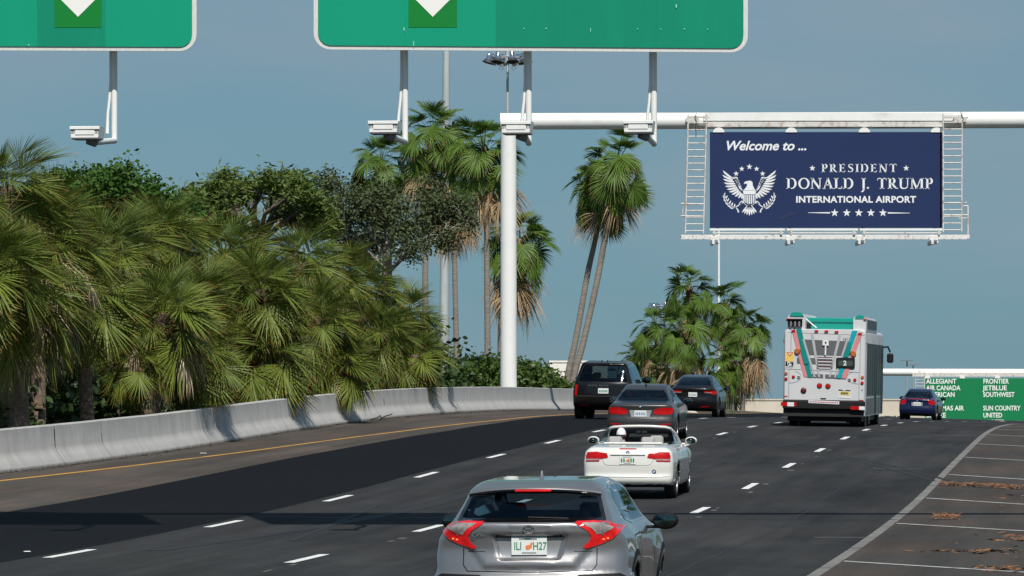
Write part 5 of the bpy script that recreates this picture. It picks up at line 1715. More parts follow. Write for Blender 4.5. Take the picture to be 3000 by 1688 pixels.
    def wheels(s, rim=None, w=.225, spokes=5):
        for yw in s.sp['wheels']:
            for sd in (-1, 1):
                r = s.sp['wr']
                xo = sd * (s.sp['hw'] - .03 - w / 2)
                wobj = bpy.data.objects.new('wheel', None); COL.objects.link(wobj); wobj.parent = s.t; wobj.location = (xo, yw, r)
                prof_ = [(-.5, r * .66), (-.5, r * .9), (-.44, r * .97), (-.3, r), (.3, r), (.44, r * .97), (.5, r * .9), (.5, r * .66)]
                n = 32; V = []; F = []
                for i in range(n):
                    a = 2 * math.pi * i / n
                    for px, pr in prof_: V.append((px * w, pr * math.cos(a), pr * math.sin(a)))
                k = len(prof_)
                for i in range(n):
                    for j in range(k - 1):
                        F.append((i*k+j, i*k+j+1, ((i+1) % n)*k+j+1, ((i+1) % n)*k+j))
                q = MB(); q.add(V, F); q.build('tyre', m_rubber, wobj, angle=35)
                q = MB()
                q.tube([(sd * w * .10, 0, 0), (sd * w * .16, 0, 0)], [r * .64, r * .64], 24)
                for i in range(spokes):
                    a = 2 * math.pi * i / spokes
                    q.box((sd * w * .30, math.cos(a) * r * .36, math.sin(a) * r * .36), (.03, r * .62, .055), rot=Matrix.Rotation(a, 3, 'X'))
                q.tube([(sd * w * .2, 0, 0), (sd * w * .42, 0, 0)], [r * .17, r * .12], 12)
                pts = [(sd * w * .44, math.cos(t_) * r * .65, math.sin(t_) * r * .65) for t_ in np.linspace(0, 2 * math.pi, 25)]
                q.tube(pts, .016, 6, cap=False)
                q.build('rim', rim or m_rim, wobj, angle=35)
    def mirrors(s, y, z, x, mat, size=(.13, .08, .085), sides=(-1, 1)):
        for sd in sides:
            q = MB(); q.ell((sd * (x + size[0] * .8), y, z), size, 16, 10)
            q.box((sd * (x - .01), y + .03, z - .06), (.16, .06, .03), bev=.008)
            o = q.build('wing_mirror', mat, s.t, smooth=True)
            q = MB(); n = 16
            cx, cy, cz = sd * (x + size[0] * .8), y - size[1] * .97, z
            q.add([(cx, cy - .004, cz)] + [(cx + math.cos(a) * size[0] * .8, cy + .012 , cz + math.sin(a) * size[2] * .74) for a in np.linspace(0, 2*math.pi, n + 1)[:-1]],
                  [(0, i, i % n + 1) for i in range(1, n + 1)])
            q.build('mirror_glass', m_mirror, o)
    def plate(s, x, z, kind, txt=None, off=.02, w=.305, h=.155):
        p = s.ray('rear', x, z, 0)
        y = p.y - off; z = s.zm(z)
        up = Vector((0, 0, 1)); 
        base = m_plate
        q = MB(); q.box((x, y, z), (w, .006, h), bev=.003); o = q.build('number_plate', base, s.t)
        if txt:
            put_text('plate_lettering', txt[0], m_plategreen, o, lambda u, v: (x - w * .43 + u, y - .0045, z - .035 + v), .098, bold=.0015, xs=.74)
            put_text('plate_lettering', txt[1], m_plategreen, o, lambda u, v: (x + w * .10 + u, y - .0045, z - .035 + v), .098, bold=.0015, xs=.74)
        elif kind != 'plain':
            for i in range(6):
                xx = x - w * .36 + i * w * .145
                if i == 2 and kind == 'florida': continue
                q = MB(); q.box((xx, y - .004, z - .005), (w * .09, .002, h * .48)); q.build('plate_mark', {'blue': m_plateblue, 'grey': m_plategrey}.get(kind, m_plategreen), o)
        if kind == 'florida':
            q = MB(); n = 10
            for cx, cz, r_ in ((-.012, -.014, .022), (.010, -.006, .018), (.022, .020, .012)):
                q.add([(x + cx + r_ * math.cos(a), y - .0048 - r_ * .02, z + cz + r_ * math.sin(a)) for a in np.linspace(0, 2*math.pi, n + 1)[:-1]], [tuple(range(n))])
            q.build('plate_orange', m_plateorange, o)
            q = MB(); q.box((x - .01, y - .004, z + .060), (.16, .002, .012)); q.box((x, y - .004, z - .062), (.13, .002, .011)); q.build('plate_mark', m_plategrey, o)
        return o
    def roundel(s, x, z, r, off=.006):
        p = s.ray('rear', x, z, off); y = p.y; z = s.zm(z)
        n = 20
        ring = lambda rr: [(x + rr * math.cos(a), y, z + rr * math.sin(a)) for a in np.linspace(0, 2*math.pi, n + 1)[:-1]]
        q = MB(); q.tube([(x, y + .006, z), (x, y, z)], [r, r], n); o = q.build('badge', m_chrome, s.t)
        q = MB(); q.tube([(x, y, z), (x, y - .002, z)], [r * .9, r * .9], n); q.build('badge_ring', m_badgeblack, o)
        for k in range(4):
            q = MB(); pts = [(x, y - .003, z)] + [(x + r * .58 * math.cos(a), y - .003, z + r * .58 * math.sin(a)) for a in np.linspace(k * math.pi / 2, (k + 1) * math.pi / 2, 7)]
            q.add(pts, [tuple(range(len(pts)))]); q.build('badge_quarter', m_badgeblue if k % 2 else m_print, o)

m_gloss_black = M('gloss_black', (.006, .006, .007), .08, coat=1)
m_mirror = M('mirror', (.10, .14, .13), .03, metal=1)
m_plate = M('plate_white', (.72, .75, .72), .4)
m_plategreen = M('plate_green', (.03, .22, .12), .5)
m_plateblue = M('plate_blue', (.10, .22, .45), .5)
m_plategrey = M('plate_grey', (.25, .27, .28), .5)
m_plateorange = M('plate_orange', (.75, .22, .08), .5)
m_badgeblack = M('badge_black', (.02, .02, .025), .3)
m_badgeblue = M('badge_blue', (.05, .25, .55), .3)
def paintmat(name, col, metal=.0, rough=.28):
    return M(name, col, rough, metal=metal, coat=1, var=.02, scale=1)

def interior(car, fz, y0, y1, belt, rows, hw, mat=None, heads=True, mirror=True, dash=True):
    """seats, headrests, dashboard, mirror inside the shell"""
    m = mat or m_interior
    t = car.t
    if dash:
        q = MB(); q.box((0, y1 - .18, belt - .14), (hw * 1.7, .40, .24), bev=.06); q.build('dashboard', m_interior, t, smooth=False)
        q = MB(); pts = [(-.36 + .17 * math.cos(a), y1 - .48 + .04 * math.sin(a), belt - .06 + .16 * math.sin(a)) for a in np.linspace(0, 2*math.pi, 20)]; q.tube(pts, .014, 6); q.build('steering_wheel', m_interior, t)
    for (yr, xs_, hh) in rows:
        for x in xs_:
            q = MB()
            rot = Matrix.Rotation(R(-12), 3, 'X')
            q.box((x, yr, belt - .30 + hh * .0), (.48, .14, .62), rot=rot, bev=.05)
            q.box((x, yr + .25, belt - .58), (.48, .5, .14), bev=.04)
            o = q.build('seat', m, t)
            if heads:
                q = MB(); q.box((x, yr - .08, belt + hh), (.26, .10, .17), bev=.035, rot=rot)
                q.tube([(x - .06, yr - .06, belt - .02), (x - .06, yr - .08, belt + hh)], .008, 6); q.tube([(x + .06, yr - .06, belt - .02), (x + .06, yr - .08, belt + hh)], .008, 6)
                q.build('headrest', m, o)
    q = MB(); q.box((0, (y0 + y1) / 2, fz), (hw * 1.75, y1 - y0, .05)); q.build('cabin_floor', m_interior, t)
    if mirror:
        q = MB(); q.box((0, y1 - .95, belt + .38), (.24, .04, .07), bev=.02); q.tube([(0, y1 - .95, belt + .41), (0, y1 - .9, belt + .47)], .012, 6); q.build('rear_view_mirror', m_interior, t)

# ---- the grey crossover nearest the camera
m_silver = paintmat('silver_grey_paint', (.30, .295, .30), .72, .36)
plx = [(0.52, 1.065), (0.60, .95), (0.585, .90), (0.40, .66), (-.40, .66), (-.585, .90), (-.60, .95), (-.52, 1.065)]
tgs = poly_sdf_table(np.array(plx), .01, .6)
rec = poly_sdf_table(np.array([(-.335, .955), (.335, .955), (.265, .735), (-.265, .735)]), .01, .6)
def chr_extra(d, P):
    x, y, z = P[:, 0], P[:, 1], P[:, 2]
    m = np.clip((.75 - y) / .3, 0, 1)
    dt = tgs(x, z); dr = rec(x, z)
    d = d - .022 * np.clip(.5 - dt / .045, 0, 1) * m * np.clip((1.03 - z) / .05, 0, 1)
    d = d + .028 * np.clip(.5 - dr / .018, 0, 1) * m
    # lower bumper step
    d = d - .03 * np.clip((.62 - z) / .05, 0, 1) * np.clip((z - .3) / .1, 0, 1) * m
    return d
chr_spec = dict(zmap=[(-1, -1), (.3, .33), (.55, .60), (.85, .90), (1.09, 1.115), (1.33, 1.385), (1.41, 1.425), (1.57, 1.50), (1.8, 1.7)], L=4.39, H=1.57, hw=.905, belt=1.02, wr=.345, wheels=(.83, 3.47), flare=.045,
    side=[(.22, .22), (.06, .30), (.0, .48), (.03, .66), (.075, .80), (.06, .95), (.015, 1.045), (.035, 1.085), (.16, 1.085), (.38, 1.23), (.56, 1.335), (.66, 1.41), (.80, 1.505), (.90, 1.53), (1.9, 1.572), (2.25, 1.563), (2.6, 1.45), (3.05, 1.20), (3.35, 1.05), (3.95, .96), (4.28, .78), (4.39, .55), (4.36, .28), (4.1, .20), (2.2, .18)],
    wz=[(.15, .80), (.30, .865), (.50, .875), (.75, .885), (.92, .865), (1.03, .80), (1.12, .735), (1.25, .665), (1.40, .60), (1.52, .54), (1.65, .5)],
    wy=[(-.2, .93), (.3, .97), (.9, 1.0), (1.9, .965), (2.8, .985), (3.5, 1.0), (4.5, .88)], gt=[(0, .0), (.5, .02), (1.4, .0), (4, 0)], rb=(.14, .24), fb=(.2, .3), k=.10,
    windows=[('rear', [(-.585, 1.31), (-.30, 1.335), (.30, 1.335), (.585, 1.31), (.67, 1.10), (.60, 1.085), (-.60, 1.085), (-.67, 1.10)]),
             ('front', [(-.62, 1.44), (.62, 1.44), (.72, 1.10), (-.72, 1.10)]),
             ('right', [(1.05, 1.36), (1.5, 1.44), (2.2, 1.43), (2.65, 1.28), (2.95, 1.06), (1.75, 1.03), (1.2, 1.08)]),
             ('left', [(1.05, 1.36), (1.5, 1.44), (2.2, 1.43), (2.65, 1.28), (2.95, 1.06), (1.75, 1.03), (1.2, 1.08)])],
    lower=lambda c, n: (c[:, 2] < .40) | ((c[:, 2] < .58) & (np.abs(c[:, 0]) > .42) & (np.abs(c[:, 0]) < .80) & (c[:, 1] < .5)), extra=chr_extra, sill=.3, rnd=.15)
s0 = -14.5
X0 = np.interp(s0, _S, _X)
tgt_x = (1547 - 1500) / FPX * 46.0
c1 = Car('crossover', 'silver grey crossover with lit red brake lights, nearest car cut by the bottom edge', road_frame(s0, (tgt_x - X0) / math.cos(.12), 2.6), chr_spec, m_silver, .025)
W_ = chr_spec['windows']
c1.window('rear_window', 'rear', W_[0][1], glassmat('rear_glass', (.34, .46, .54), gl=(.6, .75, .9), base=.0), .03)
m_wind = glassmat('windscreen_glass', (.72, .8, .8), gl=(.15, .18, .2), rough=.05, base=0)
c1.window('windscreen', 'front', W_[1][1], m_wind, .03)
c1.window('side_window', 'right', W_[2][1], m_glass_mid, .03); c1.window('side_window', 'left', W_[2][1], m_glass_mid, .03)
# C pillar edge and roof lines
for sd in (1, -1):
    mm = (lambda p: p) if sd == 1 else mirror
    lamp = [(.40, 1.088), (.47, 1.045), (.545, 1.00), (.575, .955), (.565, .90), (.50, .835), (.53, .825), (.66, .865), (.765, .915), (.835, .985), (.83, 1.035), (.74, 1.075), (.60, 1.096)]
    lamp = [(a * .955, b) for a, b in lamp]
    L0 = c1.panel('tail_light', 'rear', mm(lamp), m_redlit, .010, .03)
    clear = [(.49, 1.072), (.575, 1.025), (.61, .985), (.615, .962), (.69, .985), (.755, 1.02), (.765, 1.035), (.71, 1.058), (.60, 1.074)]
    c1.panel('clear_lens', 'rear', mm([(a * .965, b) for a, b in clear]), m_clear, .014, .03, parent=L0)
    c1.line('lens_divider', 'rear', [(sd * .655, 1.075), (sd * .648, .955)], .014, m_greymetal, .016, parent=L0)
    for k in range(2):
        xx, zz = [(.655, .915), (.69, .925)][k]
        c1.panel('bulb_glow', 'rear', [(sd * xx - .008, zz - .008), (sd * xx + .008, zz - .008), (sd * xx + .008, zz + .008), (sd * xx - .008, zz + .008)], M('bulb', (.8, .3, .1), .3, emit=((1, .25, .05), .8)) if k == 0 and sd == 1 else bpy.data.materials['bulb'] if 'bulb' in bpy.data.materials else m_amber, .018, .02, parent=L0)
    c1.line('seam', 'rear', [(sd * .60, .83), (sd * .60, .68), (sd * .56, .625), (0, .615)], .009, m_black, .002)
    c1.line('seam', 'rear', [(sd * .40, .80), (sd * .56, .80)], .005, m_black, .002)
    c1.panel('bumper_vent', 'rear', mm([(.40, .565), (.45, .59), (.80, .60), (.85, .575), (.83, .48), (.44, .47)]), m_black, .006)
    c1.panel('fog_reflector', 'rear', mm([(.62, .55), (.80, .565), (.80, .53), (.64, .52)]), m_red, .010)
c1.line('plate_surround', 'rear', [(-.335, .965), (.335, .965), (.34, .94), (.285, .75), (.25, .73), (-.25, .73), (-.285, .75), (-.34, .94)], .018, m_silver, .008, closed=True)
c1.line('plate_shadow_gap', 'rear', [(-.30, .948), (.30, .948)], .030, m_black, .006)
c1.panel('plate_panel', 'rear', [(-.30, .935), (.30, .935), (.245, .745), (-.245, .745)], paintmat('plate_panel_paint', (.42, .42, .43), .5, .3), .002)
c1.plate(0, .85, 'florida', ('ILI', 'H27'), .022, w=.32, h=.165)
# roof spoiler over the rear window
q = MB(); V = []; xs_ = np.linspace(-.60, .60, 25)
for x in xs_:
    zt = c1.zm(1.385) - .045 * abs(x / .6) ** 2.5; y0 = .40 + .16 * abs(x / .6) ** 2
    top = c1.ray('rear', x, 1.43, .0)
    V += [(x, y0 + .02, zt - .028), (x, y0, zt - .01), (x, y0 + .01, zt + .006), (x, max(top.y, y0 + .1), top.z + .004 - .05 * abs(x / .6) ** 4), (x, y0 + .28, zt - .04)]
q.add(V, [(5*i+j, 5*(i+1)+j, 5*(i+1)+(j+1) % 5, 5*i+(j+1) % 5) for i in range(24) for j in range(5)] + [(0, 1, 2, 3, 4), (124, 123, 122, 121, 120)])
spo = q.build('roof_spoiler', m_silver, c1.t, smooth=True)
# high brake light, emblem, lettering, antenna, wiper
q = MB(); p = c1.ray('rear', 0, 1.345, 0)
q.box((0, .405, c1.zm(1.385) - .026), (.33, .03, .020), bev=.006); o = q.build('high_brake_light', m_redlit, c1.t)
q = MB(); ey = c1.ray('rear', 0, 1.015, 0).y - .012; _k = c1.zm(1.015) - 1.015
def ring_(cx, cz, rx, rz, r=.0045): 
    q.tube([(cx + rx * math.cos(a), ey, cz + _k + rz * math.sin(a)) for a in np.linspace(0, 2*math.pi, 25)], r, 6, cap=False)
ring_(0, 1.015, .052, .035); ring_(0, 1.015, .018, .034); ring_(0, 1.032, .034, .013)
q.build('badge', m_chrome, c1.t, smooth=True)
put_text('badge_lettering', 'C-HR', m_chrome, c1.t, lambda u, v: (-.52 + u, c1.ray('rear', -.46, .955, .006)  .y - .006, c1.zm(.945) + v), .052, bold=.0012, shear=.2)
q = MB(); az = 1.455
q.tube([(0, 1.02, az - .02), (0, 1.10, az + .035), (0, 1.12, az + .10)], [.038, .022, .006], 10); q.ell((0, 1.0, az - .01), (.04, .09, .02)); q.build('roof_antenna', m_silver, c1.t, smooth=True)
q = MB(); a = c1.ray('rear', 0, 1.10, .012); pts = [c1.ray('rear', x, 1.10 + .012 * (1 - abs(x) * 2.5), .014) for x in (-.02, .1, .22, .34)]; q.tube(pts, .009, 6); q.build('rear_wiper', m_black, c1.t)
c1.wheels(m_rim)
c1.mirrors(2.62, 1.07, .90, m_black, (.125, .09, .085))
interior(c1, .55, .8, 3.1, 1.05, [(1.35, (-.42, 0, .42), .02), (2.1, (-.38, .38), .12)], .78)
# black trim between window and roof, wheel arch cladding
for sd, v in ((1, 'right'), (-1, 'left')):
    for yw in (.83, 3.47):
        pts = [(yw + math.cos(a) * .43, .345 + math.sin(a) * .43) for a in np.linspace(R(-12), R(192), 22)]
        c1.line('arch_trim', v, pts, .055, m_black, .004)
    c1.line('door_seam', v, [(1.72, 1.02), (1.70, .75), (1.60, .40)], .008, m_black, .002)
    c1.line('door_seam', v, [(2.78, 1.02), (2.86, .75), (2.84, .35)], .008, m_black, .002)
    c1.line('sill_trim', v, [(1.3, .33), (3.0, .33)], .12, m_black, .004)

# ---- generic saloon builder used with different figures
def place(s_, px, Y):
    """road parameters for a car whose rear centre is seen at column px, depth Y"""
    x = (px - 1500) / FPX * Y; ss_ = float(np.interp(Y, _Y, _S))
    for _ in range(6):
        X0 = np.interp(ss_, _S, _X); h = np.interp(ss_, _S, _H); t_ = (x - X0) / math.cos(h); ss_ = float(np.interp(Y + t_ * math.sin(h), _Y, _S))
    return ss_, float(t_)

# ---- dark grey saloon
m_dgrey = M('dark_grey_paint', (.065, .064, .066), .36, metal=.55, coat=.5)
sed = dict(L=4.94, H=1.52, hw=.93, belt=.98, wr=.34, wheels=(1.02, 3.99), flare=.02,
    side=[(.25, .20), (.06, .28), (.0, .45), (.01, .58), (.05, .68), (.06, .86), (.03, .965), (.12, 1.01), (.62, 1.06), (.92, 1.20), (1.25, 1.37), (1.7, 1.49), (2.25, 1.51), (2.8, 1.42), (3.2, 1.20), (3.55, 1.03), (4.3, .93), (4.8, .75), (4.94, .5), (4.9, .25), (4.6, .18), (2.2, .17)],
    wz=[(.15, .86), (.30, .91), (.50, .925), (.70, .925), (.88, .90), (.98, .84), (1.10, .745), (1.25, .66), (1.40, .585), (1.5, .55)],
    wy=[(-.2, .93), (.3, .965), (1.0, 1.0), (3.9, 1.0), (4.9, .86)], gt=[(0, .0), (.7, .05), (1.5, .0), (9, 0)], rb=(.10, .14), fb=(.2, .3), k=.10,
    windows=[('rear', [(-.52, 1.36), (.52, 1.36), (.60, 1.28), (.71, 1.07), (.66, 1.045), (-.66, 1.045), (-.71, 1.07), (-.60, 1.28)]),
             ('front', [(-.58, 1.37), (.58, 1.37), (.72, 1.08), (-.72, 1.08)]),
             ('right', [(.95, 1.06), (1.30, 1.28), (1.75, 1.36), (2.35, 1.36), (2.80, 1.25), (3.15, 1.04), (1.0, 1.02)]),
             ('left', [(.95, 1.06), (1.30, 1.28), (1.75, 1.36), (2.35, 1.36), (2.80, 1.25), (3.15, 1.04), (1.0, 1.02)])],
    lower=lambda c, n: (c[:, 2] < .30))
s_, t_ = place(0, 1875, 132)
c2 = Car('saloon_car', 'dark grey saloon car with red tail lights between the white convertible and the black vehicles', road_frame(s_, t_, 2.9), sed, m_dgrey, .038)
def glaze(c, rear, side_, front=None):
    front = front or m_wind
    w = c.sp['windows']
    for v, pl_ in w:
        if v == 'rear': c.window('rear_window', v, pl_, rear, .02)
        elif v == 'front': c.window('windscreen', v, pl_, front, .02)
        elif v in ('left', 'right'): c.window('side_window', v, pl_, side_, .02)
glaze(c2, m_glass_dark, m_glass_dark)
for sd in (1, -1):
    mm = (lambda p: p) if sd == 1 else mirror
    c2.panel('tail_light', 'rear', mm([(.37, .86), (.60, .915), (.84, .90), (.85, .78), (.80, .73), (.56, .715), (.34, .73)]), m_red, .008, .04)
    c2.line('seam', 'rear', [(sd * .52, .715), (sd * .42, .60), (0, .60)], .010, m_black, .002)
    c2.panel('reflector', 'rear', mm([(.50, .475), (.80, .49), (.78, .45), (.52, .445)]), m_red, .006)
    c2.line('bright_strip', 'rear', [(sd * .36, .84), (0, .86)], .012, m_black, .004)
c2.panel('plate_panel', 'rear', [(-.30, .835), (.30, .835), (.24, .655), (-.24, .655)], m_plategrey, .003)
c2.plate(0, .745, 'blue', None, .012, w=.32)
c2.roundel(0, .935, .042)
c2.line('bumper_crease', 'rear', [(-.86, .53), (-.5, .515), (.5, .515), (.86, .53)], .012, m_black, .002)
c2.wheels(m_rim); c2.mirrors(3.12, 1.03, .90, m_dgrey); interior(c2, .5, 1.1, 3.5, 1.0, [(1.55, (-.4, .4), .06), (2.5, (-.38, .38), .10)], .75)
q = MB(); q.ell((0, 1.62, 1.49), (.03, .09, .03)); q.build('roof_antenna', m_dgrey, c2.t, smooth=True)

# ---- white convertible with its roof down
m_cream = paintmat('white_car_paint', (.70, .70, .66), 0, .25)
cab = dict(L=4.58, H=1.10, hw=.89, belt=.95, wr=.325, wheels=(.92, 3.68), flare=.025,
    side=[(.25, .22), (.05, .27), (-.01, .36), (.0, .44), (.03, .47), (.02, .66), (.04, .86), (.10, .955), (.20, .99), (.75, 1.02), (1.2, 1.005), (3.0, .99), (3.2, .98), (4.1, .86), (4.45, .70), (4.58, .48), (4.5, .24), (4.2, .19), (2.2, .18)],
    wz=[(.15, .82), (.28, .865), (.50, .885), (.72, .885), (.88, .86), (.97, .80), (1.04, .72), (1.2, .6)],
    wy=[(-.2, .93), (.3, .97), (.95, 1.0), (3.7, 1.0), (4.6, .86)], rb=(.10, .16), fb=(.2, .3), k=.10,
    windows=[('top', [(-.60, 1.02), (.60, 1.02), (.63, 1.6), (.66, 2.9), (.60, 3.08), (-.60, 3.08), (-.66, 2.9), (-.63, 1.6)])], lower=lambda c, n: c[:, 2] < .245)
s_, t_ = place(0, 1838, 94.5)
c3 = Car('convertible_car', 'white convertible car with its roof down behind the silver crossover', road_frame(s_, t_, 2.7), cab, m_cream, .032)
for sd in (1, -1):
    mm = (lambda p: p) if sd == 1 else mirror
    L0 = c3.panel('tail_light', 'rear', mm([(.37, .80), (.40, .87), (.60, .90), (.775, .89), (.80, .82), (.80, .76), (.52, .765), (.39, .785)]), m_red, .008, .04)
    c3.panel('lens_strip', 'rear', mm([(.53, .768), (.80, .765), (.80, .735), (.55, .742)]), m_clear, .009, .04, parent=L0)
    c3.panel('lens_bottom', 'rear', mm([(.53, .742), (.80, .735), (.80, .712), (.55, .718)]), m_red, .009, .04, parent=L0)
    c3.line('seam', 'rear', [(sd * .50, .765), (sd * .44, .67), (sd * .38, .645), (0, .645)], .008, m_plategrey, .002)
    c3.line('seam', 'rear', [(sd * .86, .435), (sd * .5, .425), (0, .42)], .014, m_plategrey, .002)
c3.line('boot_handle_strip', 'rear', [(-.33, .835), (.33, .835)], .018, m_darkmetal, .005)
o = c3.line('high_brake_light', 'rear', [(-.16, .955), (.16, .955)], .018, m_red, .005)
c3.plate(0, .745, 'florida', None, .012, w=.31)
c3.roundel(0, .885, .036); c3.roundel(.50, .53, .042)
c3.wheels(m_rim)
c3.mirrors(2.95, 1.04, .86, m_cream, (.12, .085, .08))
# tub, windscreen, seats
q = MB(); q.box((0, 2.05, .45), (1.30, 2.1, .04)); q.box((0, 1.04, .72), (1.24, .03, .56)); q.box((0, 3.07, .72), (1.24, .03, .5)); q.box((.645, 2.05, .70), (.03, 2.1, .5)); q.box((-.645, 2.05, .70), (.03, 2.1, .5)); q.build('cabin_tub', m_interior, c3.t)
fr = [(-.73, 3.12, .98), (-.66, 2.78, 1.18), (-.585, 2.50, 1.285), (-.50, 2.42, 1.312), (-.25, 2.38, 1.328), (0, 2.37, 1.332), (.25, 2.38, 1.328), (.50, 2.42, 1.312), (.585, 2.50, 1.285), (.66, 2.78, 1.18), (.73, 3.12, .98)]
q = MB(); q.tube(fr, .030, 8); q.build('windscreen_frame', m_cream, c3.t, smooth=True)
q = MB(); q.add([(-.70, 3.10, .98), (.70, 3.10, .98), (.60, 2.60, 1.24), (.50, 2.45, 1.30), (-.50, 2.45, 1.30), (-.60, 2.60, 1.24)], [(0, 1, 2, 5), (5, 2, 3, 4)]); q.build('windscreen', m_glass_clear, c3.t)
q = MB(); q.box((0, 2.92, .94), (1.25, .34, .14), bev=.05); q.build('dashboard', m_interior, c3.t)
q = MB(); q.box((.02, 2.62, 1.20), (.22, .04, .07), bev=.02); q.tube([(.02, 2.62, 1.22), (.02, 2.5, 1.29)], .012, 6); q.build('rear_view_mirror', m_interior, c3.t)
for (x, y, zt, ww) in ((-.36, 1.30, 1.15, .27), (.27, 1.30, 1.14, .26), (-.37, 2.02, 1.06, .26), (.37, 2.02, 1.15, .26)):
    q = MB(); rot = Matrix.Rotation(R(-14), 3, 'X')
    q.box((x, y + .05, zt - .40), (.50 if y > 1.5 else .46, .15, .52), rot=rot, bev=.05); q.box((x, y + .32, .58), (.48, .5, .14), bev=.04)
    o = q.build('seat', m_seatgrey, c3.t)
    q = MB(); q.box((x, y - .03, zt - .085), (ww, .11, .19), rot=rot, bev=.035); q.build('headrest', m_seatgrey, o)
q = MB(); q.box((0, 1.12, 1.03), (1.15, .10, .05), bev=.02); q.build('roof_cover_edge', m_cream, c3.t)
# raised side windows
for sd in (1, -1):
    q = MB(); q.add([(sd * .715, 3.02, .99), (sd * .73, 1.95, 1.0), (sd * .665, 2.15, 1.20), (sd * .60, 2.52, 1.27)], [(0, 1, 2, 3)]); q.build('side_window', m_glass_mid, c3.t)
for sd, v in ((1, 'right'), (-1, 'left')):
    for c in (c3,):
        c.line('door_seam', v, [(1.62, .93), (1.55, .7), (1.62, .35)], .008, m_plategrey, .002); c.line('door_seam', v, [(2.92, .93), (2.98, .6), (2.95, .35)], .008, m_plategrey, .002)
        pts = [(.92 + math.cos(a) * .385, .325 + math.sin(a) * .385) for a in np.linspace(R(0), R(180), 20)]; c.line('arch_edge', v, pts, .012, m_plategrey, .003)

# ---- the driver with a white cap
def person_sdf(P):
    def cap_(a, b, ra, rb):
        a = np.array(a); b = np.array(b); pa = P - a; ba = b - a
        h = np.clip((pa @ ba) / (ba @ ba), 0, 1)
        return np.linalg.norm(pa - h[:, None] * ba, axis=1) - (ra + (rb - ra) * h)
    def el(c, r):
        q = (P - np.array(c)) / np.array(r); k = np.linalg.norm(q, axis=1); return (k - 1) * min(r)
    d = el((0, 0, .60), (.078, .098, .115))                       # skull
    d = smin(d, el((0, .03, .545), (.058, .07, .075)), .03)       # jaw
    d = smin(d, cap_((0, .10, .585), (0, .118, .562), .010, .014), .012)  # nose
    for s in (-1, 1): d = smin(d, el((s * .08, 0, .585), (.014, .022, .032)), .008)
    d = smin(d, cap_((0, -.01, .42), (0, 0, .52), .058, .052), .03)
    d = smin(d, cap_((0, -.02, .02), (0, -.02, .30), .15, .17), .08)
    d = smin(d, cap_((-.15, -.02, .34), (.15, -.02, .34), .075, .075), .06)
    for s in (-1, 1):
        d = smin(d, cap_((s * .20, -.01, .33), (s * .24, .12, .08), .058, .045), .04)
        d = smin(d, cap_((s * .24, .12, .08), (s * .14, .42, .10), .044, .032), .02)
        d = smin(d, cap_((s * .14, .42, .10), (s * .13, .50, .12), .034, .028), .02)
        for k in range(4):
            y0 = .50; d = smin(d, cap_((s * .13 + (k - 1.5) * .019, .49, .13), (s * .13 + (k - 1.5) * .020, .545, .12 - .01 * (k % 2)), .009, .008), .006)
            d = smin(d, cap_((s * .13 + (k - 1.5) * .020, .545, .12), (s * .13 + (k - 1.5) * .020, .53, .085), .008, .007), .004)
        d = smin(d, cap_((s * .095, .46, .12), (s * .085, .51, .10), .011, .009), .006)
        d = smin(d, cap_((s * .09, .0, -.06), (s * .12, .45, .02), .085, .06), .05)
        d = smin(d, cap_((s * .12, .45, .02), (s * .12, .62, -.30), .055, .045), .03)
    return d
Pp, Pf = surface_nets(person_sdf, (-.4, -.3, -.45), (.4, .8, .8), .018, 3)
m_skin = M('skin', (.42, .24, .17), .5)
m_shirt = M('dark_green_shirt', (.02, .035, .03), .9)
drv = thing('person', 'driver in a white cap and dark top seated in the white convertible', 'person', mat=c3.t.matrix_world @ Matrix.Translation((-.33, 2.13, .575)))
cen = Pp[Pf].mean(1)
npmesh('figure', Pp, Pf[:, ::-1] if ((np.cross(Pp[Pf[:,2]]-Pp[Pf[:,0]], Pp[Pf[:,3]]-Pp[Pf[:,1]]) * (cen - [0, 0, .3])).sum(1).mean() < 0) else Pf, [m_skin, m_shirt, M('dark_trousers', (.03, .03, .04), .9)], drv, True,
       mi=np.where((cen[:, 2] < .435) & (cen[:, 1] < .40) & (cen[:, 2] > -.03), 1, np.where(cen[:, 2] <= -.03, 2, 0)))
q = MB(); V = []; n = 20
for j in range(7):
    ph = math.pi / 2 * j / 6
    for i in range(n):
        a = 2 * math.pi * i / n; V.append((.094 * math.cos(a) * math.cos(ph), .112 * math.sin(a) * math.cos(ph), .60 + .135 * math.sin(ph)))
q.add(V, [(j*n+i, j*n+(i+1) % n, (j+1)*n+(i+1) % n, (j+1)*n+i) for j in range(6) for i in range(n)])
q.add([(-.07, .09, .625), (.07, .09, .625), (.055, .19, .605), (-.055, .19, .605), (0, .20, .612)], [(0, 1, 2, 4, 3)])
q.build('cap', M('white_cap', (.75, .75, .80), .7), drv, smooth=True)
q = MB(); q.ell((0, -.018, .565), (.083, .092, .075), 14, 8); q.build('hair', M('dark_hair', (.03, .022, .018), .8), drv, smooth=True)

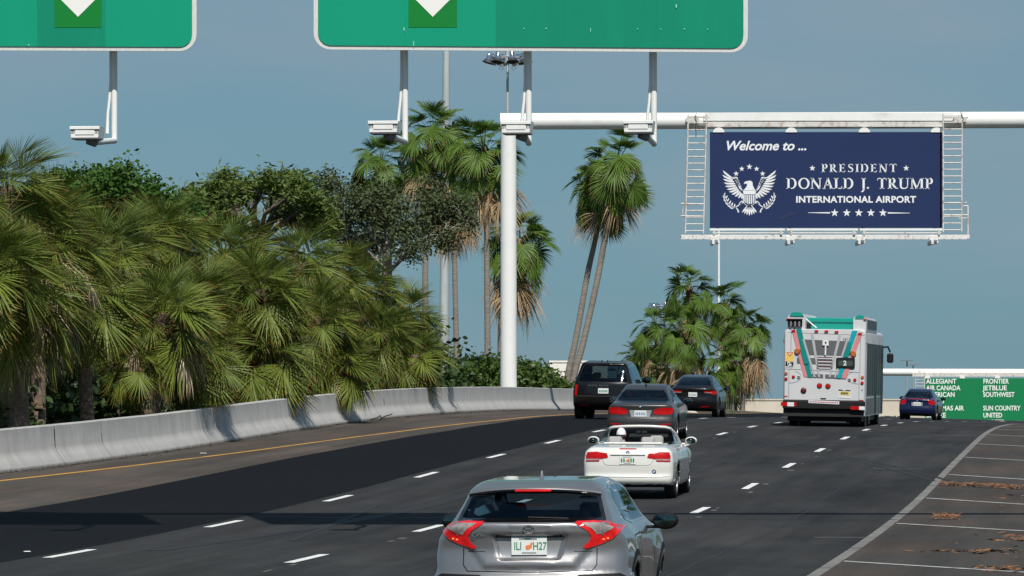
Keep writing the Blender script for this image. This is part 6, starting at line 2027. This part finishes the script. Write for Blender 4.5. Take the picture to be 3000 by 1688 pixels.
# ---- black sport utility vehicle
m_blackp = M('black_paint', (.006, .006, .007), .22, coat=.3, spec=.35)
suv = dict(L=5.05, H=1.88, hw=1.0, belt=1.14, wr=.39, wheels=(1.03, 4.03), flare=.01,
    side=[(.35, .30), (.10, .40), (.02, .52), (.0, .75), (.03, 1.0), (.05, 1.13), (.16, 1.35), (.33, 1.68), (.28, 1.76), (.40, 1.81), (1.5, 1.87), (2.6, 1.86), (3.0, 1.80), (3.4, 1.50), (3.7, 1.22), (4.6, 1.12), (4.95, 1.0), (5.05, .7), (5.0, .35), (4.6, .28), (2.2, .27)],
    wz=[(.2, .94), (.40, .985), (.7, 1.0), (.95, .99), (1.14, .955), (1.35, .88), (1.6, .80), (1.78, .735), (1.9, .68)],
    wy=[(-.2, .94), (.3, .97), (1.0, 1.0), (4.0, 1.0), (5.0, .88)], rb=(.08, .10), fb=(.15, .2), k=.11,
    windows=[('rear', [(-.66, 1.70), (.66, 1.70), (.80, 1.22), (.76, 1.17), (-.76, 1.17), (-.80, 1.22)]),
             ('front', [(-.66, 1.74), (.66, 1.74), (.78, 1.28), (-.78, 1.28)]),
             ('right', [(.45, 1.66), (1.5, 1.74), (2.75, 1.74), (3.1, 1.55), (3.45, 1.24), (.40, 1.20)]),
             ('left', [(.45, 1.66), (1.5, 1.74), (2.75, 1.74), (3.1, 1.55), (3.45, 1.24), (.40, 1.20)])],
    lower=lambda c, n: c[:, 2] < .42, sill=.4)
s_, t_ = place(0, 1764, 168)
c4 = Car('sport_utility_vehicle', 'tall black sport utility vehicle close to the barrier in the left lane', road_frame(s_, t_, 3) @ Matrix.Scale(1.06, 4), suv, m_blackp, .045)
glaze(c4, glassmat('privacy_glass', (.07, .10, .11), gl=(.6, .7, .8), base=0), m_glass_dark, m_wind)
for sd in (1, -1):
    mm = (lambda p: p) if sd == 1 else mirror
    c4.panel('tail_light', 'rear', mm([(.80, 1.08), (.88, 1.08), (.90, .76), (.83, .74)]), m_red, .008, .05)
    c4.panel('reflector', 'rear', mm([(.42, .455), (.72, .465), (.72, .435), (.42, .43)]), m_red, .008)
    c4.line('trim_strip', 'rear', [(sd * .80, .74), (0, .73)], .02, m_darkmetal, .006)
    q = MB(); q.box((sd * .09, .55, 1.855), (.04, .09, .05), bev=.012); q.build('roof_antenna', m_black, c4.t)
put_text('lettering', 'RANGE ROVER', M('dim_letters', (.25, .25, .26), .4, metal=.6), c4.t, lambda u, v: (-.47 + u, c4.ray('rear', -.3, 1.07, .01).y - .004, 1.05 + v), .062, bold=.001, spacing=1.75, xs=1.0)
c4.plate(.02, .90, 'green', None, .015, w=.33, h=.165)
c4.wheels(m_darkrim, .28); c4.mirrors(3.25, 1.27, .98, m_blackp, (.14, .09, .11)); interior(c4, .6, .6, 3.8, 1.2, [(1.3, (-.45, .45), .16), (2.4, (-.42, .42), .2)], .85)

# ---- black electric hatchback
ev = dict(L=4.75, H=1.62, hw=.96, belt=1.05, wr=.35, wheels=(.95, 3.84), flare=.015,
    side=[(.30, .24), (.08, .30), (.02, .45), (.0, .62), (.05, .78), (.05, .98), (.015, 1.07), (.10, 1.115), (.40, 1.24), (.9, 1.44), (1.5, 1.58), (2.2, 1.62), (2.8, 1.54), (3.3, 1.28), (3.6, 1.10), (4.3, .98), (4.65, .8), (4.75, .55), (4.7, .28), (4.4, .22), (2.2, .21)],
    wz=[(.2, .88), (.32, .935), (.6, .955), (.85, .95), (1.0, .915), (1.12, .83), (1.3, .735), (1.5, .63), (1.65, .55)],
    wy=[(-.2, .92), (.3, .96), (1.0, 1.0), (3.8, 1.0), (4.7, .86)], gt=[(0, .02), (.8, .04), (1.6, 0), (9, 0)], rb=(.13, .2), fb=(.2, .3), k=.13,
    windows=[('rear', [(-.50, 1.54), (.50, 1.54), (.62, 1.36), (.70, 1.17), (-.70, 1.17), (-.62, 1.36)]), ('front', [(-.6, 1.5), (.6, 1.5), (.75, 1.17), (-.75, 1.17)]),
             ('right', [(.9, 1.15), (1.3, 1.40), (1.9, 1.50), (2.6, 1.46), (3.2, 1.15), (1.8, 1.10)]), ('left', [(.9, 1.15), (1.3, 1.40), (1.9, 1.50), (2.6, 1.46), (3.2, 1.15), (1.8, 1.10)])],
    lower=lambda c, n: c[:, 2] < .36)
s_, t_ = place(0, 2028, 190)
c5 = Car('electric_car', 'rounded black electric car at the crest, right of the black sport utility vehicle', road_frame(s_, t_, 3), ev, m_blackp, .045)
glaze(c5, m_glass_dark, m_glass_dark)
for sd in (1, -1):
    mm = (lambda p: p) if sd == 1 else mirror
    c5.panel('tail_light', 'rear', mm([(.42, .985), (.80, 1.00), (.88, .96), (.86, .86), (.74, .87), (.60, .93), (.44, .94)]), m_red, .008, .05)
    c5.panel('reflector', 'rear', mm([(.30, .40), (.62, .42), (.62, .385), (.32, .37)]), m_red, .008)
    c5.line('clear_strip', 'rear', [(sd * .44, .925), (sd * .72, .925)], .02, m_clear, .012)
c5.plate(0, .845, 'grey', None, .015, w=.33, h=.165)
q = MB(); y_ = c5.ray('rear', 0, 1.03, .01).y - .004; q.add([(-.045, y_, 1.065), (.045, y_, 1.065), (.035, y_, 1.05), (.008, y_, 1.05), (0, y_, .985), (-.008, y_, 1.05), (-.035, y_, 1.05)], [(0, 6, 5, 4, 3, 2, 1)]); q.build('badge', m_chrome, c5.t)
c5.wheels(m_darkrim, .25); c5.mirrors(3.15, 1.12, .93, m_blackp); interior(c5, .5, .9, 3.5, 1.05, [(1.5, (-.4, .4), .1), (2.4, (-.38, .38), .14)], .75)

# ---- dark blue saloon going over the crest
m_bluep = M('dark_blue_paint', (.005, .010, .050), .25, metal=.2, coat=.5)
sb = dict(sed); sb.update(L=4.6, hw=.90, wheels=(.95, 3.65))
sb['side'] = [(a * .93, b * .985) for a, b in sed['side']]
sb['wz'] = [(a, b * .965) for a, b in sed['wz']]
sb['windows'] = [(v, [(a * (.93 if v in ('left', 'right') else .96), b * .985) for a, b in p]) for v, p in sed['windows']]
s_, t_ = place(0, 2685, 236)
c6 = Car('saloon_car', 'small dark blue saloon car going over the crest before the airline sign', road_frame(s_, t_, 3), sb, m_bluep, .05)
glaze(c6, m_glass_dark, m_glass_dark)
for sd in (1, -1):
    mm = (lambda p: p) if sd == 1 else mirror
    c6.panel('tail_light', 'rear', mm([(.50, .93), (.76, 1.0), (.86, .92), (.84, .74), (.68, .70), (.56, .74)]), m_red, .01, .06)
c6.panel('plate_panel', 'rear', [(-.27, .82), (.27, .82), (.25, .66), (-.25, .66)], m_plategrey, .004)
c6.plate(0, .745, 'grey', None, .014, w=.33, h=.165)
c6.roundel(0, .90, .035)
c6.line('trim_strip', 'rear', [(-.42, .98), (.42, .98)], .02, m_red, .006)
c6.wheels(m_rim); c6.mirrors(2.9, 1.02, .88, m_bluep); interior(c6, .5, 1.0, 3.3, .98, [(1.5, (-.4, .4), .06), (2.3, (-.38, .38), .1)], .72)

# ------------------------------------------------------------------ the bus
m_bus = M('silver_bus_paint', (.58, .58, .59), .5, metal=.1, coat=.15, var=.04, scale=1.2, spec=.3)
m_teal = paintmat('teal_paint', (.0, .27, .21), 0, .35)
m_pink = M('pink_stripe', (.60, .22, .23), .4)
m_tealstripe = M('teal_stripe', (.0, .22, .20), .4)
m_bluestripe = M('light_teal_stripe', (.0, .33, .37), .4)
m_whitestripe = M('white_stripe', (.68, .69, .70), .4)
m_palestripe = M('pale_stripe', (.40, .41, .42), .4)
m_grille = M('perforated_grille', (.10, .105, .11), .6, var=.25, scale=60)
m_busglass = M('bus_window', (.012, .022, .022), .35, spec=.12)
s_, t_ = place(0, 2413, 155.5)
B = thing('bus', 'silver grey city bus with teal and pink stripes and route number 2', 'bus', mat=road_frame(s_, t_, 9))
BW = 1.275; BL = 12.2; BT = 3.04
def bus_body():
    sec = []
    r = .16
    pts = []
    for cx, cz, a0 in ((BW - r, BT - r * .8, 0), (-(BW - r), BT - r * .8, 90)):
        for i in range(6):
            a = R(a0 + 90 * i / 5); pts.append((cx + r * math.cos(a), cz + r * .8 * math.sin(a)))
    pts += [(-BW, .34), (BW, .34)]
    q = MB(); n = len(pts); V = []
    ys = [(0.0, .965), (.03, .985), (.10, 1.0), (BL - .3, 1.0), (BL - .08, .97), (BL, .92)]
    for y, k in ys:
        for x, z in pts: V.append((x * k, y, (z - 1.6) * (k if y > 1 else (.5 + .5 * k)) + 1.6))
    F = []
    for j in range(len(ys) - 1):
        for i in range(n): F.append((j*n+i, (j+1)*n+i, (j+1)*n+(i+1) % n, j*n+(i+1) % n))
    F.append(tuple(range(n))); F.append(tuple((len(ys)-1)*n+i for i in range(n-1, -1, -1)))
    q.add(V, F); return q.build('body', m_bus, B, angle=35)
bb = bus_body()
xb = lambda X: (X - 590) / 340.; zb_ = lambda Z: (1325 - Z) / 340.
def flat(name, poly, mat, dy=.004, par=None, conv=True, th=.004):
    pl_ = [(xb(a), zb_(b)) for a, b in poly] if conv else poly
    q = MB(); q.prism(pl_, -dy - th, -dy); return q.build(name, mat, par or B)
def disc(name, X, Z, r, mat, d=.02, par=None, n=18):
    q = MB(); c = (xb(X), -d, zb_(Z)); q.tube([(c[0], 0.004, c[2]), (c[0], -d * .6, c[2]), (c[0], -d, c[2])], [r, r, r * .8], n); return q.build(name, mat, par or B, angle=50)
# skirt / bumper / underside
q = MB(); q.box((0, -.04, zb_(1095)), (2.56, .22, .31), bev=.05); bump = q.build('bumper', m_black, B)
flat('bumper_marking', [(137, 1070), (205, 1070), (205, 1112), (137, 1112)], m_red, .152, bump); flat('bumper_marking', [(205, 1070), (275, 1070), (275, 1114), (205, 1112)], m_whitestripe, .152, bump); flat('bumper_marking', [(275, 1070), (300, 1072), (300, 1114), (275, 1114)], m_red, .152, bump)
flat('bumper_marking', [(875, 1102), (965, 1103), (965, 1140), (875, 1138)], m_red, .152, bump); flat('bumper_marking', [(965, 1103), (1025, 1104), (1025, 1142), (965, 1140)], m_whitestripe, .152, bump)
flat('warning_strip', [(428, 1045), (754, 1054), (754, 1086), (428, 1074)], m_whitestripe, .154, bump)
for i in range(17):
    x0 = 440 + i * 18; flat('warning_mark', [(x0, 1056 + i * .5), (x0 + 12, 1056 + i * .5), (x0 + 12, 1066 + i * .6), (x0, 1066 + i * .5)], m_red, .159, bump)
q = MB(); q.box((0, BL * .5, .42), (2.3, BL - .6, .5)); q.build('chassis', m_black, B)
q = MB(); q.box((0, -.012, .44), (2.50, .03, .24)); q.build('rear_valance', m_rubber, B)
# stripes under the grille: pink, teal, blue, white
SKp = [('pink_stripe', [(240, 318), (285, 318), (412, 803), (372, 798)], m_pink), ('teal_stripe', [(285, 292), (340, 292), (462, 806), (414, 803)], m_tealstripe),
       ('pink_stripe', [(940, 322), (988, 322), (818, 812), (772, 810)], m_pink), ('teal_stripe', [(878, 303), (935, 303), (766, 810), (722, 808)], m_bluestripe),
       ('white_stripe', [(440, 345), (470, 345), (545, 800), (525, 800)], m_palestripe), ('white_stripe', [(735, 345), (765, 345), (655, 800), (635, 800)], m_palestripe), ('white_stripe', [(352, 400), (375, 400), (500, 802), (478, 802)], m_palestripe), ('white_stripe', [(818, 400), (840, 400), (712, 802), (692, 802)], m_palestripe)]
g_ = flat('engine_grille', [(340, 402), (868, 418), (868, 570), (345, 566)], m_grille, .006)
flat('lower_grille', [(360, 766), (578, 770), (578, 812), (372, 800)], m_grille, .006); flat('lower_grille', [(598, 770), (826, 778), (815, 815), (598, 812)], m_grille, .006)
flat('side_grille', [(297, 595), (496, 600), (496, 664), (297, 658)], m_grille, .006)
for k, (nm, pl_, mt) in enumerate(SKp): flat(nm, pl_, mt, .012 + .006 * (k % 4), B)
o = flat('teal_stripe', [(333, 415), (372, 500), (420, 664), (376, 664), (335, 520)], m_tealstripe, .042)
flat('teal_stripe', [(868, 420), (868, 520), (835, 585), (785, 585), (835, 440)], m_tealstripe, .042)
for i in range(4):
    z = 585 + i * 34; flat('vent_slot', [(512, z), (676, z + 2), (676, z + 12), (512, z + 10)], M('dark_red_slot', (.08, .02, .025), .6) if i == 0 else bpy.data.materials['dark_red_slot'], .05)
# camera box
o = flat('camera_plate', [(566, 406), (632, 408), (632, 466), (566, 464)], m_whitestripe, .05); disc('camera', 600, 434, .03, m_black, .07)
flat('camera_stalk', [(592, 466), (608, 466), (606, 566), (590, 566)], m_whitestripe, .05)
# destination sign
q = MB(); q.box((xb(812), -.03, zb_(648)), (.585, .06, .335), bev=.05); ds = q.build('route_display', m_gloss_black, B)
flat('display_face', [(738, 622), (888, 624), (888, 676), (738, 674)], M('display_grey', (.055, .07, .065), .3), .062, ds)
put_text('route_number', '2', M('display_digit', (.65, .72, .68), .5), ds, lambda u, v: (xb(789) + u, -.068, zb_(672) + v), .205, bold=.006)
put_text('fleet_number', '2412', m_plategrey, B, lambda u, v: (xb(778) + u, -.038, zb_(402) + v), .125, bold=.0015)
# lamps
for X, Z in ((300, 528), (893, 548)): disc('amber_marker', X, Z, .095, m_amber, .07)
for X, Z in ((540, 890), (630, 894)): disc('brake_light', X, Z, .085, m_darkmetal, .03); disc('brake_lens', X, Z, .07, m_red, .045)
disc('exhaust_cap', 372, 944, .092, M('maroon', (.09, .012, .018), .4), .04)
for X, Z, m_ in ((185, 765, m_amber), (185, 824, m_red), (262, 800, m_red), (318, 803, m_chrome), (993, 795, m_amber), (990, 856, m_red), (914, 824, m_red), (856, 822, m_chrome)): disc('rear_lamp', X, Z, .050, m_, .035)
for X, Z in ((255, 312), (500, 312), (606, 313), (713, 318), (961, 338)): flat('marker_light', [(X - 20, Z - 9), (X + 20, Z - 9), (X + 20, Z + 9), (X - 20, Z + 9)], m_red, .04)
for X, Z in ((180, 1009), (982, 1040)): flat('reflector', [(X - 22, Z - 5), (X + 22, Z - 5), (X + 22, Z + 5), (X - 22, Z + 5)], m_red, .006)
disc('latch', 990, 933, .02, m_black, .012)
# panel seams
def seamb(pts, w=.010):
    for (a, b), (c, d) in zip(pts[:-1], pts[1:]):
        p0 = Vector((xb(a), zb_(b))); p1 = Vector((xb(c), zb_(d))); dd = (p1 - p0).normalized(); nn = Vector((-dd.y, dd.x)) * w / 2
        q = MB(); q.prism([tuple(p0 + nn), tuple(p0 - nn), tuple(p1 - nn), tuple(p1 + nn)], -.0055, -.0025); q.build('panel_seam', m_darkmetal, B)
seamb([(215, 730), (215, 1030)]); seamb([(958, 745), (958, 1055)]); seamb([(165, 718), (960, 746)]); seamb([(232, 335), (232, 718)]); seamb([(965, 350), (965, 742)]); seamb([(205, 332), (1010, 352)], .006)
for sgn, X0 in ((1, 215), (-1, 958)):
    seamb([(X0 + sgn * 130 * math.cos(R(a)) * (1 if a < 91 else 1), 800 + 68 * math.sin(R(a))) for a in range(-60, 91, 15)], .008)
# warning stickers and plate
q = flat('warning_sticker', [(178, 538), (270, 542), (262, 640), (175, 636)], M('yellow_sticker', (.75, .50, .12), .5), .006)
flat('triangle_red', [(190, 540), (258, 542), (222, 588)], m_red, .011, q); flat('triangle_inner', [(202, 546), (246, 547), (222, 578)], M('sticker_cream', (.75, .65, .5), .5), .016, q)
flat('triangle_mark', [(220, 549), (227, 549), (225, 564), (222, 564)], m_red, .021, q)
q = flat('notice_sticker', [(178, 642), (264, 645), (262, 702), (176, 699)], m_whitestripe, .006)
flat('notice_mark', [(178, 642), (196, 643), (196, 668), (208, 690), (176, 688)], m_black, .011, q); flat('notice_mark', [(225, 646), (262, 647), (260, 680), (240, 680), (240, 662), (225, 660)], m_black, .011, q); flat('notice_mark', [(202, 655), (218, 655), (218, 672), (204, 672)], m_black, .011, q); flat('notice_mark', [(212, 684), (262, 684), (262, 692), (212, 692)], m_black, .011, q)
q = flat('plate_frame', [(740, 930), (868, 935), (868, 1020), (738, 1015)], m_whitestripe, .006)
o = flat('number_plate', [(752, 946), (862, 949), (862, 990), (752, 986)], M('plate_yellow', (.62, .52, .16), .5), .012, q)
for i in range(5): flat('plate_mark', [(770 + i * 15, 958), (781 + i * 15, 958), (781 + i * 15, 978), (770 + i * 15, 978)], m_black, .017, o)
flat('plate_top', [(742, 928), (775, 929), (800, 940), (830, 932), (868, 934), (868, 944), (742, 940)], m_black, .012, q)
flat('emblem', [(548, 1018), (568, 1022), (600, 1022), (616, 1018), (606, 1034), (560, 1034)], m_black, .006)
# roof fairings, open between them
def pod(name, x0, x1, y0, y1, z0, z1, mat, bev=.12, mi=None):
    r_ = min(.2, (x1 - x0) * .35)
    pr = [(x0, z0), (x1, z0)]
    for cx, a0 in ((x1 - r_, 0), (x0 + r_, 90)):
        for i in range(6):
            a = R(a0 + 90 * i / 5); pr.append((cx + r_ * math.cos(a), z1 - r_ * .9 + r_ * .9 * math.sin(a)))
    q = MB(); n = len(pr)
    V = []
    ys = [(y0, .0), (y0 + .05, .02), (y1 - .8, .0), (y1 - .25, .25), (y1, .8)]
    for y, k in ys:
        for x, z in pr: V.append((x + (.0), y, z0 + (z - z0) * (1 - k)))
    F = [(j*n+i, (j+1)*n+i, (j+1)*n+(i+1) % n, j*n+(i+1) % n) for j in range(len(ys)-1) for i in range(n)]
    F.append(tuple(range(n))); F.append(tuple((len(ys)-1)*n+i for i in range(n-1, -1, -1)))
    q.add(V, F); return q.build(name, mat, B, angle=35)
p1_ = pod('roof_fairing', -1.17, -.62, .05, 7.5, BT - .03, 3.54, m_bus)
p2_ = pod('roof_fairing', .87, 1.27, .12, 7.5, BT - .06, 3.47, m_bus)
pod('teal_cap', -1.12, -.67, .035, 7.4, 3.43, 3.557, m_teal); pod('teal_cap', .92, 1.24, .105, 7.4, 3.37, 3.487, m_teal)
q = MB(); q.box((-1.12, .02, 3.32), (.22, .06, .10), bev=.02); q.build('pink_marking', m_pink, p1_)
q = MB(); q.box((1.24, .09, 3.38), (.10, .06, .07), bev=.02); q.build('pink_marking', m_pink, p2_)
q = MB(); q.box((-.93, .0, 3.22), (.44, .12, .20), bev=.03); q.build('exhaust_opening', m_black, p1_)
for i in range(3):
    q = MB(); q.box((-1.06 + i * .13, -.07, 3.20), (.05, .03, .16)); q.build('exhaust_fin', m_greymetal, p1_)
q = MB(); q.box((-.95, -.07, 3.33), (.50, .10, .05), bev=.01); q.build('exhaust_lip', m_black, p1_)
q = MB(); q.box((.13, 1.9, 3.21), (1.5, 2.4, .38), bev=.025); tb = q.build('roof_unit', m_teal, B)
q = MB(); q.box((.13, .69, 3.26), (1.46, .03, .02)); q.build('unit_seam', M('dark_teal', (.0, .10, .09), .5), tb)
q = MB(); q.box((-.56, .9, 3.12), (.16, .5, .22), bev=.02); q.build('unit_vent', m_black, tb)
q = MB(); q.tube([(xb(382), .2, zb_(185)), (xb(498), .05, zb_(280))], .022, 8); q.build('roof_strut', m_white, B)
# right side: windows, doors; left side the same
for sd in (1, -1):
    x = sd * (BW + .004)
    def sidebox(name, y0, y1, z0, z1, mat, dx=0, par=B, th=.008):
        q = MB(); q.box((x + sd * dx, (y0 + y1) / 2, (z0 + z1) / 2), (th, y1 - y0, z1 - z0)); return q.build(name, mat, par)
    sidebox('window_band', .9, BL - .35, .98, 2.62, m_busglass)  # real windows, stretched lower so the dark band also paints the flank's shade
    sidebox('flank_shade_panel', .5, BL - .6, .40, .90, M('lower_side_shade', (.16, .165, .17), .5) if sd == 1 else bpy.data.materials['lower_side_shade'], .001)  # dark sheet added over the silver side, painting in the shade of the flank
    for y in (1.3, 2.9, 4.5, 5.8, 7.4, 9.0, 10.3, 11.8):
        sidebox('window_pillar', y, y + .07, .98, 2.62, m_black, .006)
    if sd == 1:
        for y in (5.9, 10.4):
            d_ = sidebox('door', y, y + 1.3, .38, 2.5, m_busglass, .010)
            sidebox('door_split', y + .62, y + .68, .38, 2.5, m_black, .018, d_)
    for i in range(3): sidebox('side_marker', 1.0 + i * 4, 1.12 + i * 4, 2.68, 2.76, m_amber, .01)
    sidebox('roof_side_glass', 1.0, 7.0, 3.08, 3.36, m_busglass, .0) if sd == 1 else None
    disc_ = MB(); disc_.tube([(x, .35, 2.66), (x + sd * .03, .35, 2.66)], .06, 12); disc_.build('side_lamp', m_clear, B)
    # wheels
    for yw in (3.0, 3.0, 9.6)[1:]:
        wobj = bpy.data.objects.new('wheel', None); COL.objects.link(wobj); wobj.parent = B; wobj.location = (sd * (BW - .16), yw, .48)
        q = MB(); q.tube([(-.14, 0, 0), (-.12, 0, 0), (.12, 0, 0), (.14, 0, 0)], [.43, .48, .48, .43], 28); q.build('tyre', m_rubber, wobj, angle=35)
        q = MB(); q.tube([(sd * .145, 0, 0), (sd * .15, 0, 0)], [.28, .28], 20); q.build('rim', m_rim, wobj)
        if yw < 5:
            wobj = bpy.data.objects.new('wheel', None); COL.objects.link(wobj); wobj.parent = B; wobj.location = (sd * (BW - .48), yw, .48)
            q = MB(); q.tube([(-.14, 0, 0), (-.12, 0, 0), (.12, 0, 0), (.14, 0, 0)], [.43, .48, .48, .43], 28); q.build('tyre', m_rubber, wobj, angle=35)
    q = MB(); q.box((sd * .85, 2.2, .32), (.55, .02, .40)); q.build('mud_flap', m_rubber, B)
q = MB(); q.tube([(1.2, 11.9, 2.55), (1.42, 12.2, 2.58), (1.50, 12.25, 2.4)], .03, 8); q.box((1.50, 12.25, 2.20), (.22, .10, .32), bev=.05); q.build('wing_mirror', m_black, B)
q = MB(); q.tube([(-1.2, 11.9, 2.5), (-1.4, 12.2, 2.45)], .03, 8); q.box((-1.42, 12.25, 2.2), (.26, .10, .40), bev=.05); q.build('wing_mirror', m_black, B)
q = MB(); q.box((1.28, .45, .20), (.04, .03, .55)); q.build('ground_strap', m_rubber, B)
